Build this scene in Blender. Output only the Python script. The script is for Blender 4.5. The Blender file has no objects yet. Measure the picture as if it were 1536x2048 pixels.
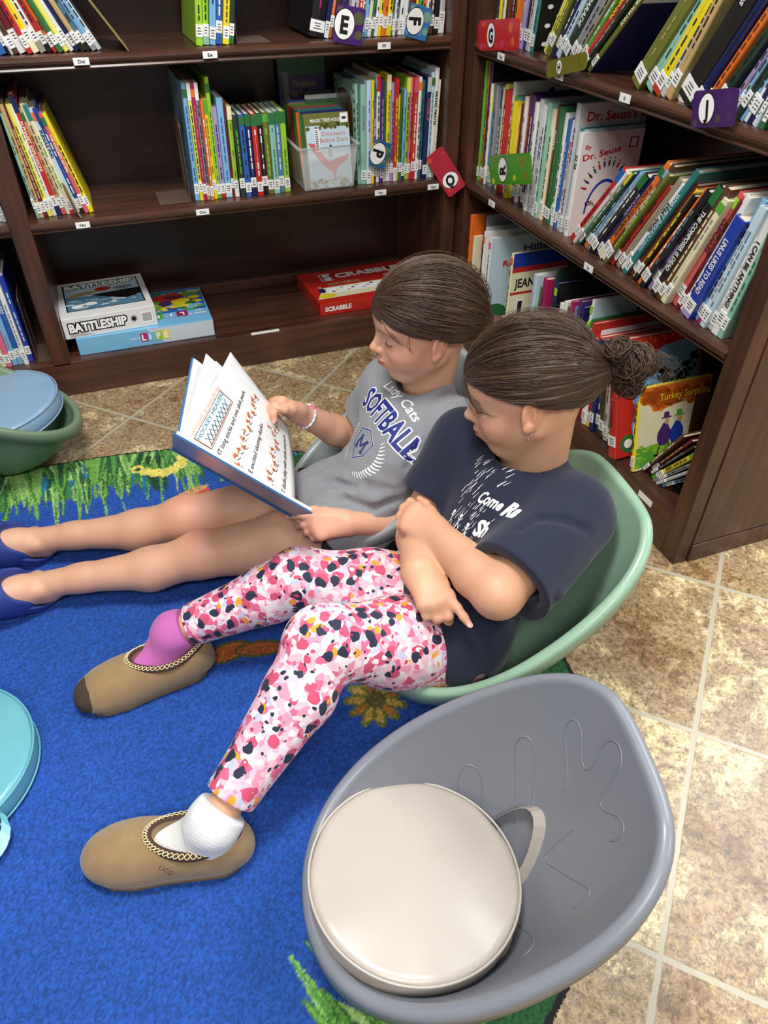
import bpy, bmesh, math, random
import numpy as np
from mathutils import Vector, Matrix
from mathutils.bvhtree import BVHTree

scene = bpy.context.scene
COL = scene.collection
PI = math.pi

# ------------------------------------------------------------------ camera
CAM = np.array([-1.0364, -2.1438, 1.16]); FPX = 1460.7
_yaw, _pit, _rol = 0.3558, 0.6967, 0.0045
_cy, _sy, _cp, _sp = math.cos(_yaw), math.sin(_yaw), math.cos(_pit), math.sin(_pit)
_f = np.array([_sy*_cp, _cy*_cp, -_sp]); _r = np.array([_cy, -_sy, 0.0]); _u = np.cross(_r, _f)
CR = math.cos(_rol)*_r + math.sin(_rol)*_u; CU = -math.sin(_rol)*_r + math.cos(_rol)*_u; CF = _f
cam = bpy.data.cameras.new('camera'); camo = bpy.data.objects.new('camera', cam); COL.objects.link(camo)
cam.sensor_fit = 'HORIZONTAL'; cam.sensor_width = 36.0; cam.lens = 36.0*FPX/1536.0
cam.clip_start = 0.02; cam.clip_end = 60
M = Matrix(((CR[0], CU[0], -CF[0], CAM[0]), (CR[1], CU[1], -CF[1], CAM[1]), (CR[2], CU[2], -CF[2], CAM[2]), (0, 0, 0, 1)))
camo.matrix_world = M
scene.camera = camo

# ------------------------------------------------------------------ light
scene.view_settings.view_transform = 'Standard'; scene.view_settings.look = 'None'
scene.view_settings.gamma = 1.0; scene.view_settings.use_curve_mapping = False
scene.view_settings.exposure = 0.0
w = bpy.data.worlds.new('room_light'); scene.world = w; w.use_nodes = True
w.node_tree.nodes['Background'].inputs[0].default_value = (0.93, 0.96, 1.0, 1)
w.node_tree.nodes['Background'].inputs[1].default_value = 0.20
def ceiling_light(name, x, y, sx, sy, power, col=(1.0, 0.98, 0.95)):
    l = bpy.data.lights.new(name, 'AREA'); l.shape = 'RECTANGLE'; l.size = sx; l.size_y = sy; l.energy = power; l.color = col
    o = bpy.data.objects.new(name, l); COL.objects.link(o); o.location = (x, y, 2.72)
    return o
ceiling_light('ceiling_panel_light', -1.05, -1.35, 0.6, 0.6, 58)
ceiling_light('ceiling_panel_light', 1.50, -1.05, 1.2, 1.2, 84, (0.90, 0.95, 1.0))
ceiling_light('ceiling_panel_light', -1.6, -3.3, 1.2, 0.6, 62)
ceiling_light('ceiling_panel_light', 1.3, -3.4, 1.2, 0.6, 50)

# ------------------------------------------------------------------ helpers
def at(px, py, axis, val):
    """world point seen at photo pixel (px,py) lying on the plane x|y|z = val"""
    i = 'xyz'.index(axis)
    d = CR*(px-768)/FPX - CU*(py-1024)/FPX + CF
    return CAM + (val-CAM[i])/d[i]*d

def V3(a): return Vector((float(a[0]), float(a[1]), float(a[2])))
def unit(v):
    v = np.asarray(v, float); return v/np.linalg.norm(v)
def lin(c):
    c = c/255.0
    return c/12.92 if c <= 0.04045 else ((c+0.055)/1.055)**2.4
def rgb(r, g, b): return (lin(r), lin(g), lin(b), 1.0)

MATS = {}
def mat(name, color, rough=0.5, coat=0.0, metal=0.0, bump=None, noise=None, sheen=0.0, trans=0.0, sss=0.0):
    """plain procedural material; noise=(scale, amount), bump=(scale, strength)"""
    key = (name, tuple(color), rough, coat, metal, bump, noise, sheen, trans, sss)
    if key in MATS: return MATS[key]
    m = bpy.data.materials.new(name); m.use_nodes = True; nt = m.node_tree; b = nt.nodes['Principled BSDF']
    b.inputs['Roughness'].default_value = rough; b.inputs['Metallic'].default_value = metal
    b.inputs['Coat Weight'].default_value = coat; b.inputs['Coat Roughness'].default_value = 0.15
    b.inputs['Sheen Weight'].default_value = sheen
    b.inputs['Transmission Weight'].default_value = trans
    if sss: b.inputs['Subsurface Weight'].default_value = sss; b.inputs['Subsurface Radius'].default_value = (0.012, 0.005, 0.003); b.inputs['Subsurface Scale'].default_value = 0.4
    b.inputs['Base Color'].default_value = color
    if noise or bump:
        tc = nt.nodes.new('ShaderNodeTexCoord')
        if noise:
            n = nt.nodes.new('ShaderNodeTexNoise'); n.inputs['Scale'].default_value = noise[0]; n.inputs['Detail'].default_value = 5
            nt.links.new(tc.outputs['Object'], n.inputs['Vector'])
            mx = nt.nodes.new('ShaderNodeMix'); mx.data_type = 'RGBA'
            k = noise[1]
            mx.inputs['A'].default_value = tuple(max(0, c*(1-k)) for c in color[:3])+(1,)
            mx.inputs['B'].default_value = tuple(min(1, c*(1+k)) for c in color[:3])+(1,)
            nt.links.new(n.outputs['Fac'], mx.inputs['Factor']); nt.links.new(mx.outputs['Result'], b.inputs['Base Color'])
        if bump:
            n2 = nt.nodes.new('ShaderNodeTexNoise'); n2.inputs['Scale'].default_value = bump[0]; n2.inputs['Detail'].default_value = 3
            nt.links.new(tc.outputs['Object'], n2.inputs['Vector'])
            bp = nt.nodes.new('ShaderNodeBump'); bp.inputs['Strength'].default_value = bump[1]; bp.inputs['Distance'].default_value = 0.002
            nt.links.new(n2.outputs['Fac'], bp.inputs['Height']); nt.links.new(bp.outputs['Normal'], b.inputs['Normal'])
    MATS[key] = m
    return m

def vmat(name, rough=0.5, sheen=0.0, bump=None, sss=0.0, coat=0.0):
    """material coloured by the mesh's own colour attribute 'col'"""
    m = mat(name, (0.5, 0.5, 0.5, 1), rough, coat, 0.0, bump, None, sheen, 0.0, sss); nt = m.node_tree
    if not any(n.bl_idname == 'ShaderNodeAttribute' for n in nt.nodes):
        a = nt.nodes.new('ShaderNodeAttribute'); a.attribute_name = 'col'
        nt.links.new(a.outputs['Color'], nt.nodes['Principled BSDF'].inputs['Base Color'])
    return m

class MB:
    """collects polygons and links them as ONE mesh object"""
    def __init__(s): s.v = []; s.f = []; s.m = []
    def add(s, vs, fs, mi=0):
        o = len(s.v); s.v += [tuple(map(float, p)) for p in vs]; s.f += [tuple(o+i for i in f) for f in fs]; s.m += [mi]*len(fs); return s
    def box(s, lo, hi, mi=0, mtx=None):
        x0, y0, z0 = lo; x1, y1, z1 = hi
        vs = [(x0,y0,z0),(x1,y0,z0),(x1,y1,z0),(x0,y1,z0),(x0,y0,z1),(x1,y0,z1),(x1,y1,z1),(x0,y1,z1)]
        if mtx is not None: vs = [tuple(mtx @ Vector(p)) for p in vs]
        return s.add(vs, [(0,3,2,1),(4,5,6,7),(0,1,5,4),(1,2,6,5),(2,3,7,6),(3,0,4,7)], mi)
    def prism(s, pts, axis, a0, a1, mi=0):
        """closed 2D outline extruded along axis; pts given in the other two axes order"""
        n = len(pts); i = 'xyz'.index(axis)
        def mk(p, a):
            q = [p[0], p[1]]; q.insert(i, a); return tuple(q)
        vs = [mk(p, a0) for p in pts]+[mk(p, a1) for p in pts]
        fs = [tuple(range(n))[::-1], tuple(range(n, 2*n))]+[(k, (k+1) % n, n+(k+1) % n, n+k) for k in range(n)]
        return s.add(vs, fs, mi)
    def quad(s, a, b, c, d, mi=0): return s.add([a, b, c, d], [(0,1,2,3)], mi)
    def tube(s, pts, r, n=6, mi=0, cap=True, close=False):
        P = [np.array(p, float) for p in pts]; k = len(P); o = len(s.v); up = None
        for j in range(k):
            t = P[(j+1) % k]-P[j-1] if close else P[min(j+1, k-1)]-P[max(j-1, 0)]
            t = t/(np.linalg.norm(t)+1e-12)
            if up is None:
                up = np.cross(t, (0, 0, 1)) if abs(t[2]) < 0.9 else np.cross(t, (1, 0, 0))
            up = up-t*(up@t); up /= np.linalg.norm(up)+1e-12; w2 = np.cross(t, up)
            rr = r[j] if hasattr(r, '__len__') else r
            for q in range(n):
                a = 2*PI*q/n; s.v.append(tuple(P[j]+rr*(math.cos(a)*up+math.sin(a)*w2)))
        kk = k if close else k-1
        for j in range(kk):
            for q in range(n):
                s.f.append((o+j*n+q, o+j*n+(q+1) % n, o+((j+1) % k)*n+(q+1) % n, o+((j+1) % k)*n+q)); s.m.append(mi)
        if cap and not close:
            s.f.append(tuple(o+q for q in range(n))[::-1]); s.f.append(tuple(o+(k-1)*n+q for q in range(n))); s.m += [mi, mi]
        return s
    def lathe(s, prof, n=32, mi=0, c=(0, 0, 0)):
        o = len(s.v); k = len(prof)
        for (r, z) in prof:
            for q in range(n):
                a = 2*PI*q/n; s.v.append((c[0]+r*math.cos(a), c[1]+r*math.sin(a), c[2]+z))
        for j in range(k-1):
            for q in range(n):
                s.f.append((o+j*n+q, o+j*n+(q+1) % n, o+(j+1)*n+(q+1) % n, o+(j+1)*n+q)); s.m.append(mi)
        return s
    def mesh(s, name, mats, smooth=False, bevel=0.0, seg=2, weld=0.0):
        me = bpy.data.meshes.new(name); me.from_pydata(s.v, [], s.f)
        for m in (mats if isinstance(mats, (list, tuple)) else [mats]): me.materials.append(m)
        me.polygons.foreach_set('material_index', s.m)
        if weld or bevel:
            bm = bmesh.new(); bm.from_mesh(me)
            if weld: bmesh.ops.remove_doubles(bm, verts=bm.verts, dist=weld)
            if bevel:
                es = [e for e in bm.edges if len(e.link_faces) == 2 and e.calc_face_angle(0) > 0.6]
                bmesh.ops.bevel(bm, geom=es, offset=bevel, segments=seg, affect='EDGES', profile=0.5)
            bm.to_mesh(me); bm.free()
        if smooth: me.polygons.foreach_set('use_smooth', [True]*len(me.polygons))
        me.update()
        return me
    def build(s, name, mats, parent=None, smooth=False, bevel=0.0, seg=2, weld=0.0, auto=False):
        me = s.mesh(name, mats, smooth, bevel, seg, weld)
        if auto: me.set_sharp_from_angle(angle=math.radians(40))
        return link(name, me, parent)

def link(name, me, parent=None):
    o = bpy.data.objects.new(name, me); COL.objects.link(o)
    if parent is not None: o.parent = parent
    return o
def thing(name, label, cat, loc=(0, 0, 0), group=None):
    o = bpy.data.objects.new(name, None); COL.objects.link(o); o.location = loc; o.empty_display_size = 0.05
    o['label'] = label; o['category'] = cat
    if group: o['group'] = group
    return o
def tag(o, label, cat, group=None, kind=None):
    o['label'] = label; o['category'] = cat
    if group: o['group'] = group
    if kind: o['kind'] = kind
    return o
def struct(name, mb, m, **k):
    o = mb.build(name, m, **k); o['kind'] = 'structure'; return o

# text -> flat polygons in the xy plane, cap height 1, starting at x=0
TXT = {}
def text_poly(s, bold=0.0, shear=0.0, space=1.0):
    key = (s, bold, shear, space)
    if key in TXT: return TXT[key]
    c = bpy.data.curves.new('t', 'FONT'); c.body = s; c.size = 1.0; c.offset = bold; c.shear = shear; c.space_character = space
    c.resolution_u = 2; c.fill_mode = 'FRONT'
    o = bpy.data.objects.new('t', c); COL.objects.link(o)
    dg = bpy.context.evaluated_depsgraph_get(); ev = o.evaluated_get(dg); me = ev.to_mesh()
    v = np.array([p.co[:] for p in me.vertices]).reshape(-1, 3); f = [tuple(p.vertices) for p in me.polygons]
    ev.to_mesh_clear(); bpy.data.objects.remove(o); bpy.data.curves.remove(c)
    if len(v):
        v[:, 0] -= v[:, 0].min(); v /= 0.73
    TXT[key] = (v, f); return TXT[key]
def text_on(mb, s, origin, xdir, ydir, height, length=None, mi=0, bold=0.0, shear=0.0, center=False, off=0.0004, stretch=None):
    """put text polygons on a plane; origin = lower left (or centre) ; height = cap height; length fits total width"""
    v, f = text_poly(s, bold, shear)
    if not len(v): return
    xd, yd = unit(xdir), unit(ydir); nd = np.cross(xd, yd); W = v[:, 0].max()
    sx = (length/W) if length else height
    if stretch: sx = height*stretch
    o = np.asarray(origin, float)
    if center: o = o-xd*W*sx/2-yd*height/2
    P = o+np.outer(v[:, 0]*sx, xd)+np.outer(v[:, 1]*height, yd)+nd*off
    mb.add(P, f, mi)
ORD = 'first second third fourth fifth sixth seventh eighth ninth tenth eleventh twelfth thirteenth fourteenth fifteenth sixteenth seventeenth eighteenth nineteenth twentieth'.split()
ORD += ['twenty-'+q for q in ORD[:9]]+['thirtieth']+['thirty-'+q for q in ORD[:9]]+['fortieth']+['forty-'+q for q in ORD[:9]]
WHITE = mat('white_print', rgb(246, 246, 243), 0.5); BLACK = mat('black_print', rgb(18, 18, 20), 0.5)

# ------------------------------------------------------------------ floor, walls
def floor_mat():
    m = bpy.data.materials.new('slate_tile'); m.use_nodes = True; nt = m.node_tree; N = nt.nodes; L = nt.links; b = N['Principled BSDF']
    tc = N.new('ShaderNodeTexCoord'); mp = N.new('ShaderNodeMapping'); mp.vector_type = 'POINT'
    L.new(tc.outputs['Object'], mp.inputs['Vector'])
    # tiles lie at 45 degrees, one crossing at (-0.237,-1.625)
    c = math.cos(PI/4); P = 0.4065
    mp.inputs['Rotation'].default_value = (0, 0, -PI/4)
    ox = (-0.237*c+(-1.625)*c); oy = (0.237*c+(-1.625)*c)
    mp.inputs['Location'].default_value = (-ox, -oy, 0)
    sp = N.new('ShaderNodeSeparateXYZ'); L.new(mp.outputs['Vector'], sp.inputs[0])
    def mth(op, a, bb=None, v=None):
        n = N.new('ShaderNodeMath'); n.operation = op; L.new(a, n.inputs[0])
        if bb is not None: L.new(bb, n.inputs[1])
        elif v is not None: n.inputs[1].default_value = v
        return n.outputs[0]
    wob = N.new('ShaderNodeTexNoise'); wob.inputs['Scale'].default_value = 40; L.new(mp.outputs['Vector'], wob.inputs['Vector'])
    wv = mth('MULTIPLY', mth('SUBTRACT', wob.outputs['Fac'], v=0.5), v=0.005)
    gx = mth('PINGPONG', mth('ADD', sp.outputs['X'], wv), v=P/2); gy = mth('PINGPONG', mth('ADD', sp.outputs['Y'], wv), v=P/2)
    g = mth('MINIMUM', gx, gy)
    gr = N.new('ShaderNodeMapRange'); gr.inputs['From Min'].default_value = 0.0035; gr.inputs['From Max'].default_value = 0.006
    gr.inputs['To Min'].default_value = 1; gr.inputs['To Max'].default_value = 0; L.new(g, gr.inputs['Value'])
    fx = mth('FLOOR', mth('DIVIDE', sp.outputs['X'], v=P)); fy = mth('FLOOR', mth('DIVIDE', sp.outputs['Y'], v=P))
    cb = N.new('ShaderNodeCombineXYZ'); L.new(fx, cb.inputs[0]); L.new(fy, cb.inputs[1])
    wn = N.new('ShaderNodeTexWhiteNoise'); L.new(cb.outputs[0], wn.inputs['Vector'])
    sc = N.new('ShaderNodeVectorMath'); sc.operation = 'MULTIPLY_ADD'; L.new(wn.outputs['Color'], sc.inputs[0]); sc.inputs[1].default_value = (7, 7, 7); L.new(mp.outputs['Vector'], sc.inputs[2])
    def noise(s, det, rough=0.6, dist=0.0):
        n = N.new('ShaderNodeTexNoise'); n.inputs['Scale'].default_value = s; n.inputs['Detail'].default_value = det; n.inputs['Roughness'].default_value = rough; n.inputs['Distortion'].default_value = dist
        L.new(sc.outputs[0], n.inputs['Vector']); return n.outputs['Fac']
    big = noise(6.0, 12, 0.78, .25)
    cr = N.new('ShaderNodeValToRGB'); L.new(big, cr.inputs[0]); e = cr.color_ramp
    e.elements[0].position = 0.28; e.elements[0].color = rgb(98, 76, 54)
    e.elements[1].position = 0.72; e.elements[1].color = rgb(236, 220, 178)
    for p, q in ((0.40, rgb(132, 102, 68)), (0.46, rgb(168, 144, 108)), (0.52, rgb(156, 134, 106)), (0.58, rgb(214, 194, 150))):
        k = e.elements.new(p); k.color = q
    fine = noise(95, 10, 0.85, .4)
    cr2 = N.new('ShaderNodeValToRGB'); L.new(fine, cr2.inputs[0]); cr2.color_ramp.elements[0].position = 0.40; cr2.color_ramp.elements[0].color = (0.34, 0.27, 0.2, 1)
    cr2.color_ramp.elements[1].position = 0.56; cr2.color_ramp.elements[1].color = (1.35, 1.33, 1.28, 1)
    mx = N.new('ShaderNodeMix'); mx.data_type = 'RGBA'; mx.blend_type = 'MULTIPLY'; mx.inputs['Factor'].default_value = 0.95; L.new(cr.outputs[0], mx.inputs['A']); L.new(cr2.outputs[0], mx.inputs['B'])
    veins = noise(9, 10, 0.75, 2.0)
    vr = N.new('ShaderNodeValToRGB'); L.new(veins, vr.inputs[0]); vr.color_ramp.elements[0].position = 0.485; vr.color_ramp.elements[0].color = (0, 0, 0, 1)
    vr.color_ramp.elements[1].position = 0.515; vr.color_ramp.elements[1].color = (0, 0, 0, 1); k = vr.color_ramp.elements.new(0.5); k.color = (0.55, 0.55, 0.55, 1)
    mv = N.new('ShaderNodeMix'); mv.data_type = 'RGBA'; L.new(vr.outputs[0], mv.inputs['Factor']); L.new(mx.outputs['Result'], mv.inputs['A']); mv.inputs['B'].default_value = rgb(78, 52, 30)
    tint = N.new('ShaderNodeMix'); tint.data_type = 'RGBA'; tint.blend_type = 'MULTIPLY'; tint.inputs['Factor'].default_value = 0.28; L.new(mv.outputs['Result'], tint.inputs['A']); L.new(wn.outputs['Color'], tint.inputs['B'])
    gm = N.new('ShaderNodeMix'); gm.data_type = 'RGBA'; L.new(gr.outputs[0], gm.inputs['Factor']); L.new(mv.outputs['Result'], gm.inputs['A']); gm.inputs['B'].default_value = rgb(178, 168, 146)
    L.new(gm.outputs['Result'], b.inputs['Base Color'])
    rr = N.new('ShaderNodeMapRange'); L.new(fine, rr.inputs['Value']); rr.inputs['To Min'].default_value = 0.16; rr.inputs['To Max'].default_value = 0.44; L.new(rr.outputs[0], b.inputs['Roughness'])
    hm = mth('ADD', mth('MULTIPLY', big, v=0.6), mth('MULTIPLY', fine, v=0.25)); hg = mth('SUBTRACT', hm, mth('MULTIPLY', gr.outputs[0], v=0.5))
    bp = N.new('ShaderNodeBump'); bp.inputs['Strength'].default_value = 0.28; bp.inputs['Distance'].default_value = 0.003; L.new(hg, bp.inputs['Height']); L.new(bp.outputs[0], b.inputs['Normal'])
    return m
struct('floor', MB().box((-4.5, -5.5, -0.1), (3.5, 1.0, 0.0)), floor_mat())
paint = mat('wall_paint', rgb(214, 208, 196), 0.7, bump=(60, 0.1))
struct('wall_back', MB().box((-4.5, 0.52, 0), (3.5, 0.62, 2.75)), paint)
struct('wall_right', MB().box((2.9, -5.5, 0), (3.0, 0.52, 2.75)), paint)

def wood_mat(name, base, axis, k=1.0):
    m = bpy.data.materials.new(name); m.use_nodes = True; nt = m.node_tree; N = nt.nodes; L = nt.links; b = N['Principled BSDF']
    tc = N.new('ShaderNodeTexCoord'); mp = N.new('ShaderNodeMapping'); L.new(tc.outputs['Object'], mp.inputs['Vector'])
    s = [26, 26, 26]; s['xyz'.index(axis)] = 1.6; mp.inputs['Scale'].default_value = s
    n = N.new('ShaderNodeTexNoise'); n.inputs['Scale'].default_value = 1.6; n.inputs['Detail'].default_value = 8; n.inputs['Distortion'].default_value = 0.6; L.new(mp.outputs[0], n.inputs['Vector'])
    n2 = N.new('ShaderNodeTexNoise'); n2.inputs['Scale'].default_value = 6; n2.inputs['Detail'].default_value = 4; L.new(tc.outputs['Object'], n2.inputs['Vector'])
    cr = N.new('ShaderNodeValToRGB'); L.new(n.outputs['Fac'], cr.inputs[0])
    cr.color_ramp.elements[0].position = 0.3; cr.color_ramp.elements[0].color = rgb(*[q*0.66*k for q in base])
    cr.color_ramp.elements[1].position = 0.72; cr.color_ramp.elements[1].color = rgb(*[min(255, q*1.16*k) for q in base])
    mx = N.new('ShaderNodeMix'); mx.data_type = 'RGBA'; mx.blend_type = 'MULTIPLY'; mx.inputs['Factor'].default_value = 0.5; L.new(cr.outputs[0], mx.inputs['A']); L.new(n2.outputs['Color'], mx.inputs['B'])
    mr = N.new('ShaderNodeMapRange'); L.new(n2.outputs['Fac'], mr.inputs['Value']); mr.inputs['From Min'].default_value = 0.3; mr.inputs['From Max'].default_value = 0.7; mr.inputs['To Min'].default_value = 0.65; mr.inputs['To Max'].default_value = 1.1
    mu = N.new('ShaderNodeVectorMath'); mu.operation = 'SCALE'; L.new(cr.outputs[0], mu.inputs[0]); L.new(mr.outputs[0], mu.inputs['Scale'])
    L.new(mu.outputs[0], b.inputs['Base Color']); b.inputs['Roughness'].default_value = 0.34; b.inputs['Coat Weight'].default_value = 0.25; b.inputs['Coat Roughness'].default_value = 0.25
    bp = N.new('ShaderNodeBump'); bp.inputs['Strength'].default_value = 0.12; bp.inputs['Distance'].default_value = 0.001; L.new(n.outputs['Fac'], bp.inputs['Height']); L.new(bp.outputs[0], b.inputs['Normal'])
    return m
WB = (84, 50, 36)
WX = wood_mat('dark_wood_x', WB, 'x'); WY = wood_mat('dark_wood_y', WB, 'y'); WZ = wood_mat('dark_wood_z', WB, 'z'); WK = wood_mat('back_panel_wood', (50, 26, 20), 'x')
STEEL = mat('brown_steel', rgb(118, 96, 82), 0.35, metal=0.3)

# ------------------------------------------------------------------ bookcases
def nose(mb, L0, L1, z0, z1, along):
    """moulded shelf edge profile (rounded bead over a step), front at 0, running along an axis"""
    t = z1-z0
    pr = [(0.30, z0), (0.30, z1), (0.012, z1), (0.004, z1-0.002), (-0.003, z1-0.007), (-0.004, z1-0.012), (-0.001, z1-0.018), (0.004, z1-0.021), (0.005, z1-0.024), (0.002, z0+0.003), (0.004, z0)]
    if along == 'x': mb.prism(pr, 'x', L0, L1)
    else: mb.prism([(a, b) for (a, b) in pr], 'y', L0, L1)
def shelf_tag(par, s, c, xd, w=0.036, h=0.0155):
    nd = np.cross(unit(xd), (0, 0, 1)); c = np.array(c)
    mb = MB(); a = c-unit(xd)*w/2-np.array((0, 0, h/2)); b2 = c+unit(xd)*w/2-np.array((0, 0, h/2))
    up = np.array((0, 0, h)); e = -nd*0.0012
    mb.add([a, b2, b2+up, a+up, a+e, b2+e, b2+up+e, a+up+e], [(3,2,1,0)[::-1], (4,5,6,7)[::-1], (0,4,5,1), (1,5,6,2), (2,6,7,3), (3,7,4,0)])
    o = mb.build('shelf_label', WHITE, par)
    t = MB(); text_on(t, s, c, xd, (0, 0, 1), 0.007, center=True, bold=0.02, off=0.0006, stretch=1.35)
    if t.v: t.build('lettering', BLACK, o)
    return o
SX = -1e-4
LC = thing('bookcase', 'long dark brown wooden bookcase along the back wall holding board games', 'bookcase', (-0.7, 0.15, 0))
LC.location = (0, 0, 0)
ups = [(-2.44, -2.395), (-1.282, -1.231), (-0.050, -0.006)]
for a, b_ in ups:
    m = MB().box((a, 0, 0.0 if a > -0.1 or a < -2 else 0.10), (b_, 0.37, 1.27)); m.build('upright', WZ, LC, bevel=0.002)
for (x0, x1) in ((-2.395, -1.282), (-1.231, -0.050)):
    for z0, z1 in ((0.480, 0.509), (0.848, 0.880), (1.238, 1.268)):
        m = MB(); nose(m, x0, x1, z0, z1, 'x'); m.build('shelf', WX, LC)
MB().box((-2.395, 0.006, 0.089), (-0.05, 0.37, 0.109)).build('bottom_shelf', WX, LC, bevel=0.002)
MB().box((-2.40, 0, 0), (-0.05, 0.022, 0.1085)).build('base_board', WX, LC, bevel=0.003)
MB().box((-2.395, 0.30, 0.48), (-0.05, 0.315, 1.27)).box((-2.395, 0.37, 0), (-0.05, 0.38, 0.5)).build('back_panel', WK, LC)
MB().box((-1.231, 0.34, 0.109), (-0.05, 0.37, 0.145)).build('back_cleat', WX, LC, bevel=0.002)
for s, x, z in (('Dd', -1.013, .8655), ('Ee', -.708, .8655), ('Ff', -.247, .8655), ('Nn', -1.102, .4945), ('Oo', -.784, .4945), ('Pp', -.257, .4945), ('Qq', -.087, .4945)):
    shelf_tag(LC, s, (x, -0.0055, z), (1, 0, 0))
_o = MB().box((-0.69, -0.0005, 0.104), (-0.60, 0.004, 0.1105)).build('shelf_label', WHITE, LC)

RC = thing('bookcase', 'dark brown wooden bookcase on the right, full of leaning picture books', 'bookcase', (0, 0, 0))
YE = -1.245
for (a, b_) in ((YE, YE+0.045), (-0.047, -0.002)):
    MB().box((0, a, 0), (0.36, b_, 1.27)).build('upright', WZ, RC, bevel=0.002)
MB().box((0.0, -0.002, 0), (0.36, 0.34, 1.27)).build('corner_filler', WZ, RC)
for z0, z1 in ((0.487, 0.516), (0.840, 0.871), (1.238, 1.268)):
    m = MB(); nose(m, YE+0.045, -0.047, z0, z1, 'y'); m.build('shelf', WY, RC)
MB().box((0.006, YE+0.045, 0.096), (0.36, -0.047, 0.116)).build('bottom_shelf', WY, RC, bevel=0.002)
MB().box((0, YE+0.045, 0), (0.022, -0.047, 0.1155)).build('base_board', WY, RC, bevel=0.003)
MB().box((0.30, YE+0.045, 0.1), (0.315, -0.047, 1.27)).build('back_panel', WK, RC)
MB().box((0.037, YE-0.003, 0.052), (0.36, YE, 1.27)).box((0.037, YE-0.005, 0), (0.36, YE, 0.05)).build('side_panel', WZ, RC, bevel=0.0015)
for s, y, z in (('Gg', -.209, .857), ('Hh', -.494, .857), ('Ii', -.751, .857), ('Rr', -.233, .503), ('Ss', -.735, .503)):
    shelf_tag(RC, s, (-0.0055, y, z), (0, -1, 0))
shelf_tag(RC, '', (-0.0008, -1.108, 0.09), (0, -1, 0), 0.05, 0.016)

# ------------------------------------------------------------------ books
PAL = dict(white=(236,236,232), cream=(238,230,190), yellow=(238,215,40), lemon=(235,228,95), red=(196,44,40), maroon=(110,30,42), orange=(232,116,40), tan=(196,164,112),
           brown=(96,60,38), black=(26,24,28), navy=(24,34,88), blue=(44,100,176), royal=(30,62,168), sky=(128,182,220), pale=(196,220,232), lilac=(168,150,204), purple=(78,44,112),
           green=(46,112,62), leaf=(92,170,60), lime=(158,206,56), teal=(44,128,128), mint=(146,196,176), dark=(38,58,48), olive=(112,116,50), grey=(140,144,150), silver=(196,198,200),
           pink=(224,110,140), rose=(214,96,96), magenta=(170,36,96), stone=(160,150,128), khaki=(176,160,104), steel=(84,128,156))
NAMES = dict(pale='pale blue', sky='sky blue', leaf='bright green', lime='lime green', dark='dark green', stone='greyish beige', lemon='lemon yellow', steel='steel blue', royal='royal blue', navy='navy blue', rose='rose pink', mint='mint green')
def cn(c): return NAMES.get(c, c)
def cmat(c): return mat('book_'+c, rgb(*PAL[c]), 0.32, 0.35)
PAGES = mat('page_paper', rgb(222, 212, 188), 0.8, bump=(300, 0.3))
STICK = mat('sticker_white', rgb(240, 240, 236), 0.45)
R_ = random.Random(7)
CORNER = {}
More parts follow.
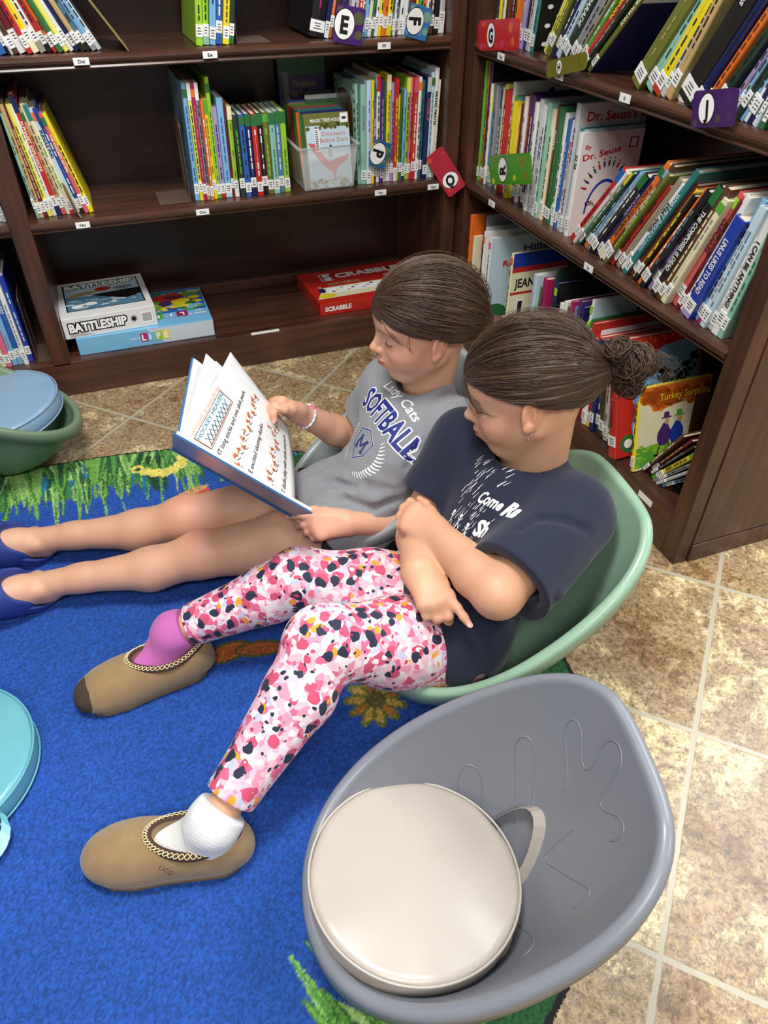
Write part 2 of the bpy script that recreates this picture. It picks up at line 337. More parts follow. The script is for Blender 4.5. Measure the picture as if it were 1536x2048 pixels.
def book(t, h, d, c, title='', tcol=None, top='', bot='', tagz=0.018, text_h=None, name='picture_book', hard=True, call=True):
    """root at the bottom of the spine: x = thickness, y = depth into shelf, z = height"""
    root = bpy.data.objects.new(name, None); COL.objects.link(root); root.empty_display_size = 0.02
    b = min(0.0024, t*0.22) if hard else min(0.0006, t*0.2)
    k = min(0.003, t*0.3)
    outer = [(-t/2, d), (-t/2, k), (-t/2+k*0.5, k*0.3), (0, 0), (t/2-k*0.5, k*0.3), (t/2, k), (t/2, d)]
    inner = [(t/2-b, d), (t/2-b, k+b), (0, k*0.6+b), (-t/2+b, k+b), (-t/2+b, d)]
    mb = MB(); mb.prism((outer+inner)[::-1], 'z', 0, h)
    mb.build('cover', cmat(c), root)
    e = 0.0028 if hard else 0.0
    MB().box((-t/2+b, b+k, e), (t/2-b, d-e-0.0005, h-e*1.0-(0.0003 if not hard else 0))).build('page_block', PAGES, root)
    w = t*0.80; ys = -0.0004
    def strip(nm, z0, z1, m, ww=w):
        MB().box((-ww/2, ys, z0), (ww/2, k*0.35, z1)).build(nm, m, root)
    if bot: strip('spine_band', 0.0006, tagz, cmat(bot), t*0.97)
    if call:
        m = MB(); m.box((-t*0.49, ys-0.0003, tagz), (t*0.49, k*0.4, tagz+0.026), 0)
        if t > 0.006:
            for q in range(3):
                ln = R_.uniform(0.4, 0.75)*w
                m.box((-ln/2, ys-0.0006, tagz+0.006+q*0.0058), (ln/2, ys-0.0003, tagz+0.008+q*0.0058), 1)
        m.build('call_label', [STICK, mat('label_ink', rgb(70, 70, 72), 0.6)], root)
    if top:
        if top[0] == '*':
            MB().box((-t*0.48, ys-0.0003, h*0.885), (t*0.48, k*0.4, h*0.885+0.019)).build('color_dot', mat('dot_'+top[1:], rgb(*PAL[top[1:]]), 0.5), root)
        else: strip('spine_band', h*0.86, h-0.0006, cmat(top), t*0.97)
    tm = mat('ink_'+(tcol or 'x'), rgb(*PAL[tcol]) if tcol else rgb(30, 30, 30), 0.5)
    th = text_h or min(t*0.55, 0.012)
    if title:
        mb = MB(); W = text_poly(title, 0.03)[0][:, 0].max()
        ln = min(h*0.55, W*th*1.15)
        text_on(mb, title, (-th/2, ys-0.0002, h*0.80), (0, 0, -1), (1, 0, 0), th, length=ln, bold=0.03, off=0.0003)
        mb.build('spine_title', tm, root)
    elif t > 0.005:
        z = h*0.82; z1 = tagz+0.04; hw = min(t*0.15, 0.0018); rowz = []
        while z > z1:
            l = R_.uniform(0.008, 0.022); w_ = hw if R_.random() < 0.72 else hw*0.12
            rowz += [(z, w_), (max(z1-0.005, z-l), w_), (max(z1-0.005, z-l)-0.0001, hw*0.05), (max(z1-0.005, z-l)-0.0040, hw*0.05)]; z -= l+0.0042
        if len(rowz) > 3:
            vs = [q for (zz, ww) in rowz for q in ((-ww, ys-0.0003, zz), (ww, ys-0.0003, zz))]
            MB().add(vs, [(2*i, 2*i+2, 2*i+3, 2*i+1) for i in range(len(rowz)-1)]).build('spine_title', tm, root)
    return root
def art(root, t, d, h, fn, side=1, name='cover_art'):
    """printed front cover on the +x board; fn(mb, P) where P(u,v) is a point on the cover, u,v in 0..1"""
    def P(u, v, e=0.0): return (side*(t/2+0.0004+e), 0.004+(u if side > 0 else 1-u)*(d-0.004), v*h)
    mb = MB(); mats = fn(mb, P, d, h); return mb.build(name, mats, root)

def dot_poly(mb, P, u, v, r, asp, mi, e=0.0001, n=14, ry=None, rot=0):
    ry = ry or r
    mb.add([P(u+(r*math.cos(a)*math.cos(rot)-ry*math.sin(a)*math.sin(rot)), v+asp*(r*math.cos(a)*math.sin(rot)+ry*math.sin(a)*math.cos(rot)), e) for a in [2*PI*i/n for i in range(n)]], [tuple(range(n))], mi)
def ctext(mb, P, s, u, v, hgt, length, mi, d, h, bold=0.02, e=0.0002, rot=0.0):
    o = np.array(P(u, v, e)); xu = unit(np.array(P(u+0.1, v))-np.array(P(u, v))); yu = np.array((0, 0, 1.0))
    xr = xu*math.cos(rot)+yu*math.sin(rot); yr = yu*math.cos(rot)-xu*math.sin(rot)
    text_on(mb, s, o, xr, yr, hgt*h, length=length*d if length else None, mi=mi, bold=bold, off=0.0)

def place(root, case, pos, z, y0, lean, t):
    """case 'L': row runs along +x, spines face -y ; case 'R': row runs along -y, spines face -x"""
    a = math.radians(lean)
    px = (t/2)*math.copysign(1, a) if abs(a) > 1e-6 else 0
    # lowest corner (px,0) sits on the shelf at `pos`
    Rl = Matrix.Rotation(a, 4, 'Y'); off = Rl @ Vector((px, 0, 0))
    B = Matrix.Translation((pos, y0, z)) if case == 'L' else Matrix.Translation((y0, pos, z)) @ Matrix.Rotation(-PI/2, 4, 'Z')
    root.matrix_world = B @ Matrix.Translation((-off[0], 0, -off[2])) @ Rl
USED = set()
def label_book(o, lab, group, cat='book'):
    k = lab
    assert k not in USED, k
    USED.add(k); tag(o, lab, cat, group)
def row(case, items, p0, p1, z, l0, l1, y0, where, group, side='left', arts={}, jit=0.008, depth=None):
    n = len(items); sgn = 1 if p1 > p0 else -1
    A = [l0+(l1-l0)*i/max(1, n-1) for i in range(n)]
    W = [(it[0]*0.001)/math.cos(math.radians(a)) for it, a in zip(items, A)]
    sc = abs(p1-p0)/sum(W); x = p0; out = []
    for i, it in enumerate(items):
        it = list(it)+['']*(7-len(it)); t = it[0]*0.001*sc*0.955; h = it[1]*0.01; c = it[2]; wd = W[i]*sc
        dd = depth or min(0.25, max(0.17, h*0.82+R_.uniform(-0.012, 0.012)))
        o = book(t, h, dd, c, it[3], it[4] or None, it[5], it[6], tagz=R_.choice((0.012, 0.018, 0.024)))
        a = A[i]; pos = x+sgn*wd*(0.5+0.5*(1 if a > 0 else -1 if a < 0 else 0)) if True else 0
        place(o, case, pos, z+0.0003, y0+R_.uniform(-jit, jit), a, t)
        if i in arts: art(o, t, dd, h, arts[i])
        size = 'thick' if t > 0.014 else 'thin' if t < 0.008 else 'slim'
        tall = 'tall ' if h > 0.285 else 'short ' if h < 0.2 else ''
        nb = items[i+1][2] if i+1 < n else items[i-1][2]
        lab = f"{tall}{size} {cn(c)} book, {ORD[i]} from the {side} {where}, beside a {cn(nb)} one"
        if len(lab.split()) > 16: lab = f"{size} {cn(c)} book, {ORD[i]} from the {side} {where}, beside {cn(nb)}"
        if len(lab.split()) > 16: lab = f"{cn(c)} book, {ORD[i]} from the {side} {where}"
        label_book(o, lab, group); out.append(o); x += sgn*wd
    return out

Z1L, Z2L, Z0L = 0.880, 0.509, 0.109
# top shelf, left run (leans left)
row('L', [(9,26,'orange'),(8,27,'lilac','','','','yellow'),(8,27,'yellow','','black'),(12,28,'steel','','','','blue'),(5,27,'black'),(4,26,'silver'),(9,27,'brown'),(12,26,'maroon','Michael Rosen','white','','white'),
  (8,27,'red','','','','red'),(10,26,'yellow','','brown','','cream'),(10,27,'white','','black','','stone'),(9,26,'red','','','','black'),(7,26,'orange','','','','red'),(8,27,'green','LLAMA','white','','green'),
  (8,27,'lemon','LLAMA','brown'),(8,26,'white','LLAMA','black'),(8,27,'navy','LLAMA','white','','navy'),(8,26,'tan','GRANDMA','brown','','black'),(8,26,'steel','','','','black'),(8,26,'sky','','navy','','grey'),(7,25,'pale','','','','silver')],
  -1.227, -0.957, Z1L, -13, -27, 0.03, 'above the Dd tag', 'books leaning left above the Dd tag')
# Ee run
row('L', [(10,27,'lime','','black'),(9,26,'lime','','black','','mint'),(9,27,'sky','','navy'),(9,27,'blue','','white','','blue'),(9,26,'yellow','','brown','','yellow'),(7,26,'dark','GO!','white','','green')],
  -0.735, -0.640, Z1L, 7, 10, 0.03, 'above the Ee tag', 'books standing above the Ee tag')
# E / Ff run
row('L', [(26,27,'black','','magenta'),(8,26,'navy','','','','white'),(7,25,'orange','','white'),(9,26,'dark'),(8,26,'purple')], -0.440, -0.345, Z1L, 13, 12, 0.055, 'behind the purple E sign', 'dark books behind the E sign')
row('L', [(16,27,'silver','','maroon'),(9,27,'red','','white','','white'),(8,26,'white','','black'),(7,27,'sky','','black'),(8,26,'cream','','black','','white'),(7,25,'green'),(8,25,'white','','','','white'),
  (8,26,'yellow','','black'),(9,26,'orange','','brown'),(10,26,'yellow','','black','','yellow'),(6,27,'steel'),(5,26,'white'),(8,26,'grey','','','*pink'),(9,26,'white'),(7,26,'white','','black'),(8,26,'brown','','red'),
  (7,27,'red'),(8,26,'yellow','','red'),(8,27,'leaf'),(8,26,'orange'),(7,26,'white')], -0.333, -0.105, Z1L, 9, 6, 0.045, 'above the Ff tag', 'books standing above the Ff tag')
row('L', [(8,27,'brown','','white'),(8,26,'black'),(10,27,'silver','','black','','white')], -0.100, -0.055, Z1L, 4, 3, 0.05, 'right of the F sign', 'books right of the F sign')
# middle shelf, left run
row('L', [(6,25,'mint','','dark'),(9,27,'tan','','brown'),(9,26,'maroon','','tan','','maroon'),(9,27,'lemon','','olive','','lemon'),(8,27,'white','','grey'),(11,29,'red','ALPHABET EXPLOSION!','cream','navy','navy'),
  (9,26,'tan','','brown','*green','rose'),(8,27,'cream','','brown'),(9,27,'cream','','leaf','teal','red'),(11,26,'pale','PUDDLE PUG','navy','*orange','pale'),(9,26,'royal','','white','royal','black'),(9,25,'rose','THE CHICKEN SISTERS','cream','*green','rose'),
  (9,25,'yellow','','black','','yellow')], -1.212, -1.066, Z2L, -3.5, -13, 0.045, 'above the Nn tag', 'books leaning left above the Nn tag')
# Oo run
row('L', [(9,29,'sky','','blue','*green','sky'),(7,29,'lemon','','black','white','yellow'),(7,29,'magenta','','rose','*orange','magenta'),(7,29,'grey','','black','white','stone'),(6,25,'orange','','white','','orange'),
  (8,25,'yellow','','olive','leaf','yellow'),(8,30,'lime','','green','*green','leaf'),(9,23,'lilac','','purple','','red'),(13,25,'sky','','blue','','pale'),(5,24,'maroon'),(9,23,'lime','','olive','cream','white')],
  -0.792, -0.667, Z2L, 1.5, 1, 0.045, 'above the Oo tag', 'books standing above the Oo tag')
row('L', [(11,21,'dark','','leaf'),(12,21,'blue','','','*green'),(12,21,'navy','','white','green','navy'),(12,21,'red','','white','green','red'),(12,21,'black','','white','green','black'),(12,21,'olive','','lime','*leaf','olive'),
  (12,21,'mint','','teal','green','mint'),(12,21,'steel','','pale','green','steel'),(12,21,'lime','','green','green','lime')],
  -0.664, -0.517, Z2L, 0, 0, 0.040, 'beside the clear bin', 'green topped chapter books beside the clear bin', depth=0.15)
# Pp run
row('L', [(14,26,'mint','PATTERNS','grey'),(12,27,'pale','','steel','','white'),(8,27,'yellow','','red','','yellow'),(8,26,'blue','','white','*green','maroon'),(10,28,'white','','black','red'),(9,27,'purple','','lilac'),(7,26,'green','','','','white'),
  (11,28,'yellow','','olive','cream','white'),(8,26,'lilac'),(10,27,'red','','yellow','red','white'),(7,23,'yellow'),(7,24,'green'),(8,24,'sky','','blue','','navy'),(11,27,'lime','','brown','lemon','lime'),(6,27,'pink'),
  (12,27,'red','','white','rose','red'),(9,27,'white','','black','*orange'),(12,26,'teal','','dark'),(12,27,'navy','PUCKER UP','rose','silver','navy'),(9,28,'pale','','steel','*green'),(12,29,'white','PIRATES, PIRATES','dark'),(5,26,'cream','','grey')],
  -0.302, -0.064, Z2L, 0.8, 2.0, 0.045, 'above the Pp and Qq tags', 'books standing above the Pp and Qq tags')
# bottom shelf beyond the divider
row('L', [(10,24,'brown'),(12,25,'green'),(12,26,'white'),(14,27,'red','WHAT DOES THE FOX SAY?','orange','','red'),(9,29,'lemon','','brown'),(11,30,'cream','','brown','blue'),(11,30,'pink','','grey','orange'),(12,30,'sky','','grey','orange'),
  (12,27,'blue','OF FLIERS','pale','','sky'),(10,28,'white','','grey','*green'),(10,26,'royal','','pale','','royal')], -1.50, -1.332, Z0L, 0, -1.5, 0.035, 'on the lowest shelf', 'books on the lowest shelf left of the divider')
row('L', [(10,27,'white'),(8,26,'maroon','','','','white'),(9,26,'silver')], -1.318, -1.286, Z2L, -4, -5, 0.04, 'left of the divider', 'books left of the divider on the middle shelf')

# ---- right case
Z1R, Z2R, Z0R = 0.871, 0.516, 0.116
def plain(c, *more):
    def fn(mb, P, d, h):
        mb.quad(P(0, .003), P(1, .003), P(1, .997), P(0, .997), 0)
        for m_ in more: m_(mb, P, d, h)
        return [cmat(c), BLACK, WHITE, cmat('red'), cmat('teal'), cmat('brown'), cmat('yellow'), cmat('royal'), cmat('green'), cmat('purple'), cmat('orange'), cmat('sky')]
    return fn
def T(s, u, v, hg, ln, mi, rot=0.0, bold=0.03): return lambda mb, P, d, h: ctext(mb, P, s, u, v, hg, ln, mi, d, h, bold=bold, rot=rot)
def Dt(u, v, r, mi, ry=None): return lambda mb, P, d, h: dot_poly(mb, P, u, v, r, d/h, mi, ry=ry)
def Bx(u0, v0, u1, v1, mi, e=0.00012): return lambda mb, P, d, h: mb.quad(P(u0, v0, e), P(u1, v0, e), P(u1, v1, e), P(u0, v1, e), mi)
def fish(mb, P, d, h):
    for k in range(13):
        a = PI*(0.08+0.84*k/12); u = 0.5+0.36*math.cos(a); v = 0.40+0.30*math.sin(a)
        dot_poly(mb, P, u, v, 0.045, d/h, (3, 8, 5, 9)[k % 4], ry=0.018, rot=a)
        dot_poly(mb, P, u+0.055*math.cos(a), v+0.05*math.sin(a), 0.014, d/h, 1, ry=0.01)
    for k in range(26):
        a0, a1 = PI*k/26, PI*(k+1)/26
        mb.add([P(.5+.27*math.cos(a0), .22+.30*math.sin(a0), 2e-4), P(.5+.30*math.cos(a0), .22+.33*math.sin(a0), 2e-4), P(.5+.30*math.cos(a1), .22+.33*math.sin(a1), 2e-4), P(.5+.27*math.cos(a1), .22+.30*math.sin(a1), 2e-4)], [(0, 1, 2, 3)], 7)
def house(mb, P, d, h):
    mb.add([P(.28, .80, 1e-4), P(.66, .80, 1e-4), P(.47, .95, 1e-4)], [(0, 1, 2)], 5); mb.quad(P(.32, .2, 1e-4), P(.62, .2, 1e-4), P(.62, .80, 1e-4), P(.32, .80, 1e-4), 4)
row('R', [(6,31,'leaf','','black'),(7,31,'orange','','black'),(9,31,'purple','','black'),(7,26,'cream','','brown'),(8,26,'steel','','sky'),(9,26,'grey'),(8,25,'black','','white'),(10,26,'white','','grey'),(9,27,'lemon','','black'),(10,26,'red','','cream'),
  (9,28,'white','','black'),(9,25,'leaf','','olive'),(10,24,'yellow'),(9,23,'cream'),(9,24,'maroon','','rose'),(9,26,'white','','maroon'),(7,27,'blue','','orange')],
  -0.050, -0.300, Z2R, 0, 0, 0.040, 'behind the green R sign', 'books behind the green R sign',
  arts={2: plain('black', T('CREEPY', .10, .78, .10, .8, 9)), 3: plain('yellow', Bx(.0, .0, 1, .72, 11)), 10: plain('white', house), 11: plain('sky', T('THE', .15, .8, .1, .5, 7)), 16: plain('purple', Dt(.30, .78, .2, 6))})
row('R', [(9,27,'maroon','','orange'),(10,27,'purple','','cream'),(8,25,'orange'),(10,26,'white','','black'),(10,27,'silver','','black'),(9,26,'white','','royal'),(8,26,'white','','black'),(10,27,'mint','','dark'),(10,26,'cream','','black'),
  (9,27,'maroon','SHARKS','white'),(13,27,'green','','leaf'),(9,26,'white','','black'),(9,25,'blue','THE CAT ON THE MAT','white'),(10,25,'white','','red')],
  -0.300, -0.520, Z2R, 0, 0, 0.036, 'between the R sign and the white covers', 'books between the R sign and the white covers')
row('R', [(12,29,'silver','','black'),(10,24,'teal','','white'),(12,23.5,'white','22 22','black')], -0.522, -0.570, Z2R, 0, 0, 0.036, 'facing out above the Ss tag', 'white and teal covers beside the leaning books', depth=0.172,
  arts={0: plain('silver', T("Dr. Seuss's", .12, .87, .07, .8, 3), T('SLEEP Book', .08, .74, .07, .84, 4)), 1: plain('pale', T('while', .3, .86, .06, .5, 4)), 2: plain('white', T('By', .06, .85, .04, .1, 3), T('Dr. Seuss', .05, .74, .06, .6, 3, .16), T('Oh,', .2, .30, .05, .16, 1), Bx(.78, .83, .92, .93, 1), Bx(.80, .84, .90, .92, 2, 2e-4), fish)})
row('R', [(12,25,'red','','maroon','blue'),(8,25,'white','','leaf'),(7,25,'green','','white','yellow'),(7,25,'navy','','white'),(9,25,'sky','','grey','','orange'),(8,25,'grey','','white'),(13,25,'black','','white','green'),
  (10,25,'navy','BIG PUMPKIN','lilac'),(13,29,'orange','AN ANACONDA ATE MY HOMEWORK','brown','*green','cream'),(9,29,'brown','THE PRINCESS OF BORSCHT','white','*sky','white'),(9,27,'olive','','lime'),(9,24,'red','','','','red'),(12,26,'stone','','khaki'),
  (12,25,'white','EVERY ANGEL','black'),(12,29,'teal','WHAT PET SHOULD I GET?','pale'),(9,26,'maroon'),(8,25,'yellow','','red'),(8,24,'black','','yellow')],
  -0.585, -0.865, Z2R, 38, 29, 0.030, 'leaning by the Ss tag', 'books leaning right by the Ss tag')
row('R', [(9,26,'orange','','white'),(9,26,'black','','steel'),(8,26,'lilac','','black'),(8,26,'lime','','black'),(12,27,'black','THE COMPOSER IS DEAD','white','green'),(11,27,'brown','','cream'),(11,25,'cream','','grey','*leaf'),
  (12,26,'rose','CUPCAKES','maroon','*lime'),(8,25,'maroon'),(10,26,'white','','black'),(18,22,'royal','LINUS LIKES TO READ','white','','lilac'),(9,26,'sky'),(8,25,'white','','grey','','magenta'),(10,25,'pale','','steel'),
  (11,24,'silver','','white'),(12,24,'white','I CAN BE ANYTHING!','black'),(9,23,'mint','','green')],
  -0.872, -1.158, Z2R, 29, 10, 0.022, 'leaning by the end panel', 'books leaning towards the end panel')
# top shelf right
row('R', [(9,27,'teal'),(7,26,'yellow'),(9,27,'royal'),(8,27,'cream','','brown'),(10,26,'brown'),(9,27,'red','','white'),(8,26,'black'),(9,27,'orange'),(12,26,'khaki','','blue'),(8,27,'lilac','','white'),(12,27,'navy'),(12,26,'silver'),(8,28,'teal')],
  -0.052, -0.270, Z1R, 0, 7, 0.050, 'behind the red G sign', 'books behind the red G sign',
  arts={12: plain('black', *[Dt(.12+.13*(i % 2), .06+.07*i, .035, 2, .022) for i in range(13)])})
row('R', [(12,26,'lemon','','olive'),(12,26,'olive','','yellow'),(8,27,'navy','','white'),(11,27,'pale','','navy'),(14,27,'dark','POLAR PARADE','white'),(18,26,'grey'),(8,26,'stone'),(8,27,'leaf','','white','*magenta')],
  -0.295, -0.480, Z1R, 30, 40, 0.055, 'behind the olive H sign', 'books behind the olive H sign')
row('R', [(12,28,'red','A HOUND DOG','yellow'),(10,28,'dark','','stone'),(11,27,'olive','HOTEL FOR MICE','cream')], -0.505, -0.560, Z1R, 43, 45, 0.025, 'right of the H sign', 'three books right of the H sign',
  arts={2: plain('navy', Bx(0, .72, 1, 1, 2))})
row('R', [(16,28,'olive','','khaki'),(14,27,'mint','','dark'),(12,26,'yellow','','black','','red'),(7,26,'silver'),(10,27,'tan')], -0.715, -0.862, Z1R, 35, 25, 0.020, 'right of the Ii tag', 'books leaning right of the Ii tag',
  arts={1: plain('stone', Dt(.45, .5, .22, 5, .3)), 4: plain('khaki', Bx(0, .75, 1, 1, 7), Bx(.3, .0, .36, .75, 5))})
row('R', [(26,28,'black','Pirates','silver'),(10,27,'navy'),(9,27,'orange','','brown'),(10,27,'dark')], -0.880, -0.985, Z1R, 30, 32, 0.006, 'by the purple J sign', 'dark books by the purple J sign')
row('R', [(10,27,'lilac'),(9,27,'yellow'),(8,27,'sky'),(14,26,'dark'),(9,27,'sky'),(13,27,'white','','navy'),(10,27,'navy'),(9,27,'white'),(9,26,'pale'),(9,26,'silver'),(10,26,'green'),(9,26,'black')],
  -1.000, -1.118, Z1R, 30, 15, 0.018, 'right of the J sign', 'books right of the J sign')
# bottom shelf right: covers face out
def cov(nm, t, h, d, c, y, x, lean, fn, lab, z=None, **k):
    o = book(t, h, d, c, name=nm, **k); place(o, 'R', y, (z or Z0R)+0.0003, x, lean, t); art(o, t, d, h, fn); label_book(o, lab, 'covers on the lowest shelf of the right bookcase'); return o
cov('picture_book', .014, .300, .25, 'orange', -.062, .02, 0, plain('orange'), 'tall orange book beside the corner post on the lowest right shelf')
cov('picture_book', .012, .245, .075, 'cream', -.092, .02, 0, plain('cream', Bx(.3, .82, .6, .92, 6), Bx(.35, .66, .6, .78, 1), T('LIN', .05, .50, .09, .85, 5), T('CRO', .05, .37, .09, .85, 5), T('10', .2, .1, .09, .4, 1), Bx(.72, .55, .95, .9, 2)), 'small cream book with brown capitals in front of the orange one', call=False)
cov('picture_book', .010, .320, .25, 'maroon', -.125, .035, 0, plain('grey'), 'tall maroon spined book with a grey cover behind the cream one')
cov('picture_book', .010, .290, .25, 'silver', -.150, .03, 0, plain('silver', T('WENDY', .3, .9, .04, .5, 5)), 'grey book lettered along its top behind the white ribbon spined book')
cov('picture_book', .010, .285, .23, 'white', -.170, .015, 0, plain('white'), 'white book with an orange dot and red ribbon drawing on its spine', top='*orange')
cov('picture_book', .012, .275, .25, 'white', -.200, .02, 0, plain('pale', T('Hillary', .45, .82, .075, .5, 9), T('Ro', .18, .67, .07, .16, 3), T('dham', .40, .67, .07, .35, 3), Dt(.12, .05, .22, 8)), 'pale cover with a green bush and dark serif letters on the lowest right shelf', top='*pink')
cov('picture_book', .012, .270, .19, 'cream', -.320, .03, 0, plain('cream', Bx(0, .85, 1, 1, 7), Bx(0, .79, 1, .85, 3), T('JEAN · FRITZ', .06, .62, .1, .88, 1), Bx(0, .54, 1, .57, 3), Bx(.14, .1, .26, .48, 2), Bx(.16, .12, .24, .46, 1, 2e-4),
   *[Dt(.04+.096*i, .845, .028, 2) for i in range(10)]), 'cream cover with a blue band of white stars above a red line', top='*orange')
row('R', [(9,27,'pale','','lilac'),(8,24,'green'),(7,24,'olive'),(9,28,'magenta')], -0.470, -0.545, Z0R, 0, 0, 0.02, 'left of the dark green cover', 'small books left of the dark green cover')
cov('picture_book', .012, .312, .25, 'dark', -.555, .03, 0, plain('dark', T('DREAM', .55, .88, .07, .4, 6)), 'dark green cover with gold letters at its top edge')
cov('picture_book', .012, .285, .25, 'navy', -.580, .02, 0, plain('black', Dt(.12, .78, .07, 8), Dt(.12, .78, .068, 6)), 'black glossy cover with a lime dot beneath the shelf edge', top='*lime')
row('R', [(10,22,'red','','white','royal'),(8,23,'royal'),(10,25,'white','','black'),(9,26,'white','','black'),(9,25,'green','','white'),(8,27,'magenta','','white','','orange'),(9,26,'steel'),(9,28,'purple'),(9,27,'navy')], -0.592, -0.708, Z0R, 0, 0, 0.02, 'behind the Fancy cover', 'mixed books behind the Fancy cover')
cov('picture_book', .010, .300, .24, 'white', -.730, .03, 0, plain('pale', T('Ly', .55, .82, .07, .15, 1)), 'pale blue and white cover with a lime dot on its spine', top='*lime')
row('R', [(9,25,'lime'),(8,26,'green','','rose'),(9,24,'white','','orange','*orange')], -0.738, -0.765, Z0R, 0, 0, 0.015, 'touching the Fancy cover', 'narrow books touching the Fancy cover')
cov('picture_book', .012, .262, .24, 'red', -.775, .01, 0, plain('red', Bx(.08, .06, .94, .93, 2), T('Fancy', .16, .78, .09, .5, 1), Dt(.4, .7, .015, 11), Dt(.6, .88, .02, 11)), 'red framed cover reading Fancy above the red treasury book')
row('R', [(8,22,'white'),(8,23,'white','','black'),(9,24,'red','','','','yellow'),(8,24,'navy','LITTLE CRITTER','white'),(8,24,'dark','','white'),(9,22,'brown'),(9,21,'silver'),(8,21,'green'),(8,23,'orange')], -0.790, -0.945, Z0R, -4, -14, 0.015, 'left of the red treasury', 'books left of the thick red treasury')
def treasury(mb, P, d, h):
    mb.quad(P(0, .003), P(1, .003), P(1, .997), P(0, .997), 3)
    pts = [(.16, .04)]+[(.20+.03*math.sin(i*1.3), .08+.05*i) for i in range(12)]+[(.34, .80), (.52, .90), (.8, .93), (.97, .93), (.97, .04)]
    mb.add([P(u, v, 1e-4) for u, v in pts], [tuple(range(len(pts)))[::-1]], 11)
    mb.add([P(u, v, 2e-4) for u, v in [(.18, .04), (.2, .3), (.4, .35), (.7, .28), (.97, .3), (.97, .04)]], [(0, 1, 2, 3, 4, 5)[::-1]], 2)
    rr = random.Random(3)
    for k in range(120):
        u = rr.uniform(.45, .96); v = .72+.10*math.sin(u*7)+rr.uniform(-.07, .07)
        dot_poly(mb, P, u, v, rr.uniform(.008, .022), d/h, 1, e=3e-4, ry=rr.uniform(.01, .04), rot=rr.uniform(0, 3), n=6)
    for k in range(60): dot_poly(mb, P, rr.uniform(.2, .42), rr.uniform(.3, .6), .012, d/h, 7, e=3e-4, ry=.03, rot=rr.uniform(0, 3), n=6)
    for k in range(50): dot_poly(mb, P, rr.uniform(.02, .98), rr.uniform(.94, .99), .01, d/h, 10, e=1e-4, n=6)
    dot_poly(mb, P, .10, .88, .06, d/h, 8, e=3e-4, ry=.09, n=4); dot_poly(mb, P, .14, .12, .10, d/h, 8, e=3e-4); dot_poly(mb, P, .14, .12, .05, d/h, 2, e=4e-4)
    ctext(mb, P, 'Jan', .44, .50, .06, .16, 9, d, h, e=4e-4); ctext(mb, P, 'Christmas', .30, .34, .10, .68, 3, d, h, e=4e-4)
    return [cmat('red'), BLACK, WHITE, cmat('red'), cmat('teal'), cmat('brown'), cmat('yellow'), cmat('steel'), cmat('green'), cmat('purple'), cmat('orange'), cmat('sky')]
o = book(.028, .285, .235, 'red', 'Christmas Treasury', 'maroon', tagz=.03, text_h=.012); place(o, 'R', -.962, Z0R+.0003, -.012, -17, .028); art(o, .028, .235, .285, treasury)
dm = MB(); dm.prism([(.011*math.cos(a), .262+.011*math.sin(a)) for a in [2*PI*i/16 for i in range(16)]], 'y', -.0008, .001); dm.build('color_dot', WHITE, o)
label_book(o, 'thick red holiday treasury with a snowy village cover, left of the orange one', 'covers on the lowest shelf of the right bookcase')
def turkey(mb, P, d, h):
    mb.quad(P(0, .003), P(1, .003), P(1, .997), P(0, .997), 0)
    mb.quad(P(0, .03, 1e-4), P(1, .03, 1e-4), P(1, .28, 1e-4), P(0, .28, 1e-4), 8)
    rr = random.Random(5)
    for k in range(60): dot_poly(mb, P, rr.uniform(.02, .98), rr.uniform(.04, .3), rr.uniform(.02, .06), d/h, 12, e=2e-4, ry=.015, n=8)
    mb.quad(P(0, .9, 2e-4), P(1, .9, 2e-4), P(1, .995, 2e-4), P(0, .995, 2e-4), 10)
    for k in range(60):
        u = rr.uniform(.05, .97); dot_poly(mb, P, u, .83+rr.uniform(-.08, .10)*(1 if u < .8 else .4), rr.uniform(.04, .09), d/h, 10, e=2e-4, n=9)
    mb.add([P(.72, .2, 3e-4), P(1, .2, 3e-4), P(1, .8, 3e-4), P(.78, .8, 3e-4)], [(0, 1, 2, 3)], 5)
    for (u, s, c) in ((.38, 1, 9), (.56, 1, 7)):      # two strolling figures with tall hats
        dot_poly(mb, P, u, .38, .10, d/h, c, e=4e-4, ry=.13); dot_poly(mb, P, u, .45, .06, d/h, c, e=5e-4, ry=.10); dot_poly(mb, P, u+.02, .56, .035, d/h, 13, e=6e-4, ry=.045)
        mb.quad(P(u-.06, .595, 7e-4), P(u+.08, .595, 7e-4), P(u+.08, .61, 7e-4), P(u-.06, .61, 7e-4), 9 if c == 9 else 8)
        mb.quad(P(u-.03, .61, 7e-4), P(u+.05, .61, 7e-4), P(u+.04, .67, 7e-4), P(u-.03, .67, 7e-4), 9 if c == 9 else 8)
        for q in (-.05, .06):
            mb.add([P(u+q, .30, 5e-4), P(u+q+.015, .30, 5e-4), P(u+q*1.6+.015, .16, 5e-4), P(u+q*1.6, .16, 5e-4)], [(0, 1, 2, 3)], 1); dot_poly(mb, P, u+q*1.6-.01, .15, .035, d/h, 1, e=5e-4, ry=.016)
    ctext(mb, P, 'Turkey Surprise', .26, .815, .085, .70, 6, d, h, e=9e-4, bold=.01); ctext(mb, P, 'Peggy Archer', .34, .755, .03, .3, 5, d, h, e=9e-4)
    return [cmat('cream'), BLACK, WHITE, cmat('red'), cmat('teal'), cmat('brown'), cmat('yellow'), cmat('royal'), cmat('leaf'), cmat('purple'), cmat('orange'), cmat('sky'), cmat('lime'), cmat('tan')]
o = book(.011, .205, .20, 'yellow', tagz=.012, top='sky'); place(o, 'R', -1.030, Z0R+.0003, .005, -13, .011); art(o, .011, .20, .205, turkey)
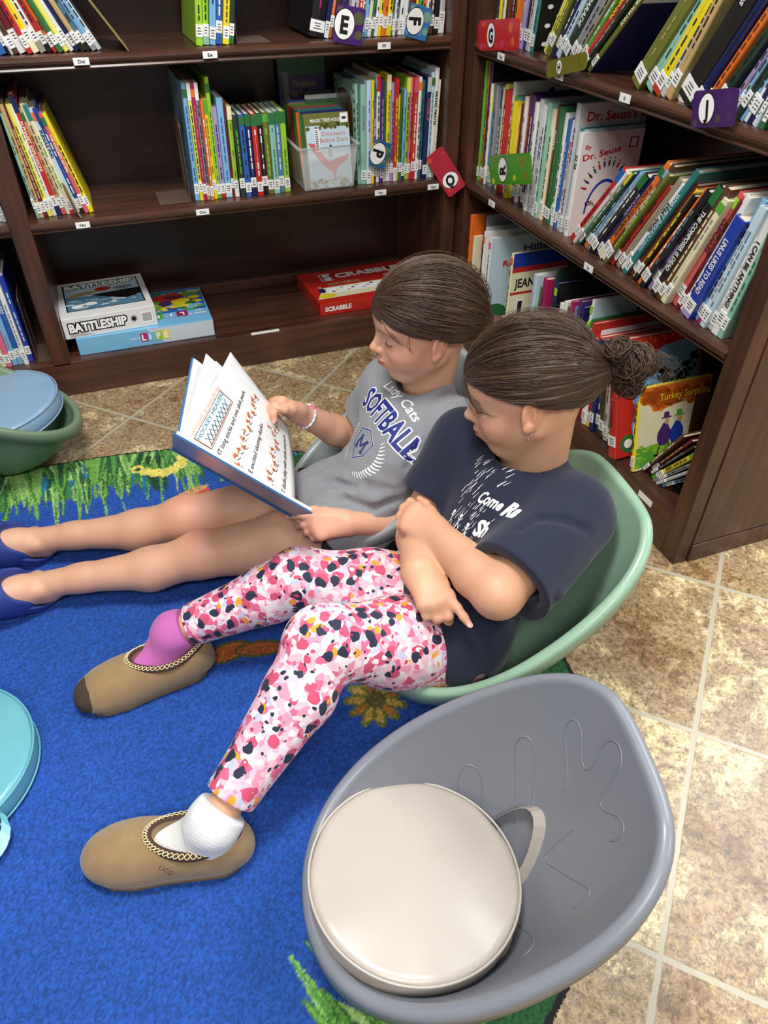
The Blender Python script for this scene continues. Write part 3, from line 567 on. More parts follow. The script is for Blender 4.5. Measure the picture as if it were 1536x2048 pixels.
label_book(o, 'orange and yellow cover with two strolling turkeys and Turkey lettering', 'covers on the lowest shelf of the right bookcase')
row('R', [(9,17,'sky'),(8,17,'silver'),(8,17,'grey'),(12,17,'yellow','NO BUNNY HERE!','black','leaf','leaf'),(7,18,'black','','grey'),(9,18,'maroon','','tan'),(9,18,'brown','','cream')][::-1], -1.036, -1.112, Z0R, 30, 44, 0.03, 'slumped against the end panel', 'books slumped against the end panel')
# translucent lid among them
PLA = mat('frosted_plastic', rgb(214, 214, 206), 0.3, trans=0.35)
lid = thing('storage_box', 'frosted plastic box with a lid among the lowest right shelf books', 'storage box')
MB().box((0.0, -.470, .1175), (.24, -.350, .20)).build('body', PLA, lid, bevel=.006)
MB().box((-.006, -.474, .2), (.245, -.346, .214)).build('lid', PLA, lid, bevel=.004)

# ------------------------------------------------------------------ bin of paperbacks
bn = thing('storage_bin', 'clear plastic bin packed with paperbacks on the middle shelf', 'bin')
CLR = bpy.data.materials.new('clear_plastic'); CLR.use_nodes = True; _b = CLR.node_tree.nodes['Principled BSDF']; _b.inputs['Base Color'].default_value = (.93, .95, .95, 1); _b.inputs['Roughness'].default_value = .12; _b.inputs['Alpha'].default_value = .28; _b.inputs['Coat Weight'].default_value = .5
x0, x1, y0_, y1_ = -.492, -.318, .012, .262
mb = MB(); e = .012; hh = .118
def ring(a, z): return [(x0+a, y0_+a, z), (x1-a, y0_+a, z), (x1-a, y1_-a, z), (x0+a, y1_-a, z)]
mb.add(ring(e, Z2L+.0008)+ring(0, Z2L+hh)+ring(.0015, Z2L+hh)+ring(e+.0015, Z2L+.003), [(0, 3, 2, 1), (12, 13, 14, 15)]+[(i, (i+1) % 4, 4+(i+1) % 4, 4+i) for i in range(4)]+[(4+i, 4+(i+1) % 4, 8+(i+1) % 4, 8+i) for i in range(4)]+[(8+i, 8+(i+1) % 4, 12+(i+1) % 4, 12+i) for i in range(4)])
mb.build('body', CLR, bn, bevel=.004)
mb = MB(); q = [np.array(p) for p in ring(-.004, Z2L+hh)]; mb.tube(q, .004, 6, close=True); mb.build('rim', CLR, bn, smooth=True)
def pb_cover(front):
    def fn(mb, P, d, h):
        mb.quad(P(0, 0), P(1, 0), P(1, 1), P(0, 1), 0)
        mb.quad(P(0, .84, 1e-4), P(1, .84, 1e-4), P(1, 1, 1e-4), P(0, 1, 1e-4), 1)
        rr = random.Random(2)
        for k in range(26): dot_poly(mb, P, rr.uniform(0, 1), .82+rr.uniform(-.02, .03), .04, d/h, 1, e=1.5e-4, n=8)
        ctext(mb, P, 'MAGIC TREE HOUSE', .12, .885, .045, .70, 2, d, h, e=3e-4)
        ctext(mb, P, 'Dinosaurs', .36, .70, .06, .52, 3, d, h, e=3e-4, bold=.0); ctext(mb, P, 'Before Dark', .30, .615, .06, .64, 3, d, h, e=3e-4, bold=.0)
        mb.quad(P(.80, .86, 4e-4), P(.98, .86, 4e-4), P(.98, .985, 4e-4), P(.80, .985, 4e-4), 4); dot_poly(mb, P, .89, .92, .055, d/h, 5, e=5e-4, ry=.025)
        mb.quad(P(.19, .5, 4e-4), P(.30, .5, 4e-4), P(.30, .8, 4e-4), P(.19, .8, 4e-4), 4)
        for k in range(12): mb.quad(P(.205, .515+.023*k, 5e-4), P(.27, .515+.023*k, 5e-4), P(.27, .527+.023*k, 5e-4), P(.205, .527+.023*k, 5e-4), 5)
        # flying reptile with a rider
        mb.add([P(u, v, 3e-4) for u, v in [(.02, .62), (.22, .60), (.40, .40), (.5, .36), (.7, .40), (.97, .44), (.9, .36), (.72, .30), (.62, .22), (.60, .08), (.54, .22), (.42, .27), (.25, .38)]], [tuple(range(13))[::-1]], 6)
        dot_poly(mb, P, .52, .47, .05, d/h, 7, e=5e-4, ry=.08); dot_poly(mb, P, .54, .56, .03, d/h, 5, e=5e-4)
        for k in range(50): dot_poly(mb, P, rr.uniform(0, 1), rr.uniform(0, .12), rr.uniform(.015, .05), d/h, rr.choice((1, 7, 8)), e=2e-4, n=7)
        return [cmat('pale'), cmat('olive'), WHITE, cmat('rose'), WHITE, BLACK, cmat('rose'), cmat('tan'), cmat('stone')]
    return fn
def paperback(c, x, y, z, back, lab, fnt=None, h=.193, yaw=0.0, spin=0.0):
    """paperback filed with its cover facing the room; spine on the left"""
    o = book(.0055, h, .132, c, name='paperback_book', hard=False, call=False)
    # local +x (front cover) -> world -y ; local +y (fore edge) -> world +x
    Rm = Matrix(((0, 1, 0, 0), (-1, 0, 0, 0), (0, 0, 1, 0), (0, 0, 0, 1)))
    o.matrix_world = Matrix.Translation((x, y, z)) @ Matrix.Rotation(math.radians(spin), 4, 'Z') @ Matrix.Rotation(math.radians(back), 4, 'X') @ Rm
    if fnt: art(o, .0055, .132, h, fnt)
    label_book(o, lab, 'paperbacks in the clear bin'); return o
paperback('olive', x0+.028, .032, Z2L+.0045, -9, 'frontmost paperback in the clear bin, its cover showing a red flying reptile', pb_cover(1))
cc = ['green', 'navy', 'maroon', 'orange', 'teal', 'purple', 'green', 'rose', 'steel', 'brown', 'leaf', 'navy', 'red', 'tan', 'grey', 'olive', 'blue', 'black', 'green']
for i in range(19):
    paperback(cc[i], x0+.020+.012*((i*7) % 3)/3, .043+.0102*i, Z2L+.0045, -9+2.0*math.sin(i*1.7), f'{cn(cc[i])} paperback, {ORD[i]} one behind the front book in the clear bin', h=.190+.003*((i*5) % 3), spin=1.5*math.sin(i*2.3))
for j in range(3):
    o = paperback(('green', 'white', 'dark')[j], x0+.075+.006*j, .150+.03*j, Z2L+.018+.006*j, -16, f"{('green', 'white', 'dark green')[j]} paperback sticking up {('lowest', 'midway', 'highest')[j]} at the back right of the clear bin", h=.193)
# book standing against the back of the shelf
def stallion(mb, P, d, h):
    mb.quad(P(0, 0), P(1, 0), P(1, 1), P(0, 1), 0); mb.quad(P(0, .80, 1e-4), P(1, .80, 1e-4), P(1, 1, 1e-4), P(0, 1, 1e-4), 1)
    ctext(mb, P, 'Stallion', .28, .66, .075, .5, 2, d, h, e=3e-4); ctext(mb, P, 'by Starlight', .26, .55, .07, .6, 2, d, h, e=3e-4)
    mb.quad(P(.08, .5, 3e-4), P(.2, .5, 3e-4), P(.2, .84, 3e-4), P(.08, .84, 3e-4), 3)
    mb.add([P(u, v, 2e-4) for u, v in [(.4, 0), (.42, .3), (.55, .42), (.68, .40), (.78, .3), (.8, 0)]], [(5, 4, 3, 2, 1, 0)], 4)
    return [cmat('purple'), cmat('green'), cmat('khaki'), cmat('grey'), BLACK]
o = book(.011, .215, .145, 'purple', name='chapter_book', call=False)
o.matrix_world = Matrix.Translation((-.478, .268, Z2L+.085)) @ Matrix.Rotation(math.radians(-4), 4, 'X') @ Matrix(((0, 1, 0, 0), (-1, 0, 0, 0), (0, 0, 1, 0), (0, 0, 0, 1)))
art(o, .011, .145, .215, stallion); label_book(o, 'purple book with green top band standing behind the clear bin of paperbacks', 'books beside the clear bin')
# dark checkered cover left of the Pp run
def check(mb, P, d, h):
    mb.quad(P(0, 0), P(1, 0), P(1, 1), P(0, 1), 0)
    for k in range(22):
        for (u0, u1) in ((.02, .07), (.93, .98)):
            mb.quad(P(u0, k/22, 1e-4), P(u1, k/22, 1e-4), P(u1, k/22+.024, 1e-4), P(u0, k/22+.024, 1e-4), 1+(k % 2))
        mb.quad(P(.04+k*.042, .94, 1e-4), P(.06+k*.042, .94, 1e-4), P(.06+k*.042, .985, 1e-4), P(.04+k*.042, .985, 1e-4), 1+(k % 2))
    pts = [(.13, .04), (.13, .78), (.2, .87), (.5, .91), (.8, .87), (.87, .78), (.87, .04)]
    mb.add([P(u, v, 1.5e-4) for u, v in pts], [tuple(range(7))[::-1]], 3)
    return [cmat('mint'), BLACK, WHITE, cmat('brown')]
o = book(.009, .262, .20, 'mint', name='picture_book', call=False); place(o, 'L', -.3085, Z2L+.0003, .05, -1.0, .009); art(o, .009, .20, .262, check, side=-1)
label_book(o, 'checker bordered cover with brown panel, right of the clear bin', 'books beside the clear bin')
# olive pamphlet leaning on the Dd run and pamphlet among the Nn run
for (p_, lab) in (((-.935, .002, Z1L+.0006, 46), 'thin olive pamphlet slipping down at the right end of the Dd run'), ):
    mb = MB().box((-.0012, 0, 0), (.0012, .17, .23)); o = mb.build('pamphlet', mat('pamphlet_olive', rgb(150, 138, 80), .5, noise=(30, .4)))
    o.matrix_world = Matrix.Translation((p_[0]+.035, p_[1], p_[2])) @ Matrix.Rotation(math.radians(-33), 4, 'Y'); label_book(o, lab, 'pamphlets on the shelves', 'pamphlet')
o = MB().box((-.001, -.012, 0), (.001, .15, .085)).build('pamphlet', mat('pamphlet_tan', rgb(176, 158, 110), .5, noise=(25, .4))); o.matrix_world = Matrix.Translation((-1.105, .02, Z2L+.0008)) @ Matrix.Rotation(math.radians(-12), 4, 'Y') @ Matrix.Rotation(math.radians(12), 4, 'Z')
label_book(o, 'short tan pamphlet sticking out between books above the Nn tag', 'pamphlets on the shelves', 'pamphlet')

# ------------------------------------------------------------------ bookends
def bookend(x, y, z, lab, w=.12, h=.20, tilt=0, yaw=0):
    b = thing('bookend', lab, 'bookend', group='brown metal bookends')
    mb = MB()
    # plate with a tall slot, rounded top, foot to one side
    def outline(w_, h_, r, n=6):
        pts = [(-w_/2, 0), (w_/2, 0)]
        for cx, sg, a0 in ((w_/2-r, 1, 0), (-w_/2+r, -1, PI/2)):
            for i in range(n+1): a = a0+PI/2*i/n; pts.append((cx+r*math.cos(a), h_-r+r*math.sin(a)))
        return pts
    o_ = outline(w, h, .02); i_ = outline(w*.34, h*.72, .018); n = len(o_)
    vs = [(0, a, b2) for a, b2 in o_]+[(0, a, b2) for a, b2 in i_]; vs += [(.0014, p[1], p[2]) for p in vs]
    fs = []
    for k in range(1, n): k2 = (k+1) % n; fs.append((k, k2, n+k2, n+k)); fs.append((2*n+k, 3*n+k, 3*n+k2, 2*n+k2)); fs.append((k, 2*n+k, 2*n+k2, k2)); fs.append((n+k, n+k2, 3*n+k2, 3*n+k))
    mb.add(vs, fs); mb.build('plate', STEEL, b)
    MB().box((-.085, -w/2, 0), (.001, w/2, .0014)).build('foot', STEEL, b, bevel=.0004)
    b.matrix_world = Matrix.Translation((x, y, z)) @ Matrix.Rotation(math.radians(yaw), 4, 'Z') @ Matrix.Rotation(math.radians(tilt), 4, 'Y')
    return b
bookend(-.806, .105, Z2L+.0006, 'brown metal bookend left of the Oo books on the middle shelf')
bookend(-.628, .10, Z1L+.0006, 'brown metal bookend right of the small run above the Ee tag', yaw=180)
bookend(-1.322, .09, Z0L+.0006, 'brown metal bookend at the divider on the lowest shelf', yaw=180)

# ------------------------------------------------------------------ letter signs
def sign(ch, pts, c1, c2, c3, lab, rot=0.0, bx=-.16):
    """card through four measured corners (lower left, lower right, upper right, upper left as the card is seen)"""
    P = [np.array(p, float) for p in pts]; ctr = sum(P)/4
    xd = unit((P[1]-P[0])+(P[2]-P[3])); yd = (P[3]-P[0])+(P[2]-P[1]); nd = unit(np.cross(xd, yd)); yd = unit(np.cross(nd, xd))
    W = (np.linalg.norm(P[1]-P[0])+np.linalg.norm(P[2]-P[3]))/2; H = abs(((P[3]-P[0])+(P[2]-P[1]))@yd)/2
    t = thing('letter_sign', lab, 'sign', tuple(ctr), 'letter signs between the books')
    def Q(u, v, e=0.0): return tuple(xd*u*W+yd*v*H+nd*e)
    mb = MB(); n = []
    r = .07
    for cx, cy, a0 in ((.5-r, .5-r*W/H, 0), (-.5+r, .5-r*W/H, PI/2), (-.5+r, -.5+r*W/H, PI), (.5-r, -.5+r*W/H, 1.5*PI)):
        for i in range(5): a = a0+PI/2*i/4; n.append((cx+r*math.cos(a), cy+r*W/H*math.sin(a)))
    k = len(n); mb.add([Q(u, v, 0) for u, v in n]+[Q(u, v, -.0016) for u, v in n], [tuple(range(k)), tuple(range(k, 2*k))[::-1]]+[(i, k+i, k+(i+1) % k, (i+1) % k) for i in range(k)])
    ms = [mat('sign_'+ch, rgb(*c1), .3, .4), mat('sign2_'+ch, rgb(*c2), .3, .4), mat('sign3_'+ch, rgb(*c3), .3, .4)]
    rr = random.Random(ord(ch))
    def disc(cu, cv, rad, mi, e, m_=18, inner=0):
        vs = [Q(cu+rad*math.cos(2*PI*i/m_)/W, cv+rad*math.sin(2*PI*i/m_)/H, e) for i in range(m_)]; mb.add(vs, [tuple(range(m_))], mi)
    spots = [(.30, .22, .19), (.12, -.28, .12), (.36, -.22, .15), (-.40, -.38, .13), (-.36, .36, .1)]
    for i, (u, v, rd) in enumerate(spots):
        rd *= H*.95; disc(u, v, min(rd, (.49-abs(u))*W, (.49-abs(v))*H) if rd > 0 else rd, 1+(i % 2), .0002)
        for q in range(16):
            a = 2*PI*q/16; rd2 = min(rd, (.49-abs(u))*W, (.49-abs(v))*H)*.8; disc(u+rd2*math.cos(a)/W, v+rd2*math.sin(a)/H, rd2*.10, 1+((i+1) % 2), .0004, 6)
    mb.build('card', ms, t)
    L_ = MB(); ru, rv = H*.40*.80, H*.40
    def ell(s, e, mi): L_.add([Q(bx+ru*s*math.cos(2*PI*i/28)/W, rv*s*math.sin(2*PI*i/28)/H, e) for i in range(28)], [tuple(range(28))], mi)
    ell(1.07, .0006, 1); ell(1, .0008, 0)
    c, s_ = math.cos(rot), math.sin(rot); text_on(L_, ch, np.array(Q(bx, 0, .001)), xd*c+yd*s_, yd*c-xd*s_, H*.46, mi=1, bold=.045, center=True, stretch=.85)
    L_.build('letter_badge', [WHITE, BLACK], t)
    return t
def sg(ch, px, axis, val, *a, **k):
    vals = val if hasattr(val, '__len__') else [val]*4
    return sign(ch, [at(p[0], p[1], axis, v) for p, v in zip(px, vals)], *a, **k)
sg('G', [(950, 102), (1035, 100), (1042, 36), (962, 40)], 'x', -.006, (200, 30, 36), (226, 96, 30), (206, 50, 110), 'red letter G sign at the left end of the right bookcase')
sg('H', [(1078, 162), (1160, 140), (1188, 100), (1108, 118)], 'x', -.012, (112, 108, 30), (92, 104, 26), (128, 124, 40), 'olive letter H sign hanging off the upper right shelf', rot=.15)
sg('J', [(1360, 256), (1442, 254), (1507, 172), (1410, 180)], 'x', -.014, (62, 26, 96), (70, 34, 104), (76, 62, 70), 'purple letter J sign on the upper right shelf', rot=.1)
sg('R', [(974, 370), (1059, 368), (1066, 305), (984, 310)], 'x', -.006, (70, 150, 34), (128, 110, 30), (206, 214, 40), 'green letter R sign on the middle right shelf', rot=PI/2)
sg('Q', [(868, 345), (865, 264), (921, 358), (908, 410)], 'y', -.012, (178, 34, 52), (196, 50, 50), (216, 80, 40), 'red letter Q sign hanging across the corner post', rot=0) if False else None
sg('E', [(654, 80), (714, 92), (740, 20), (684, 8)], 'y', -.010, (70, 32, 110), (88, 90, 60), (80, 40, 120), 'purple letter E sign at the edge of the top shelf')
sg('F', [(806, 70), (850, 83), (868, 20), (824, 4)], 'y', -.010, (52, 116, 178), (126, 168, 140), (70, 140, 190), 'blue letter F sign at the edge of the top shelf', rot=-PI/2+.2)
sg('P', [(746, 335), (775, 340), (776, 288), (745, 272)], 'y', .024, (40, 96, 140), (88, 128, 90), (60, 120, 150), 'blue letter P sign tucked in the Pp books', rot=-PI/2, )
# the Q sign pokes out past the post
sign('Q', [at(866, 345, 'y', .02), at(908, 410, 'y', -.045), at(922, 356, 'y', -.045), at(868, 262, 'y', .02)], (178, 34, 52), (196, 50, 50), (216, 80, 40), 'red letter Q sign hanging across the corner post', rot=.9, bx=.20)
sg('I', [(1340, 210), (1372, 214), (1410, 135), (1380, 130)], 'x', .03, (150, 130, 20), (96, 120, 24), (190, 150, 30), 'golden letter I sign half hidden behind the thick black book')

# ------------------------------------------------------------------ board games on the lowest shelf
def boxgame(name, label, w, d, h, m, loc, rz):
    t = thing(name, label, 'board game', loc, 'board games on the lowest shelf'); t.rotation_euler = (0, 0, rz)
    MB().box((0, 0, 0), (w, d, h)).build('lid', m, t, bevel=.0015); return t
bw = mat('game_white', rgb(226, 226, 224), .35, .3); bl = mat('game_blue', rgb(120, 184, 222), .35, .3); brd = mat('game_red', rgb(196, 40, 30), .35, .3)
g = boxgame('board_game', 'pale blue game box lying beneath the white ship game', .405, .265, .054, bl, (-1.203, .030, Z0L+.0005), 0)
mb = MB(); W_, D_ = .405, .265
mb.quad((.006, .09, .0543), (W_-.004, .09, .0543), (W_-.004, D_-.004, .0543), (.006, D_-.004, .0543), 0)
rr = random.Random(9)
for k in range(150):
    u, v = rr.uniform(.19, W_-.02), rr.uniform(.10, D_-.02); rd = rr.uniform(.006, .02)
    mb.add([(u+rd*math.cos(a), v+rd*.6*math.sin(a), .0545+k*1e-6) for a in [2*PI*i/9 for i in range(9)]], [tuple(range(9))], rr.choice((1, 1, 2, 2, 3, 4, 5)))
for (u, v, a_, b2, mi) in ((.29, .205, .055, .028, 4), (.31, .20, .03, .014, 8), (.33, .17, .03, .02, 2), (.28, .16, .02, .02, 9)):
    mb.add([(u+a_*math.cos(a), v+b2*math.sin(a), .0549+.00003*mi) for a in [2*PI*i/20 for i in range(20)]], [tuple(range(20))], mi)
for i, (ch, mi) in enumerate((('E', 2), ('F', 1), ('I', 5), ('L', 6))):
    u = .19+i*.038; mb.quad((u, .052, .0552), (u+.034, .052, .0552), (u+.034, .088, .0552), (u, .088, .0552), mi); text_on(mb, ch, (u+.024, .078, .0553), (-1, 0, 0), (0, -1, 0), .02, mi=7, bold=.04)
text_on(mb, 'the', (.385, .085, .0553), (-1, 0, 0), (0, -1, 0), .012, mi=7, bold=.03); text_on(mb, 'Game of', (.395, .062, .0553), (-1, 0, 0), (0, -1, 0), .013, length=.055, mi=7, bold=.03)
mb.build('cover_art', [cmat('blue'), cmat('leaf'), cmat('yellow'), cmat('green'), cmat('red'), cmat('sky'), cmat('magenta'), WHITE, cmat('maroon'), cmat('purple')], g)
mb = MB(); mb.quad((W_*.62, -.0004, .002), (W_-.002, -.0004, .002), (W_-.002, -.0004, .052), (W_*.5, -.0004, .052), 0); 
for i, (ch, mi) in enumerate((('L', 1), ('I', 2), ('F', 3), ('E', 4))):
    u = .182+i*.022; mb.quad((u, -.0007, .014), (u+.021, -.0007, .014), (u+.021, -.0007, .042), (u, -.0007, .042), mi); text_on(mb, ch, (u+.0035, -.0008, .019), (1, 0, 0), (0, 0, 1), .018, mi=5, bold=.05)
text_on(mb, 'GAME OF', (.150, -.0008, .024), (1, 0, 0), (0, 0, 1), .007, length=.03, mi=5)
mb.build('side_print', [mat('game_pale', rgb(200, 212, 222), .4), cmat('magenta'), mat('game_blue', rgb(120, 184, 222), .35, .3), cmat('lime'), cmat('yellow'), WHITE], g)
zt = Z0L+.055
g2 = boxgame('board_game', 'white ship battle game box with black lettering beside the divider', .268, .268, .062, bw, (-1.229, .033, zt), math.radians(3.0))
mb = MB(); z_ = .0622; W_ = .268
mb.quad((.022, .045, z_), (.25, .045, z_), (.25, .25, z_), (.022, .25, z_), 1); mb.quad((.026, .049, z_+.0001), (.246, .049, z_+.0001), (.246, .246, z_+.0001), (.026, .246, z_+.0001), 2)
mb.quad((.026, .049, z_+.0002), (.246, .049, z_+.0002), (.246, .13, z_+.0002), (.026, .15, z_+.0002), 3)
mb.add([(u, v, z_+.0003) for u, v in [(.1, .15), (.246, .16), (.246, .11), (.2, .09), (.16, .11)]], [(0, 4, 3, 2, 1)], 1)
mb.add([(u, v, z_+.0004) for u, v in [(.03, .15), (.06, .175), (.10, .18), (.13, .17), (.10, .158), (.05, .145)]], [(0, 5, 4, 3, 2, 1)], 4)
for k in range(40):
    u, v, rd = rr.uniform(.03, .24), rr.uniform(.06, .12), rr.uniform(.002, .01); mb.add([(u+rd*math.cos(a)*2, v+rd*.5*math.sin(a), z_+.0003) for a in [2*PI*i/8 for i in range(8)]], [tuple(range(8))], rr.choice((5, 3, 2)))
for (u, v) in ((.055, .075), (.095, .085)): mb.add([(u+.018*math.cos(a), v+.013*math.sin(a), z_+.0005) for a in [2*PI*i/12 for i in range(12)]], [tuple(range(12))], 5)
mb.add([(.14+.026*math.cos(a), .185+.016*math.sin(a), z_+.0005) for a in [2*PI*i/10 for i in range(10)]], [tuple(range(10))], 6)
mb.add([(.20+.03*math.cos(a), .178+.014*math.sin(a), z_+.0005) for a in [2*PI*i/10 for i in range(10)]], [tuple(range(10))], 7)
for dx, dy in ((-.0025, -.002), (.0025, -.002), (-.0025, .003), (.0025, .003)): text_on(mb, 'BATTLESHIP', (.028+dx, .212+dy, z_+.0006), (1, -.0, 0), (0, 1, 0), .03, length=.21, mi=1, bold=.05)
text_on(mb, 'BATTLESHIP', (.028, .212, z_+.0008), (1, 0, 0), (0, 1, 0), .03, length=.21, mi=0, bold=.045)
mb.build('cover_art', [WHITE, BLACK, cmat('pale'), cmat('steel'), cmat('khaki'), cmat('white'), cmat('red'), cmat('grey')], g2)
mb = MB()
for dx in (-.003, 0, .003):
    for dz in (-.003, 0, .003): text_on(mb, 'BATTLESHIP', (.016+dx, -.0004, .020+dz), (1, 0, 0), (0, 0, 1), .026, length=.165, mi=1, bold=.055)
text_on(mb, 'BATTLESHIP', (.016, -.0008, .020), (1, 0, 0), (0, 0, 1), .026, length=.165, mi=0, bold=.05)
mb.quad((.225, -.0004, .014), (.256, -.0004, .014), (.256, -.0004, .048), (.225, -.0004, .048), 0)
for k in range(9): mb.quad((.2275+.003*k, -.0006, .018), (.229+.003*k, -.0006, .018), (.229+.003*k, -.0006, .044), (.2275+.003*k, -.0006, .044), 1)
mb.add([(.202+.012*math.cos(a)*(1 if i % 2 else .45), -.0005, .032+.013*math.sin(a)*(1 if i % 2 else .45)) for i, a in [(i, 2*PI*i/16) for i in range(16)]], [tuple(range(16))], 1)
for k in range(4): mb.quad((.014, -.0004, .005+.0025*k), (.085-.01*k, -.0004, .005+.0025*k), (.085-.01*k, -.0004, .006+.0025*k), (.014, -.0004, .006+.0025*k), 2)
mb.build('side_print', [WHITE, BLACK, cmat('grey')], g2)
g3 = boxgame('board_game', 'flat red word game box on the lowest shelf behind the grey shirt girl', .395, .262, .042, brd, (-.448, .045, Z0L+.0005), math.radians(2.0))
mb = MB(); z_ = .0423
mb.quad((.006, .035, z_), (.39, .035, z_), (.39, .12, z_), (.05, .12, z_), 2)
mb.quad((.05, .07, z_+.0002), (.39, .07, z_+.0002), (.39, .112, z_+.0002), (.06, .112, z_+.0002), 0); 
for k in range(18): u = .07+.018*k; v = .078+.012*(k % 3); mb.quad((u, v, z_+.0003), (u+.012, v, z_+.0003), (u+.012, v+.008, z_+.0003), (u, v+.008, z_+.0003), (4, 5, 3, 6)[k % 4])
for k in range(7): u = .075+.017*k; mb.quad((u, .135, z_+.0003), (u+.014, .135, z_+.0003), (u+.014, .150, z_+.0003), (u, .150, z_+.0003), 6); text_on(mb, 'GAME ON'[k], (u+.004, .138, z_+.0004), (1, 0, 0), (0, 1, 0), .009, mi=1, bold=.03) if 'GAME ON'[k] != ' ' else None
mb.add([(.045+.03*math.cos(a), .055+.017*math.sin(a), z_+.0004) for a in [2*PI*i/20 for i in range(20)]], [tuple(range(20))], 5)
for (u, v) in ((.04, .10), (.29, .13), (.35, .13)): mb.add([(u+.012*math.cos(a), v+.02*math.sin(a), z_+.0005) for a in [2*PI*i/12 for i in range(12)]], [tuple(range(12))], 4); mb.add([(u+.008*math.cos(a), v+.024+.009*math.sin(a), z_+.0006) for a in [2*PI*i/12 for i in range(12)]], [tuple(range(12))], 6)
text_on(mb, 'S', (.075, .180, z_+.0004), (1, 0, 0), (0, 1, 0), .045, mi=0, bold=.05); text_on(mb, 'CRABBLE', (.120, .185, z_+.0004), (1, 0, 0), (0, 1, 0), .036, length=.24, mi=0, bold=.05)
for (a, b2) in (((.066, .172), (.112, .176)), ((.066, .228), (.112, .232)), ((.066, .172), (.069, .232)), ((.109, .172), (.112, .18))): mb.quad((a[0], a[1], z_+.0003), (b2[0], a[1], z_+.0003), (b2[0], b2[1], z_+.0003), (a[0], b2[1], z_+.0003), 0)
mb.build('cover_art', [WHITE, BLACK, cmat('cream'), cmat('sky'), cmat('navy'), cmat('yellow'), cmat('tan')], g3)
mb = MB(); text_on(mb, 'SCRABBLE', (.016, -.0006, .014), (1, 0, 0), (0, 0, 1), .015, length=.092, mi=0, bold=.05); mb.build('side_print', [WHITE], g3)

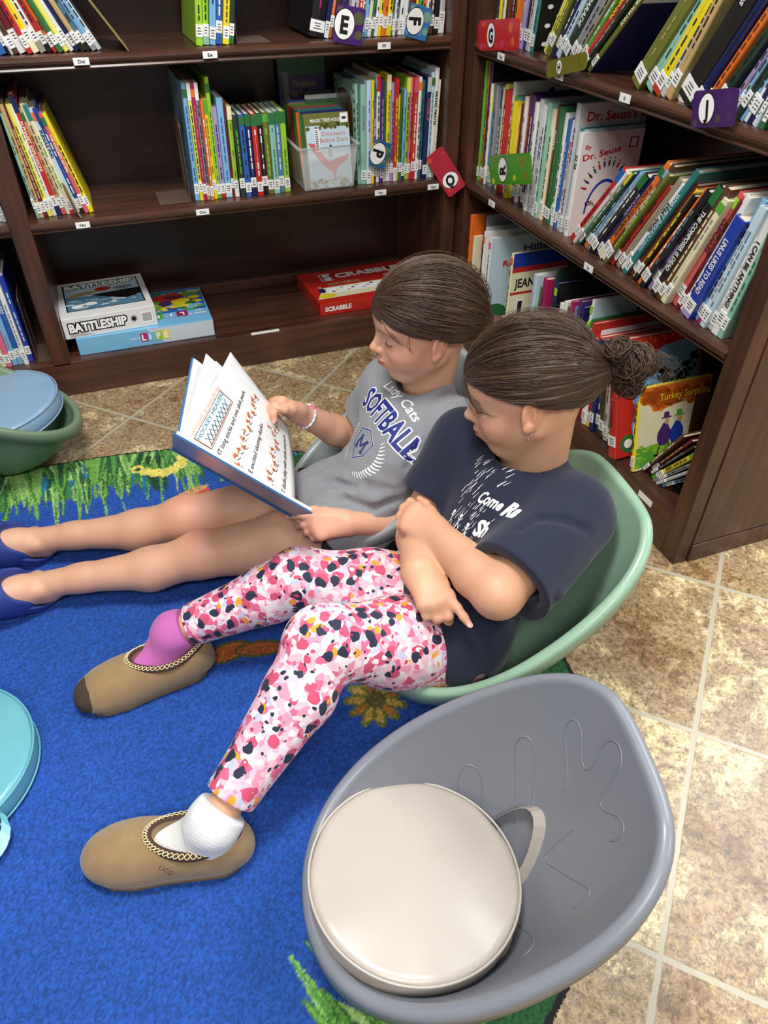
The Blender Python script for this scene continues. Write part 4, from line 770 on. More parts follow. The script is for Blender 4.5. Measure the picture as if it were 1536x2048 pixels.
# ------------------------------------------------------------------ rug
def rug():
    cx, cy, ax, by, n = -1.45, -1.22, 1.09, .86, 2.5
    st = 0.0030; xs = np.arange(cx-ax-.004, cx+ax+.004, st); ys = np.arange(cy-by-.004, cy+by+.004, st)
    X, Y = np.meshgrid(xs, ys, indexing='ij'); F = (np.abs((X-cx)/ax)**n+np.abs((Y-cy)/by)**n)
    rs = np.random.RandomState(4)
    Xj = X+rs.uniform(-.45, .45, X.shape)*st; Yj = Y+rs.uniform(-.45, .45, X.shape)*st
    def sn(x, y, f, seed):
        r = np.random.RandomState(seed); o = np.zeros_like(x)
        for k in range(6):
            a = r.uniform(0, 2*PI); q = f*r.uniform(.6, 1.6); o += np.sin((x*math.cos(a)+y*math.sin(a))*q+r.uniform(0, 6.28))
        return o/6
    def L3(c): return np.array([lin(v) for v in c])
    C = np.empty(X.shape+(3,)); C[:] = L3((27, 72, 152))
    m = sn(Xj, Yj, 9, 1)[..., None]; C *= 1+.17*m
    wob = .012*sn(Xj, Yj, 60, 5)
    def blade(x0, y0, x1, y1, w0, w1, col, alt=None):
        dx, dy = x1-x0, y1-y0; L = math.hypot(dx, dy)
        t = ((Xj-x0)*dx+(Yj-y0)*dy)/(L*L); s = np.abs((Xj-x0)*dy-(Yj-y0)*dx)/L+wob*.35
        M = (t > 0) & (t < 1) & (s < w0+(w1-w0)*t)
        C[M] = L3(col)
        if alt is not None: M2 = (t > 0) & (t < .97) & (s < (w0+(w1-w0)*t)*.45); C[M2] = L3(alt)
    G = [(52, 110, 44), (80, 140, 62), (120, 166, 84), (30, 84, 48), (98, 150, 60), (150, 186, 110)]
    r = random.Random(12)
    # grass along the far edge
    M = (Yj > -.52+.02*np.sin(X*40)) ; C[M] = L3((60, 120, 52))
    for layer in range(3):
        x = -2.5
        while x < -.62:
            top = -.36; ln = r.uniform(.16, .30)-.05*layer; g = r.choice(G); g2 = r.choice(G)
            blade(x, top, x+r.uniform(-.03, .03), top-ln, r.uniform(.012, .022), .002, g, g2); x += r.uniform(.012, .028)
    for k in range(60):
        x = r.uniform(-2.4, -.62); y = r.uniform(-.50, -.38); blade(x, y, x+r.uniform(-.015, .015), y-r.uniform(.06, .12), .006, .002, r.choice([(30, 110, 140), (20, 64, 44), (20, 64, 44), (40, 120, 150)]))
    # yellow caterpillar, small red patch, worm, flower : found by where they lie on the rug
    def disc(c, rx, ry, col, rot=0.0, jag=.0):
        u = (Xj-c[0])*math.cos(rot)+(Yj-c[1])*math.sin(rot); v = -(Xj-c[0])*math.sin(rot)+(Yj-c[1])*math.cos(rot)
        M = np.sqrt((u/rx)**2+(v/ry)**2)+wob*8 < 1; C[M] = L3(col)
    for i, p in enumerate([(275, 938), (292, 942), (310, 944), (328, 944), (345, 938), (360, 928), (366, 914)]):
        c = at(p[0], p[1], 'z', .01); disc(c, .018, .018, (214, 200, 96)); 
        if i == 0: disc(c, .008, .008, (40, 70, 40))
    c = at(382, 992, 'z', .01); disc(c, .05, .022, (196, 66, 60), .3); disc(c+np.array([0, .018, 0]), .05, .012, (180, 140, 90), .3)
    c = at(455, 1303, 'z', .01); disc(c, .05, .026, (70, 82, 30), .1); disc(c, .043, .019, (166, 88, 40), .1)
    c = at(520, 1296, 'z', .01); disc(c, .05, .022, (70, 82, 30), -.2); disc(c, .043, .016, (160, 84, 40), -.2)
    c = at(752, 1398, 'z', .01)
    for k in range(11):
        a = 2*PI*k/11; q = c+np.array([.035*math.cos(a), .035*math.sin(a), 0]); disc(q, .026, .012, (104, 112, 44), a); disc(q, .018, .007, (186, 150, 70) if k % 3 else (170, 110, 50), a)
    disc(c, .018, .018, (96, 88, 40))
    # green planting along the right edge
    E_ = F+.06*sn(Xj, Yj, 30, 8)
    M = (E_ > .70) & (X > -1.0) & (Y < -.55); C[M] = L3((48, 104, 46))
    M = (E_ > .76+.05*sn(Xj, Yj, 80, 9)) & (X > -1.0) & (Y < -.55); C[M] = L3((74, 132, 66))
    M = (E_ > .83+.08*sn(Xj, Yj, 50, 19)) & (X > -1.0) & (Y < -.55); C[M] = L3((34, 82, 40))
    for k in range(46):
        a = r.uniform(-1.35, .4); x = cx+ax*.93*math.cos(a); y = cy+by*.93*math.sin(a); d = r.uniform(.10, .2)
        if x > -1.05: blade(x, y, x-d*math.cos(a+r.uniform(-.5, .5)), y-d*math.sin(a+r.uniform(-.5, .5)), .018, .003, r.choice(G), r.choice(G))
    for px, py in ((640, 2000), (616, 2010), (700, 1990), (668, 2040)):
        c = at(px, py, 'z', .01); blade(c[0]+.08, c[1]-.16, c[0]+r.uniform(-.01, .01), c[1]+.01, .018, .003, (60, 112, 46), (92, 146, 56))
    # tufts
    j = rs.uniform(.60, 1.42, X.shape); C *= j[..., None]*(1+.10*sn(Xj, Yj, 420, 31))[..., None]
    edge = F > .972; C[edge] = L3((20, 20, 24))
    Z = .0085+rs.uniform(-.0022, .0022, X.shape)+.0012*sn(Xj, Yj, 22, 3); Z[edge] = .007; Z[F > .993] = .0006
    keep = F <= 1.0
    idx = -np.ones(X.shape, int); idx[keep] = np.arange(keep.sum())
    V = np.stack([Xj[keep], Yj[keep], Z[keep]], 1)
    q = np.stack([idx[:-1, :-1], idx[1:, :-1], idx[1:, 1:], idx[:-1, 1:]], -1).reshape(-1, 4); q = q[(q >= 0).all(1)]
    me = np_mesh('area_rug', V, q, C[keep]); me.materials.append(vmat('rug_pile', 0.95, sheen=0.0)); 
    o = link('area_rug', me); tag(o, 'blue play rug with green grass border and black bound edge on the tile floor', 'rug')
    return o
def np_mesh(name, V, Q, col=None, smooth=True):
    me = bpy.data.meshes.new(name); nf = len(Q); k = Q.shape[1]
    me.vertices.add(len(V)); me.vertices.foreach_set('co', V.astype(np.float32).ravel())
    me.loops.add(nf*k); me.loops.foreach_set('vertex_index', Q.astype(np.int32).ravel())
    me.polygons.add(nf); me.polygons.foreach_set('loop_start', np.arange(0, nf*k, k, dtype=np.int32)); me.polygons.foreach_set('loop_total', np.full(nf, k, np.int32))
    me.polygons.foreach_set('use_smooth', np.full(nf, smooth))
    me.update(calc_edges=True)
    if col is not None:
        a = me.color_attributes.new('col', 'FLOAT_COLOR', 'POINT'); a.data.foreach_set('color', np.concatenate([col, np.ones((len(V), 1))], 1).astype(np.float32).ravel())
    return me
rug()

# ------------------------------------------------------------------ scoop rockers
def plastic(name, c): return mat(name, rgb(*c), 0.38, 0.12, bump=(900, 0.04))
def rocker(label, col, cx, cy, rot, name='scoop_rocker', grooves=None, group='scoop rockers on the floor', sc=1.0, hmax=.40):
    t = thing(name, label, 'seat', (cx, cy, 0.0), group); t.rotation_euler = (0, 0, rot)
    m = plastic('plastic_%d_%d' % (col[0], col[1]), col)
    NP, NS = 128, 34
    def outline(f):
        c, s = math.cos(f), math.sin(f); n = 2.15 if c < 0 else 2.15+.75*c
        r = (abs(c/.209)**n+abs(s/.188)**n)**(-1/n); return np.array([r*c, r*s])*sc
    def rimh(a): 
        q = min(1, max(0, (a/sc+.209)/.41)); return .115+(hmax-.115)*(q**1.2)
    c0 = np.array([-.03, 0.0])*sc; zb = .016
    def inner(s, f):
        o = outline(f); p = c0*(1-s)+o*s; e = 2.7-.5*max(0, math.cos(f)); return np.array([p[0], p[1], zb+(rimh(o[0])-zb)*s**e])
    V = []; rows = []
    ss = [(.02+.98*(k/(NS-1))**.9) for k in range(NS)]
    for s in ss: rows.append([inner(s, 2*PI*j/NP) for j in range(NP)])
    # rolled lip then outer shell back down
    lipN = 7
    for k in range(1, lipN+1):
        th = PI*k/lipN; rw = []
        for j in range(NP):
            f = 2*PI*j/NP; p = inner(1, f); o = outline(f); n = np.array([*unit(o-c0*0), 0.0]); R2 = .0105
            rw.append(p+n*R2*(1-math.cos(th))+np.array([0, 0, 1])*R2*math.sin(th)*.9)
        rows.append(rw)
    rw = []
    for j in range(NP): f = 2*PI*j/NP; p = inner(1, f); n = np.array([*unit(outline(f)), 0.0]); rw.append(p+n*.0205+np.array([0, 0, -.022]))
    rows.append(rw)
    rw = []
    for j in range(NP): f = 2*PI*j/NP; p = inner(1, f); n = np.array([*unit(outline(f)), 0.0]); rw.append(p+n*.009+np.array([0, 0, -.024]))
    rows.append(rw)
    for s in ss[::-1][2::3]+[.02]:
        rw = []
        for j in range(NP):
            f = 2*PI*j/NP; p = inner(s, f); n = np.array([*unit(outline(f)), 0.0]); rw.append(p+n*.006*s+np.array([0, 0, -.008-.007*(1-s)]))
        rows.append(rw)
    V = np.array(rows).reshape(-1, 3); nr = len(rows)
    I = np.arange(nr*NP).reshape(nr, NP); J = np.roll(I, -1, 1)
    Q = np.stack([I[:-1], J[:-1], J[1:], I[1:]], -1).reshape(-1, 4)
    me = np_mesh('shell', V, Q); bm = bmesh.new(); bm.from_mesh(me); bm.verts.ensure_lookup_table()
    bm.faces.new([bm.verts[i] for i in range(NP)][::-1]); bm.faces.new([bm.verts[(nr-1)*NP+i] for i in range(NP)])
    bmesh.ops.recalc_face_normals(bm, faces=bm.faces); bm.to_mesh(me); bm.free(); me.polygons.foreach_set('use_smooth', [True]*len(me.polygons)); me.materials.append(m)
    o = link('shell', me, t)
    if grooves:
        Mw = Matrix.Translation((cx, cy, 0)) @ Matrix.Rotation(rot, 4, 'Z'); Mi = Mw.inverted()
        bv = BVHTree.FromPolygons([tuple(v) for v in V], [tuple(q) for q in Q.tolist()])
        oc = Mi @ V3(CAM)
        for gi, g in enumerate(grooves):
            pts = []
            for (px, py) in g:
                d = CR*(px-768)/FPX-CU*(py-1024)/FPX+CF; h = bv.ray_cast(oc, (Mi.to_3x3() @ V3(d)).normalized())
                if h[0] is not None: pts.append(np.array(h[0]))
            if len(pts) > 2:
                P = []
                for i in range(len(pts)-1):       # catmull-rom
                    a, b, c, d2 = pts[max(i-1, 0)], pts[i], pts[i+1], pts[min(i+2, len(pts)-1)]
                    for q in range(5):
                        u = q/5; p_ = .5*((2*b)+(-a+c)*u+(2*a-5*b+4*c-d2)*u*u+(-a+3*b-3*c+d2)*u**3)
                        nr_ = bv.find_nearest(Vector(p_)); P.append(np.array(nr_[0]))
                P.append(pts[-1]); mb = MB(); mb.tube([p+np.array((0, 0, -.0006)) for p in P], .0014, 6); mb.build('moulded_rib', m, t, smooth=True)
    return t
GRV = [[(918, 1600), (916, 1560), (928, 1532), (950, 1534), (964, 1560), (964, 1600), (962, 1640)],
       [(1030, 1645), (1032, 1560), (1030, 1500), (1040, 1474), (1060, 1478), (1070, 1510), (1068, 1580), (1066, 1620), (1072, 1645)],
       [(1130, 1580), (1134, 1540), (1130, 1470), (1140, 1440), (1155, 1444), (1164, 1470), (1164, 1520), (1174, 1538), (1190, 1525), (1206, 1494), (1222, 1480), (1240, 1494), (1242, 1530), (1224, 1560), (1204, 1595), (1206, 1618), (1236, 1632), (1248, 1655), (1240, 1675), (1222, 1682)],
       [(1150, 1655), (1130, 1672), (1096, 1705), (1094, 1722), (1112, 1736), (1150, 1760), (1176, 1775), (1178, 1790), (1160, 1806), (1150, 1816)],
       [(1040, 1852), (1060, 1868), (1068, 1885), (1060, 1900), (1046, 1912)]]
rocker('grey empty scoop rocker in the foreground holding the beige round cushion', (122, 126, 134), -.778, -1.752, -.24, grooves=GRV, sc=.94, hmax=.375)
rocker('mint green scoop rocker beneath the girl in the navy shirt', (138, 172, 146), -.535, -1.345, -.12)
rocker('pale grey scoop rocker beneath the girl in the grey shirt', (150, 158, 160), -.585, -.930, -.02)
rocker('sage green scoop rocker at the left edge beside the left bookcase', (112, 134, 106), -1.445, -.33, 3.35)

def cushion(label, col, c, R, th, tilt=(0, 0), strap_dir=0.0, strap_len=.05, lift=0.0):
    t = thing('round_cushion', label, 'cushion', tuple(c), 'round floor cushions'); t.rotation_euler = (math.radians(tilt[0]), math.radians(tilt[1]), 0)
    m = mat('vinyl_%d_%d' % (col[0], col[1]), rgb(*col), .34, .15, bump=(14, .25))
    NP, NS = 96, 18; rows = []; h = th/2
    prof = [(k/NS*(R-.012), h+.007*math.cos(PI/2*k/NS)) for k in range(NS+1)]
    prof += [(R-.006, h-.0005), (R-.001, h-.004), (R+.001, h*.3), (R+.001, -h*.3), (R-.001, -h+.004), (R-.006, -h), (R*.5, -h), (.00002, -h)]
    prof[0] = (.00002, prof[1][1]); V = []
    for (r, z) in prof:
        for j in range(NP):
            f = 2*PI*j/NP; w = 0
            if z > 0: w = .0016*math.sin(f*5+1+r*20)*(r/R)**2+.0010*math.sin(f*11+2)*(r/R)**6
            V.append((r*math.cos(f), r*math.sin(f), z+w))
    V = np.array(V); nr = len(prof); I = np.arange(nr*NP).reshape(nr, NP); J = np.roll(I, -1, 1)
    me = np_mesh('pad', V, np.stack([I[:-1], J[:-1], J[1:], I[1:]], -1).reshape(-1, 4)); me.flip_normals(); me.materials.append(m); link('pad', me, t)
    for z in (h-.0035, -h+.0035):
        mb = MB(); mb.tube([((R+.001)*math.cos(a), (R+.001)*math.sin(a), z) for a in [2*PI*j/72 for j in range(72)]], .0021, 6, close=True); mb.build('piping', m, t, smooth=True)
    # carrying strap
    mb = MB(); a0, a1 = strap_dir-.32, strap_dir+.32; pts = []
    for k in range(13):
        u = k/12; a = a0+(a1-a0)*u; rr = R+strap_len*math.sin(PI*u)**.6; pts.append((rr*math.cos(a), rr*math.sin(a), .004*math.sin(u*7)+lift*math.sin(PI*u)))
    w = .011
    for k in range(12):
        p, q = np.array(pts[k]), np.array(pts[k+1]); n1 = unit(p*np.array([1, 1, 0])); n2 = unit(q*np.array([1, 1, 0]))
        a_, b_, c_, d_ = p-n1*w*.9+[0, 0, w*.25], p+n1*w*.9-[0, 0, w*.25], q+n2*w*.9-[0, 0, w*.25], q-n2*w*.9+[0, 0, w*.25]
        e = np.array([0, 0, .0016]); mb.add([a_, b_, c_, d_, a_+e, b_+e, c_+e, d_+e], [(0, 1, 2, 3), (7, 6, 5, 4), (0, 4, 5, 1), (2, 6, 7, 3), (1, 5, 6, 2), (3, 7, 4, 0)])
    mb.build('strap', m, t, weld=.0003)
    return t
cushion('beige round cushion lying inside the grey scoop rocker', (180, 171, 161), (-.840, -1.738, .116), .144, .052, (-5, 6), -.02, .034, .085)
cushion('pale blue round cushion on the sage green scoop rocker', (132, 164, 190), (-1.415, -.285, .148), .160, .046, (0, -6), 2.6)
cushion('aqua round cushion lying flat on the blue rug at the left edge', (104, 172, 186), (-1.513, -1.262, .0345), .160, .044, (0, 0), -1.15, .05)

# ------------------------------------------------------------------ implicit surfaces for bodies, clothes and hair
class Prim:
    __slots__ = ('fn', 'lo', 'hi', 'op', 'k')
    def __init__(s, fn, lo, hi, op, k): s.fn = fn; s.lo = np.array(lo, float); s.hi = np.array(hi, float); s.op = op; s.k = k
class SDF:
    def __init__(s): s.p = []; s.post = []
    def cap(s, a, b, ra, rb=None, k=.012, op='+', flat=None):
        """tapered capsule; flat=(direction, factor) squashes the section along a direction"""
        a = np.array(a, float); b = np.array(b, float); rb = ra if rb is None else rb; ab = b-a; L2 = ab@ab+1e-12
        fd, ff = (unit(flat[0]), flat[1]) if flat else (None, 1)
        def fn(P):
            pa = P-a; t = np.clip((pa@ab)/L2, 0, 1); q = pa-t[:, None]*ab; r = ra+(rb-ra)*t
            if fd is None: return np.sqrt((q*q).sum(1))-r
            c = q@fd; q2 = q+np.outer(c*(1/ff-1), fd); l = np.sqrt((q2*q2).sum(1)); lq = np.sqrt((q*q).sum(1))
            return (l-r)*np.where(l > 1e-9, np.minimum(1, (lq+1e-6)/(l+1e-6)), 1)
        m = max(ra, rb)*max(1, ff); s.p.append(Prim(fn, np.minimum(a, b)-m, np.maximum(a, b)+m, op, k)); return s
    def chain(s, pts, rs, **kw):
        for i in range(len(pts)-1): s.cap(pts[i], pts[i+1], rs[i], rs[i+1], **kw)
        return s
    def ell(s, c, r, R=None, k=.012, op='+'):
        c = np.array(c, float); r = np.array(r, float); R = np.eye(3) if R is None else np.asarray(R)
        def fn(P):
            q = (P-c)@R; k0 = np.sqrt(((q/r)**2).sum(1)); k1 = np.sqrt(((q/(r*r))**2).sum(1))+1e-9; return k0*(k0-1)/k1
        m = r.max(); s.p.append(Prim(fn, c-m, c+m, op, k)); return s
    def fun(s, fn, lo, hi, k=.0, op='+'): s.p.append(Prim(fn, lo, hi, op, k)); return s
    def eval(s, P, lo, hi, h):
        D = np.full(len(P), .06)
        for p in s.p:
            mg = p.k+4*h
            if op_far(p, lo, hi, mg): continue
            M = np.all((P > p.lo-mg) & (P < p.hi+mg), 1)
            if not M.any(): continue
            Q = P[M]; d = p.fn(Q); e = D[M]; k = p.k
            if p.op == '+':
                if k > 0: hh = np.maximum(k-np.abs(e-d), 0)/k; D[M] = np.minimum(e, d)-hh*hh*k*.25
                else: D[M] = np.minimum(e, d)
            elif p.op == '-':
                d = -d
                if k > 0: hh = np.maximum(k-np.abs(e-d), 0)/k; D[M] = np.maximum(e, d)+hh*hh*k*.25
                else: D[M] = np.maximum(e, d)
            elif p.op == '&': D[M] = np.maximum(e, d)
        for f in s.post: D = f(P, D)
        return D
def op_far(p, lo, hi, mg): return np.any(p.lo-mg > hi) or np.any(p.hi+mg < lo)
def bound(s, pad=.01):
    lo = np.min([p.lo for p in s.p if p.op == '+'], 0)-pad; hi = np.max([p.hi for p in s.p if p.op == '+'], 0)+pad; return lo, hi
def surf(s, h, lo=None, hi=None, B=24):
    """naive surface nets, block by block"""
    l0, h0 = bound(s); lo = l0 if lo is None else np.maximum(np.array(lo, float), l0); hi = h0 if hi is None else np.minimum(np.array(hi, float), h0)
    n = np.ceil((hi-lo)/h).astype(int)+1; NX, NY, NZ = n+2
    offs = np.array([(i, j, k) for i in (0, 1) for j in (0, 1) for k in (0, 1)])
    edges = [(0, 4), (1, 5), (2, 6), (3, 7), (0, 2), (1, 3), (4, 6), (5, 7), (0, 1), (2, 3), (4, 5), (6, 7)]
    ids, vs, quads = [], [], []
    g = np.stack(np.meshgrid(*[np.arange(B+1)]*3, indexing='ij'), -1).reshape(-1, 3)
    prims = s.p
    for bx in range(0, n[0], B):
        for by in range(0, n[1], B):
            for bz in range(0, n[2], B):
                blo = lo+np.array([bx, by, bz])*h; bhi = blo+B*h; bc = (blo+bhi)/2
                near = [p for p in prims if p.op == '+' and not op_far(p, blo, bhi, 2*h)]
                if not near: continue
                # quick reject using coarse samples
                P = lo+(g+np.array([bx, by, bz]))*h
                cs = np.array(np.meshgrid(*[np.linspace(0, 1, 4)]*3, indexing='ij')).reshape(3, -1).T*(bhi-blo)+blo
                dc = s.eval(cs, blo, bhi, h)
                if np.all(np.abs(dc) > B*h*.62) and (np.all(dc > 0) or np.all(dc < 0)): continue
                D = s.eval(P, blo, bhi, h).reshape(B+1, B+1, B+1)
                S = D < 0
                if S.all() or not S.any(): continue
                c8 = np.stack([S[a:a+B, b:b+B, c:c+B] for a, b, c in offs], -1); act = c8.any(-1) & ~c8.all(-1)
                ci = np.argwhere(act)
                if len(ci):
                    d8 = np.stack([D[ci[:, 0]+a, ci[:, 1]+b, ci[:, 2]+c] for a, b, c in offs], 1)
                    acc = np.zeros((len(ci), 3)); cnt = np.zeros(len(ci))
                    for a, b in edges:
                        da, db = d8[:, a], d8[:, b]; m = (da < 0) != (db < 0); t = np.where(m, da/(da-db+1e-20), 0)
                        acc += np.where(m[:, None], offs[a]+t[:, None]*(offs[b]-offs[a]), 0); cnt += m
                    v = lo+(ci+np.array([bx, by, bz])+acc/cnt[:, None])*h
                    gi = ci+np.array([bx, by, bz]); ids.append((gi[:, 0]*NY+gi[:, 1])*NZ+gi[:, 2]); vs.append(v)
                for ax in range(3):
                    sl = [slice(0, B)]*3; s1 = list(sl); s1[ax] = slice(1, B+1)
                    A_, B_ = S[tuple(sl)], S[tuple(s1)]; e = np.argwhere(A_ != B_)
                    if not len(e): continue
                    ge = e+np.array([bx, by, bz]); u, w2 = (ax+1) % 3, (ax+2) % 3
                    ok = (ge[:, u] > 0) & (ge[:, w2] > 0); e = e[ok]; ge = ge[ok]
                    if not len(e): continue
                    def cid(du, dw): q = ge.copy(); q[:, u] -= du; q[:, w2] -= dw; return (q[:, 0]*NY+q[:, 1])*NZ+q[:, 2]
                    q = np.stack([cid(1, 1), cid(0, 1), cid(0, 0), cid(1, 0)], 1); fl = ~A_[e[:, 0], e[:, 1], e[:, 2]]; q[fl] = q[fl][:, ::-1]; quads.append(q)
    ids = np.concatenate(ids); vs = np.concatenate(vs); quads = np.concatenate(quads)
    o = np.argsort(ids); ids = ids[o]; vs = vs[o]; ix = np.searchsorted(ids, quads); ix = np.clip(ix, 0, len(ids)-1); good = (ids[ix] == quads).all(1)
    return vs, ix[good]
def relax(V, Q, it=2, lam=.5):
    E = np.concatenate([Q[:, [0, 1]], Q[:, [1, 2]], Q[:, [2, 3]], Q[:, [3, 0]]]); E = np.concatenate([E, E[:, ::-1]]); n = len(V); c = np.bincount(E[:, 0], minlength=n)[:, None]+1e-9
    for _ in range(it):
        S_ = np.stack([np.bincount(E[:, 0], weights=V[E[:, 1], i], minlength=n) for i in range(3)], 1)/c; V = V+lam*(S_-V)
    return V
def wave(P, f, seed, n=7):
    r = np.random.RandomState(seed); o = np.zeros(len(P))
    for _ in range(n):
        d = r.normal(size=3); d /= np.linalg.norm(d); o += np.sin(P@d*f*r.uniform(.6, 1.5)+r.uniform(0, 6.28))
    return o/n
def rotm(x, z):
    """columns: forward x, left y, up z"""
    x = unit(x); z = np.asarray(z, float); z = unit(z-x*(x@z)); y = np.cross(z, x); return np.stack([x, y, z], 1)

# ------------------------------------------------------------------ head
def head_sdf(neck_to=None, neck_r=(.043, .046), nape=None, S=1.0, open_eye=.35):
    """local frame: x = face forward, y = left, z = up, origin at the head centre"""
    s = SDF()
    s.ell((-.014, 0, .028), (.088, .071, .080), k=.02)
    s.ell((.022, 0, .018), (.062, .060, .070), k=.03)
    s.ell((.030, 0, -.034), (.050, .052, .062), k=.03)
    s.ell((.055, 0, -.080), (.025, .026, .020), k=.020)          # chin
    for q in (-1, 1):
        s.cap((-.004, q*.052, -.040), (.046, q*.016, -.082), .017, .014, k=.022)
        s.ell((.050, q*.034, -.030), (.026, .025, .028), k=.024)  # cheek
    s.ell((.060, 0, .036), (.026, .044, .030), k=.03)            # brow
    for q in (-1, 1): s.ell((.087, q*.031, .000), (.013, .018, .013), k=.014, op='-')
    # lids
    for q in (-1, 1):
        c = np.array([.0665, q*.030, .0005])
        s.ell(c, (.0135, .0142, .0125), k=.006)
    # nose
    s.cap((.079, 0, .010), (.0985, 0, -.021), .0058, .0082, k=.012); s.ell((.098, 0, -.0235), (.0095, .0088, .0080), k=.006)
    for q in (-1, 1): s.ell((.0900, q*.0098, -.0265), (.0080, .0055, .0058), k=.005)
    for q in (-1, 1): s.ell((.0965, q*.0052, -.0320), (.0042, .0024, .0030), k=.003, op='-')
    # mouth
    s.ell((.074, 0, -.050), (.019, .028, .020), k=.016)
    s.ell((.0905, 0, -.0455), (.0080, .0170, .0044), k=.004); s.ell((.0890, 0, -.0552), (.0080, .0155, .0052), k=.004)
    for q in (-1, 1): s.cap((.0975, 0, -.0502), (.0830, q*.0215, -.0485), .0011, .0010, k=.002, op='-')
    # ears
    for q in (-1, 1):
        R = rotm((.97, q*.10, .22), (-.18, 0, 1)); c = np.array([-.006, q*.072, -.006])
        Rr = R @ np.array([[math.cos(q*.38), -math.sin(q*.38), 0], [math.sin(q*.38), math.cos(q*.38), 0], [0, 0, 1]])
        s.ell(c, (.0175, .0058, .0275), Rr, k=.006)
        s.ell(c+Rr@np.array([.001, q*.0055, .003]), (.0110, .0042, .0185), Rr, k=.004, op='-')
        s.ell(c+Rr@np.array([-.002, q*.0035, -.001]), (.0040, .0030, .0130), Rr, k=.004)
        s.ell(c+Rr@np.array([.006, q*.001, -.022]), (.0080, .0050, .0085), Rr, k=.005)
    if neck_to is not None:
        a = np.array([-.022, 0, -.035]); s.cap(a, neck_to, neck_r[0], neck_r[1], k=.022)
    return s
SKIN_V = vmat('skin', .52, sss=.10)
def head_colors(V, base, lip=(186, 104, 96), flush=(220, 140, 120), brow=(96, 70, 54)):
    L3 = lambda c: np.array([lin(v) for v in c]); C = np.tile(L3(base), (len(V), 1))
    def blend(m, c): C[:] = C*(1-m[:, None])+L3(c)*m[:, None]
    for q in (-1, 1):
        blend(.42*np.exp(-(((V-[.062, q*.040, -.024])/[.03, .022, .018])**2).sum(1)), flush)
        blend(.45*np.exp(-(((V-[-.008, q*.078, -.008])/[.02, .012, .028])**2).sum(1)), flush)
        u = np.abs(V[:, 1]-q*.030)/.019; bz = .0205-.0045*u**2
        blend(np.clip(.75*np.exp(-((V[:, 2]-bz)/.0024)**2)*(u < 1.0)*(V[:, 0] > .055), 0, 1), brow)
        d = np.abs(V[:, 1]-q*.030)/.0145; lz = -.0045-.0015+.0035*d**2           # lash line of lowered lids
        blend(np.clip(.9*np.exp(-((V[:, 2]-lz)/.0011)**2)*(d < 1)*(V[:, 0] > .06), 0, 1), (52, 36, 30))
    blend(.4*np.exp(-(((V-[.102, 0, -.024])/[.01, .012, .010])**2).sum(1)), flush)
    lipm = np.exp(-((V[:, 2]+.0500)/.0062)**4)*np.exp(-(V[:, 1]/.0195)**4)*(V[:, 0] > .078); blend(np.clip(lipm*1.3, 0, 1)*.9, lip)
    dk = np.exp(-((V[:, 2]+.0500)/.0011)**2)*(np.abs(V[:, 1]) < .020)*(V[:, 0] > .076); blend(dk*.5, (120, 56, 52))
    rs = np.random.RandomState(2)
    for _ in range(26):                                        # freckles
        q = rs.choice((-1, 1)); c = np.array([.072, q*rs.uniform(.012, .045), rs.uniform(-.032, -.010)]); m = np.exp(-(((V[:, 1:]-c[1:])/.0013)**2).sum(1))*(V[:, 0] > .05); blend(m*.30, (168, 110, 80))
    return C

# ------------------------------------------------------------------ hands
def hand(s, wrist, d, nrm, side, curls, thumb=(0.6, 0.5), sc=1.0, spread=.10, wr=.023, k=.006):
    """d: wrist->knuckles, nrm: back of hand, side=+1 thumb towards cross(d,nrm); curls: per finger (base, mid, tip) bends in rad"""
    d = unit(d); nrm = unit(np.asarray(nrm, float)-d*(d@np.asarray(nrm, float))); lat = np.cross(d, nrm)*side; W = np.asarray(wrist, float)
    L = .072*sc
    kn = []
    for i, o in enumerate((.0225, .0075, -.0075, -.0215)):      # index .. little
        b = W+d*(L*(1.0-.035*abs(i-1)-.05*(i == 3)))+lat*o*sc-nrm*.001; kn.append(b)
        s.cap(W+lat*o*.55*sc+d*.004, b, wr*.62*sc if i in (1, 2) else wr*.55*sc, .0098*sc, k=.014)
    s.cap(W+lat*.016*sc+d*.015, W+lat*.022*sc+d*.045*sc-nrm*.006, .014*sc, .012*sc, k=.012)
    tips = []
    for i, (b, ln) in enumerate(zip(kn, (.060, .066, .061, .048))):
        ln *= sc; a = 0; p = b.copy(); fan = (1.5-i)*spread; fd = unit(d+lat*math.tan(fan)); rr = (.0083, .0085, .0081, .0072)[i]*sc
        for j, (fr, cu) in enumerate(zip((.44, .31, .25), curls[i])):
            a += cu; q = p+(fd*math.cos(a)-nrm*math.sin(a))*ln*fr; r1 = rr*(1-.09*(j+1)); s.cap(p, q, rr*(1-.09*j), r1, k=k if j else .010); p = q
        tips.append((p, fd*math.cos(a)-nrm*math.sin(a), nrm*math.cos(a)+fd*math.sin(a), r1))
    # thumb leaves the side of the palm near its base
    t0 = W+d*.020*sc+lat*.018*sc-nrm*.005; ab, fl = thumb; td = unit(d*math.cos(ab)+lat*math.sin(ab)-nrm*.35*fl)
    t1 = t0+td*.030*sc; td2 = unit(td*1.0+d*.55*fl-nrm*.35*fl-lat*.25*fl); t2 = t1+td2*.024*sc; td3 = unit(td2+d*.5*fl-lat*.35*fl); t3 = t2+td3*.019*sc
    s.cap(t0, t1, .0135*sc, .0100*sc, k=.012); s.cap(t1, t2, .0098*sc, .0088*sc, k=.006); s.cap(t2, t3, .0088*sc, .0072*sc, k=.005)
    tips.append((t3, td3, unit(lat+nrm*.6), .0072*sc)); return tips
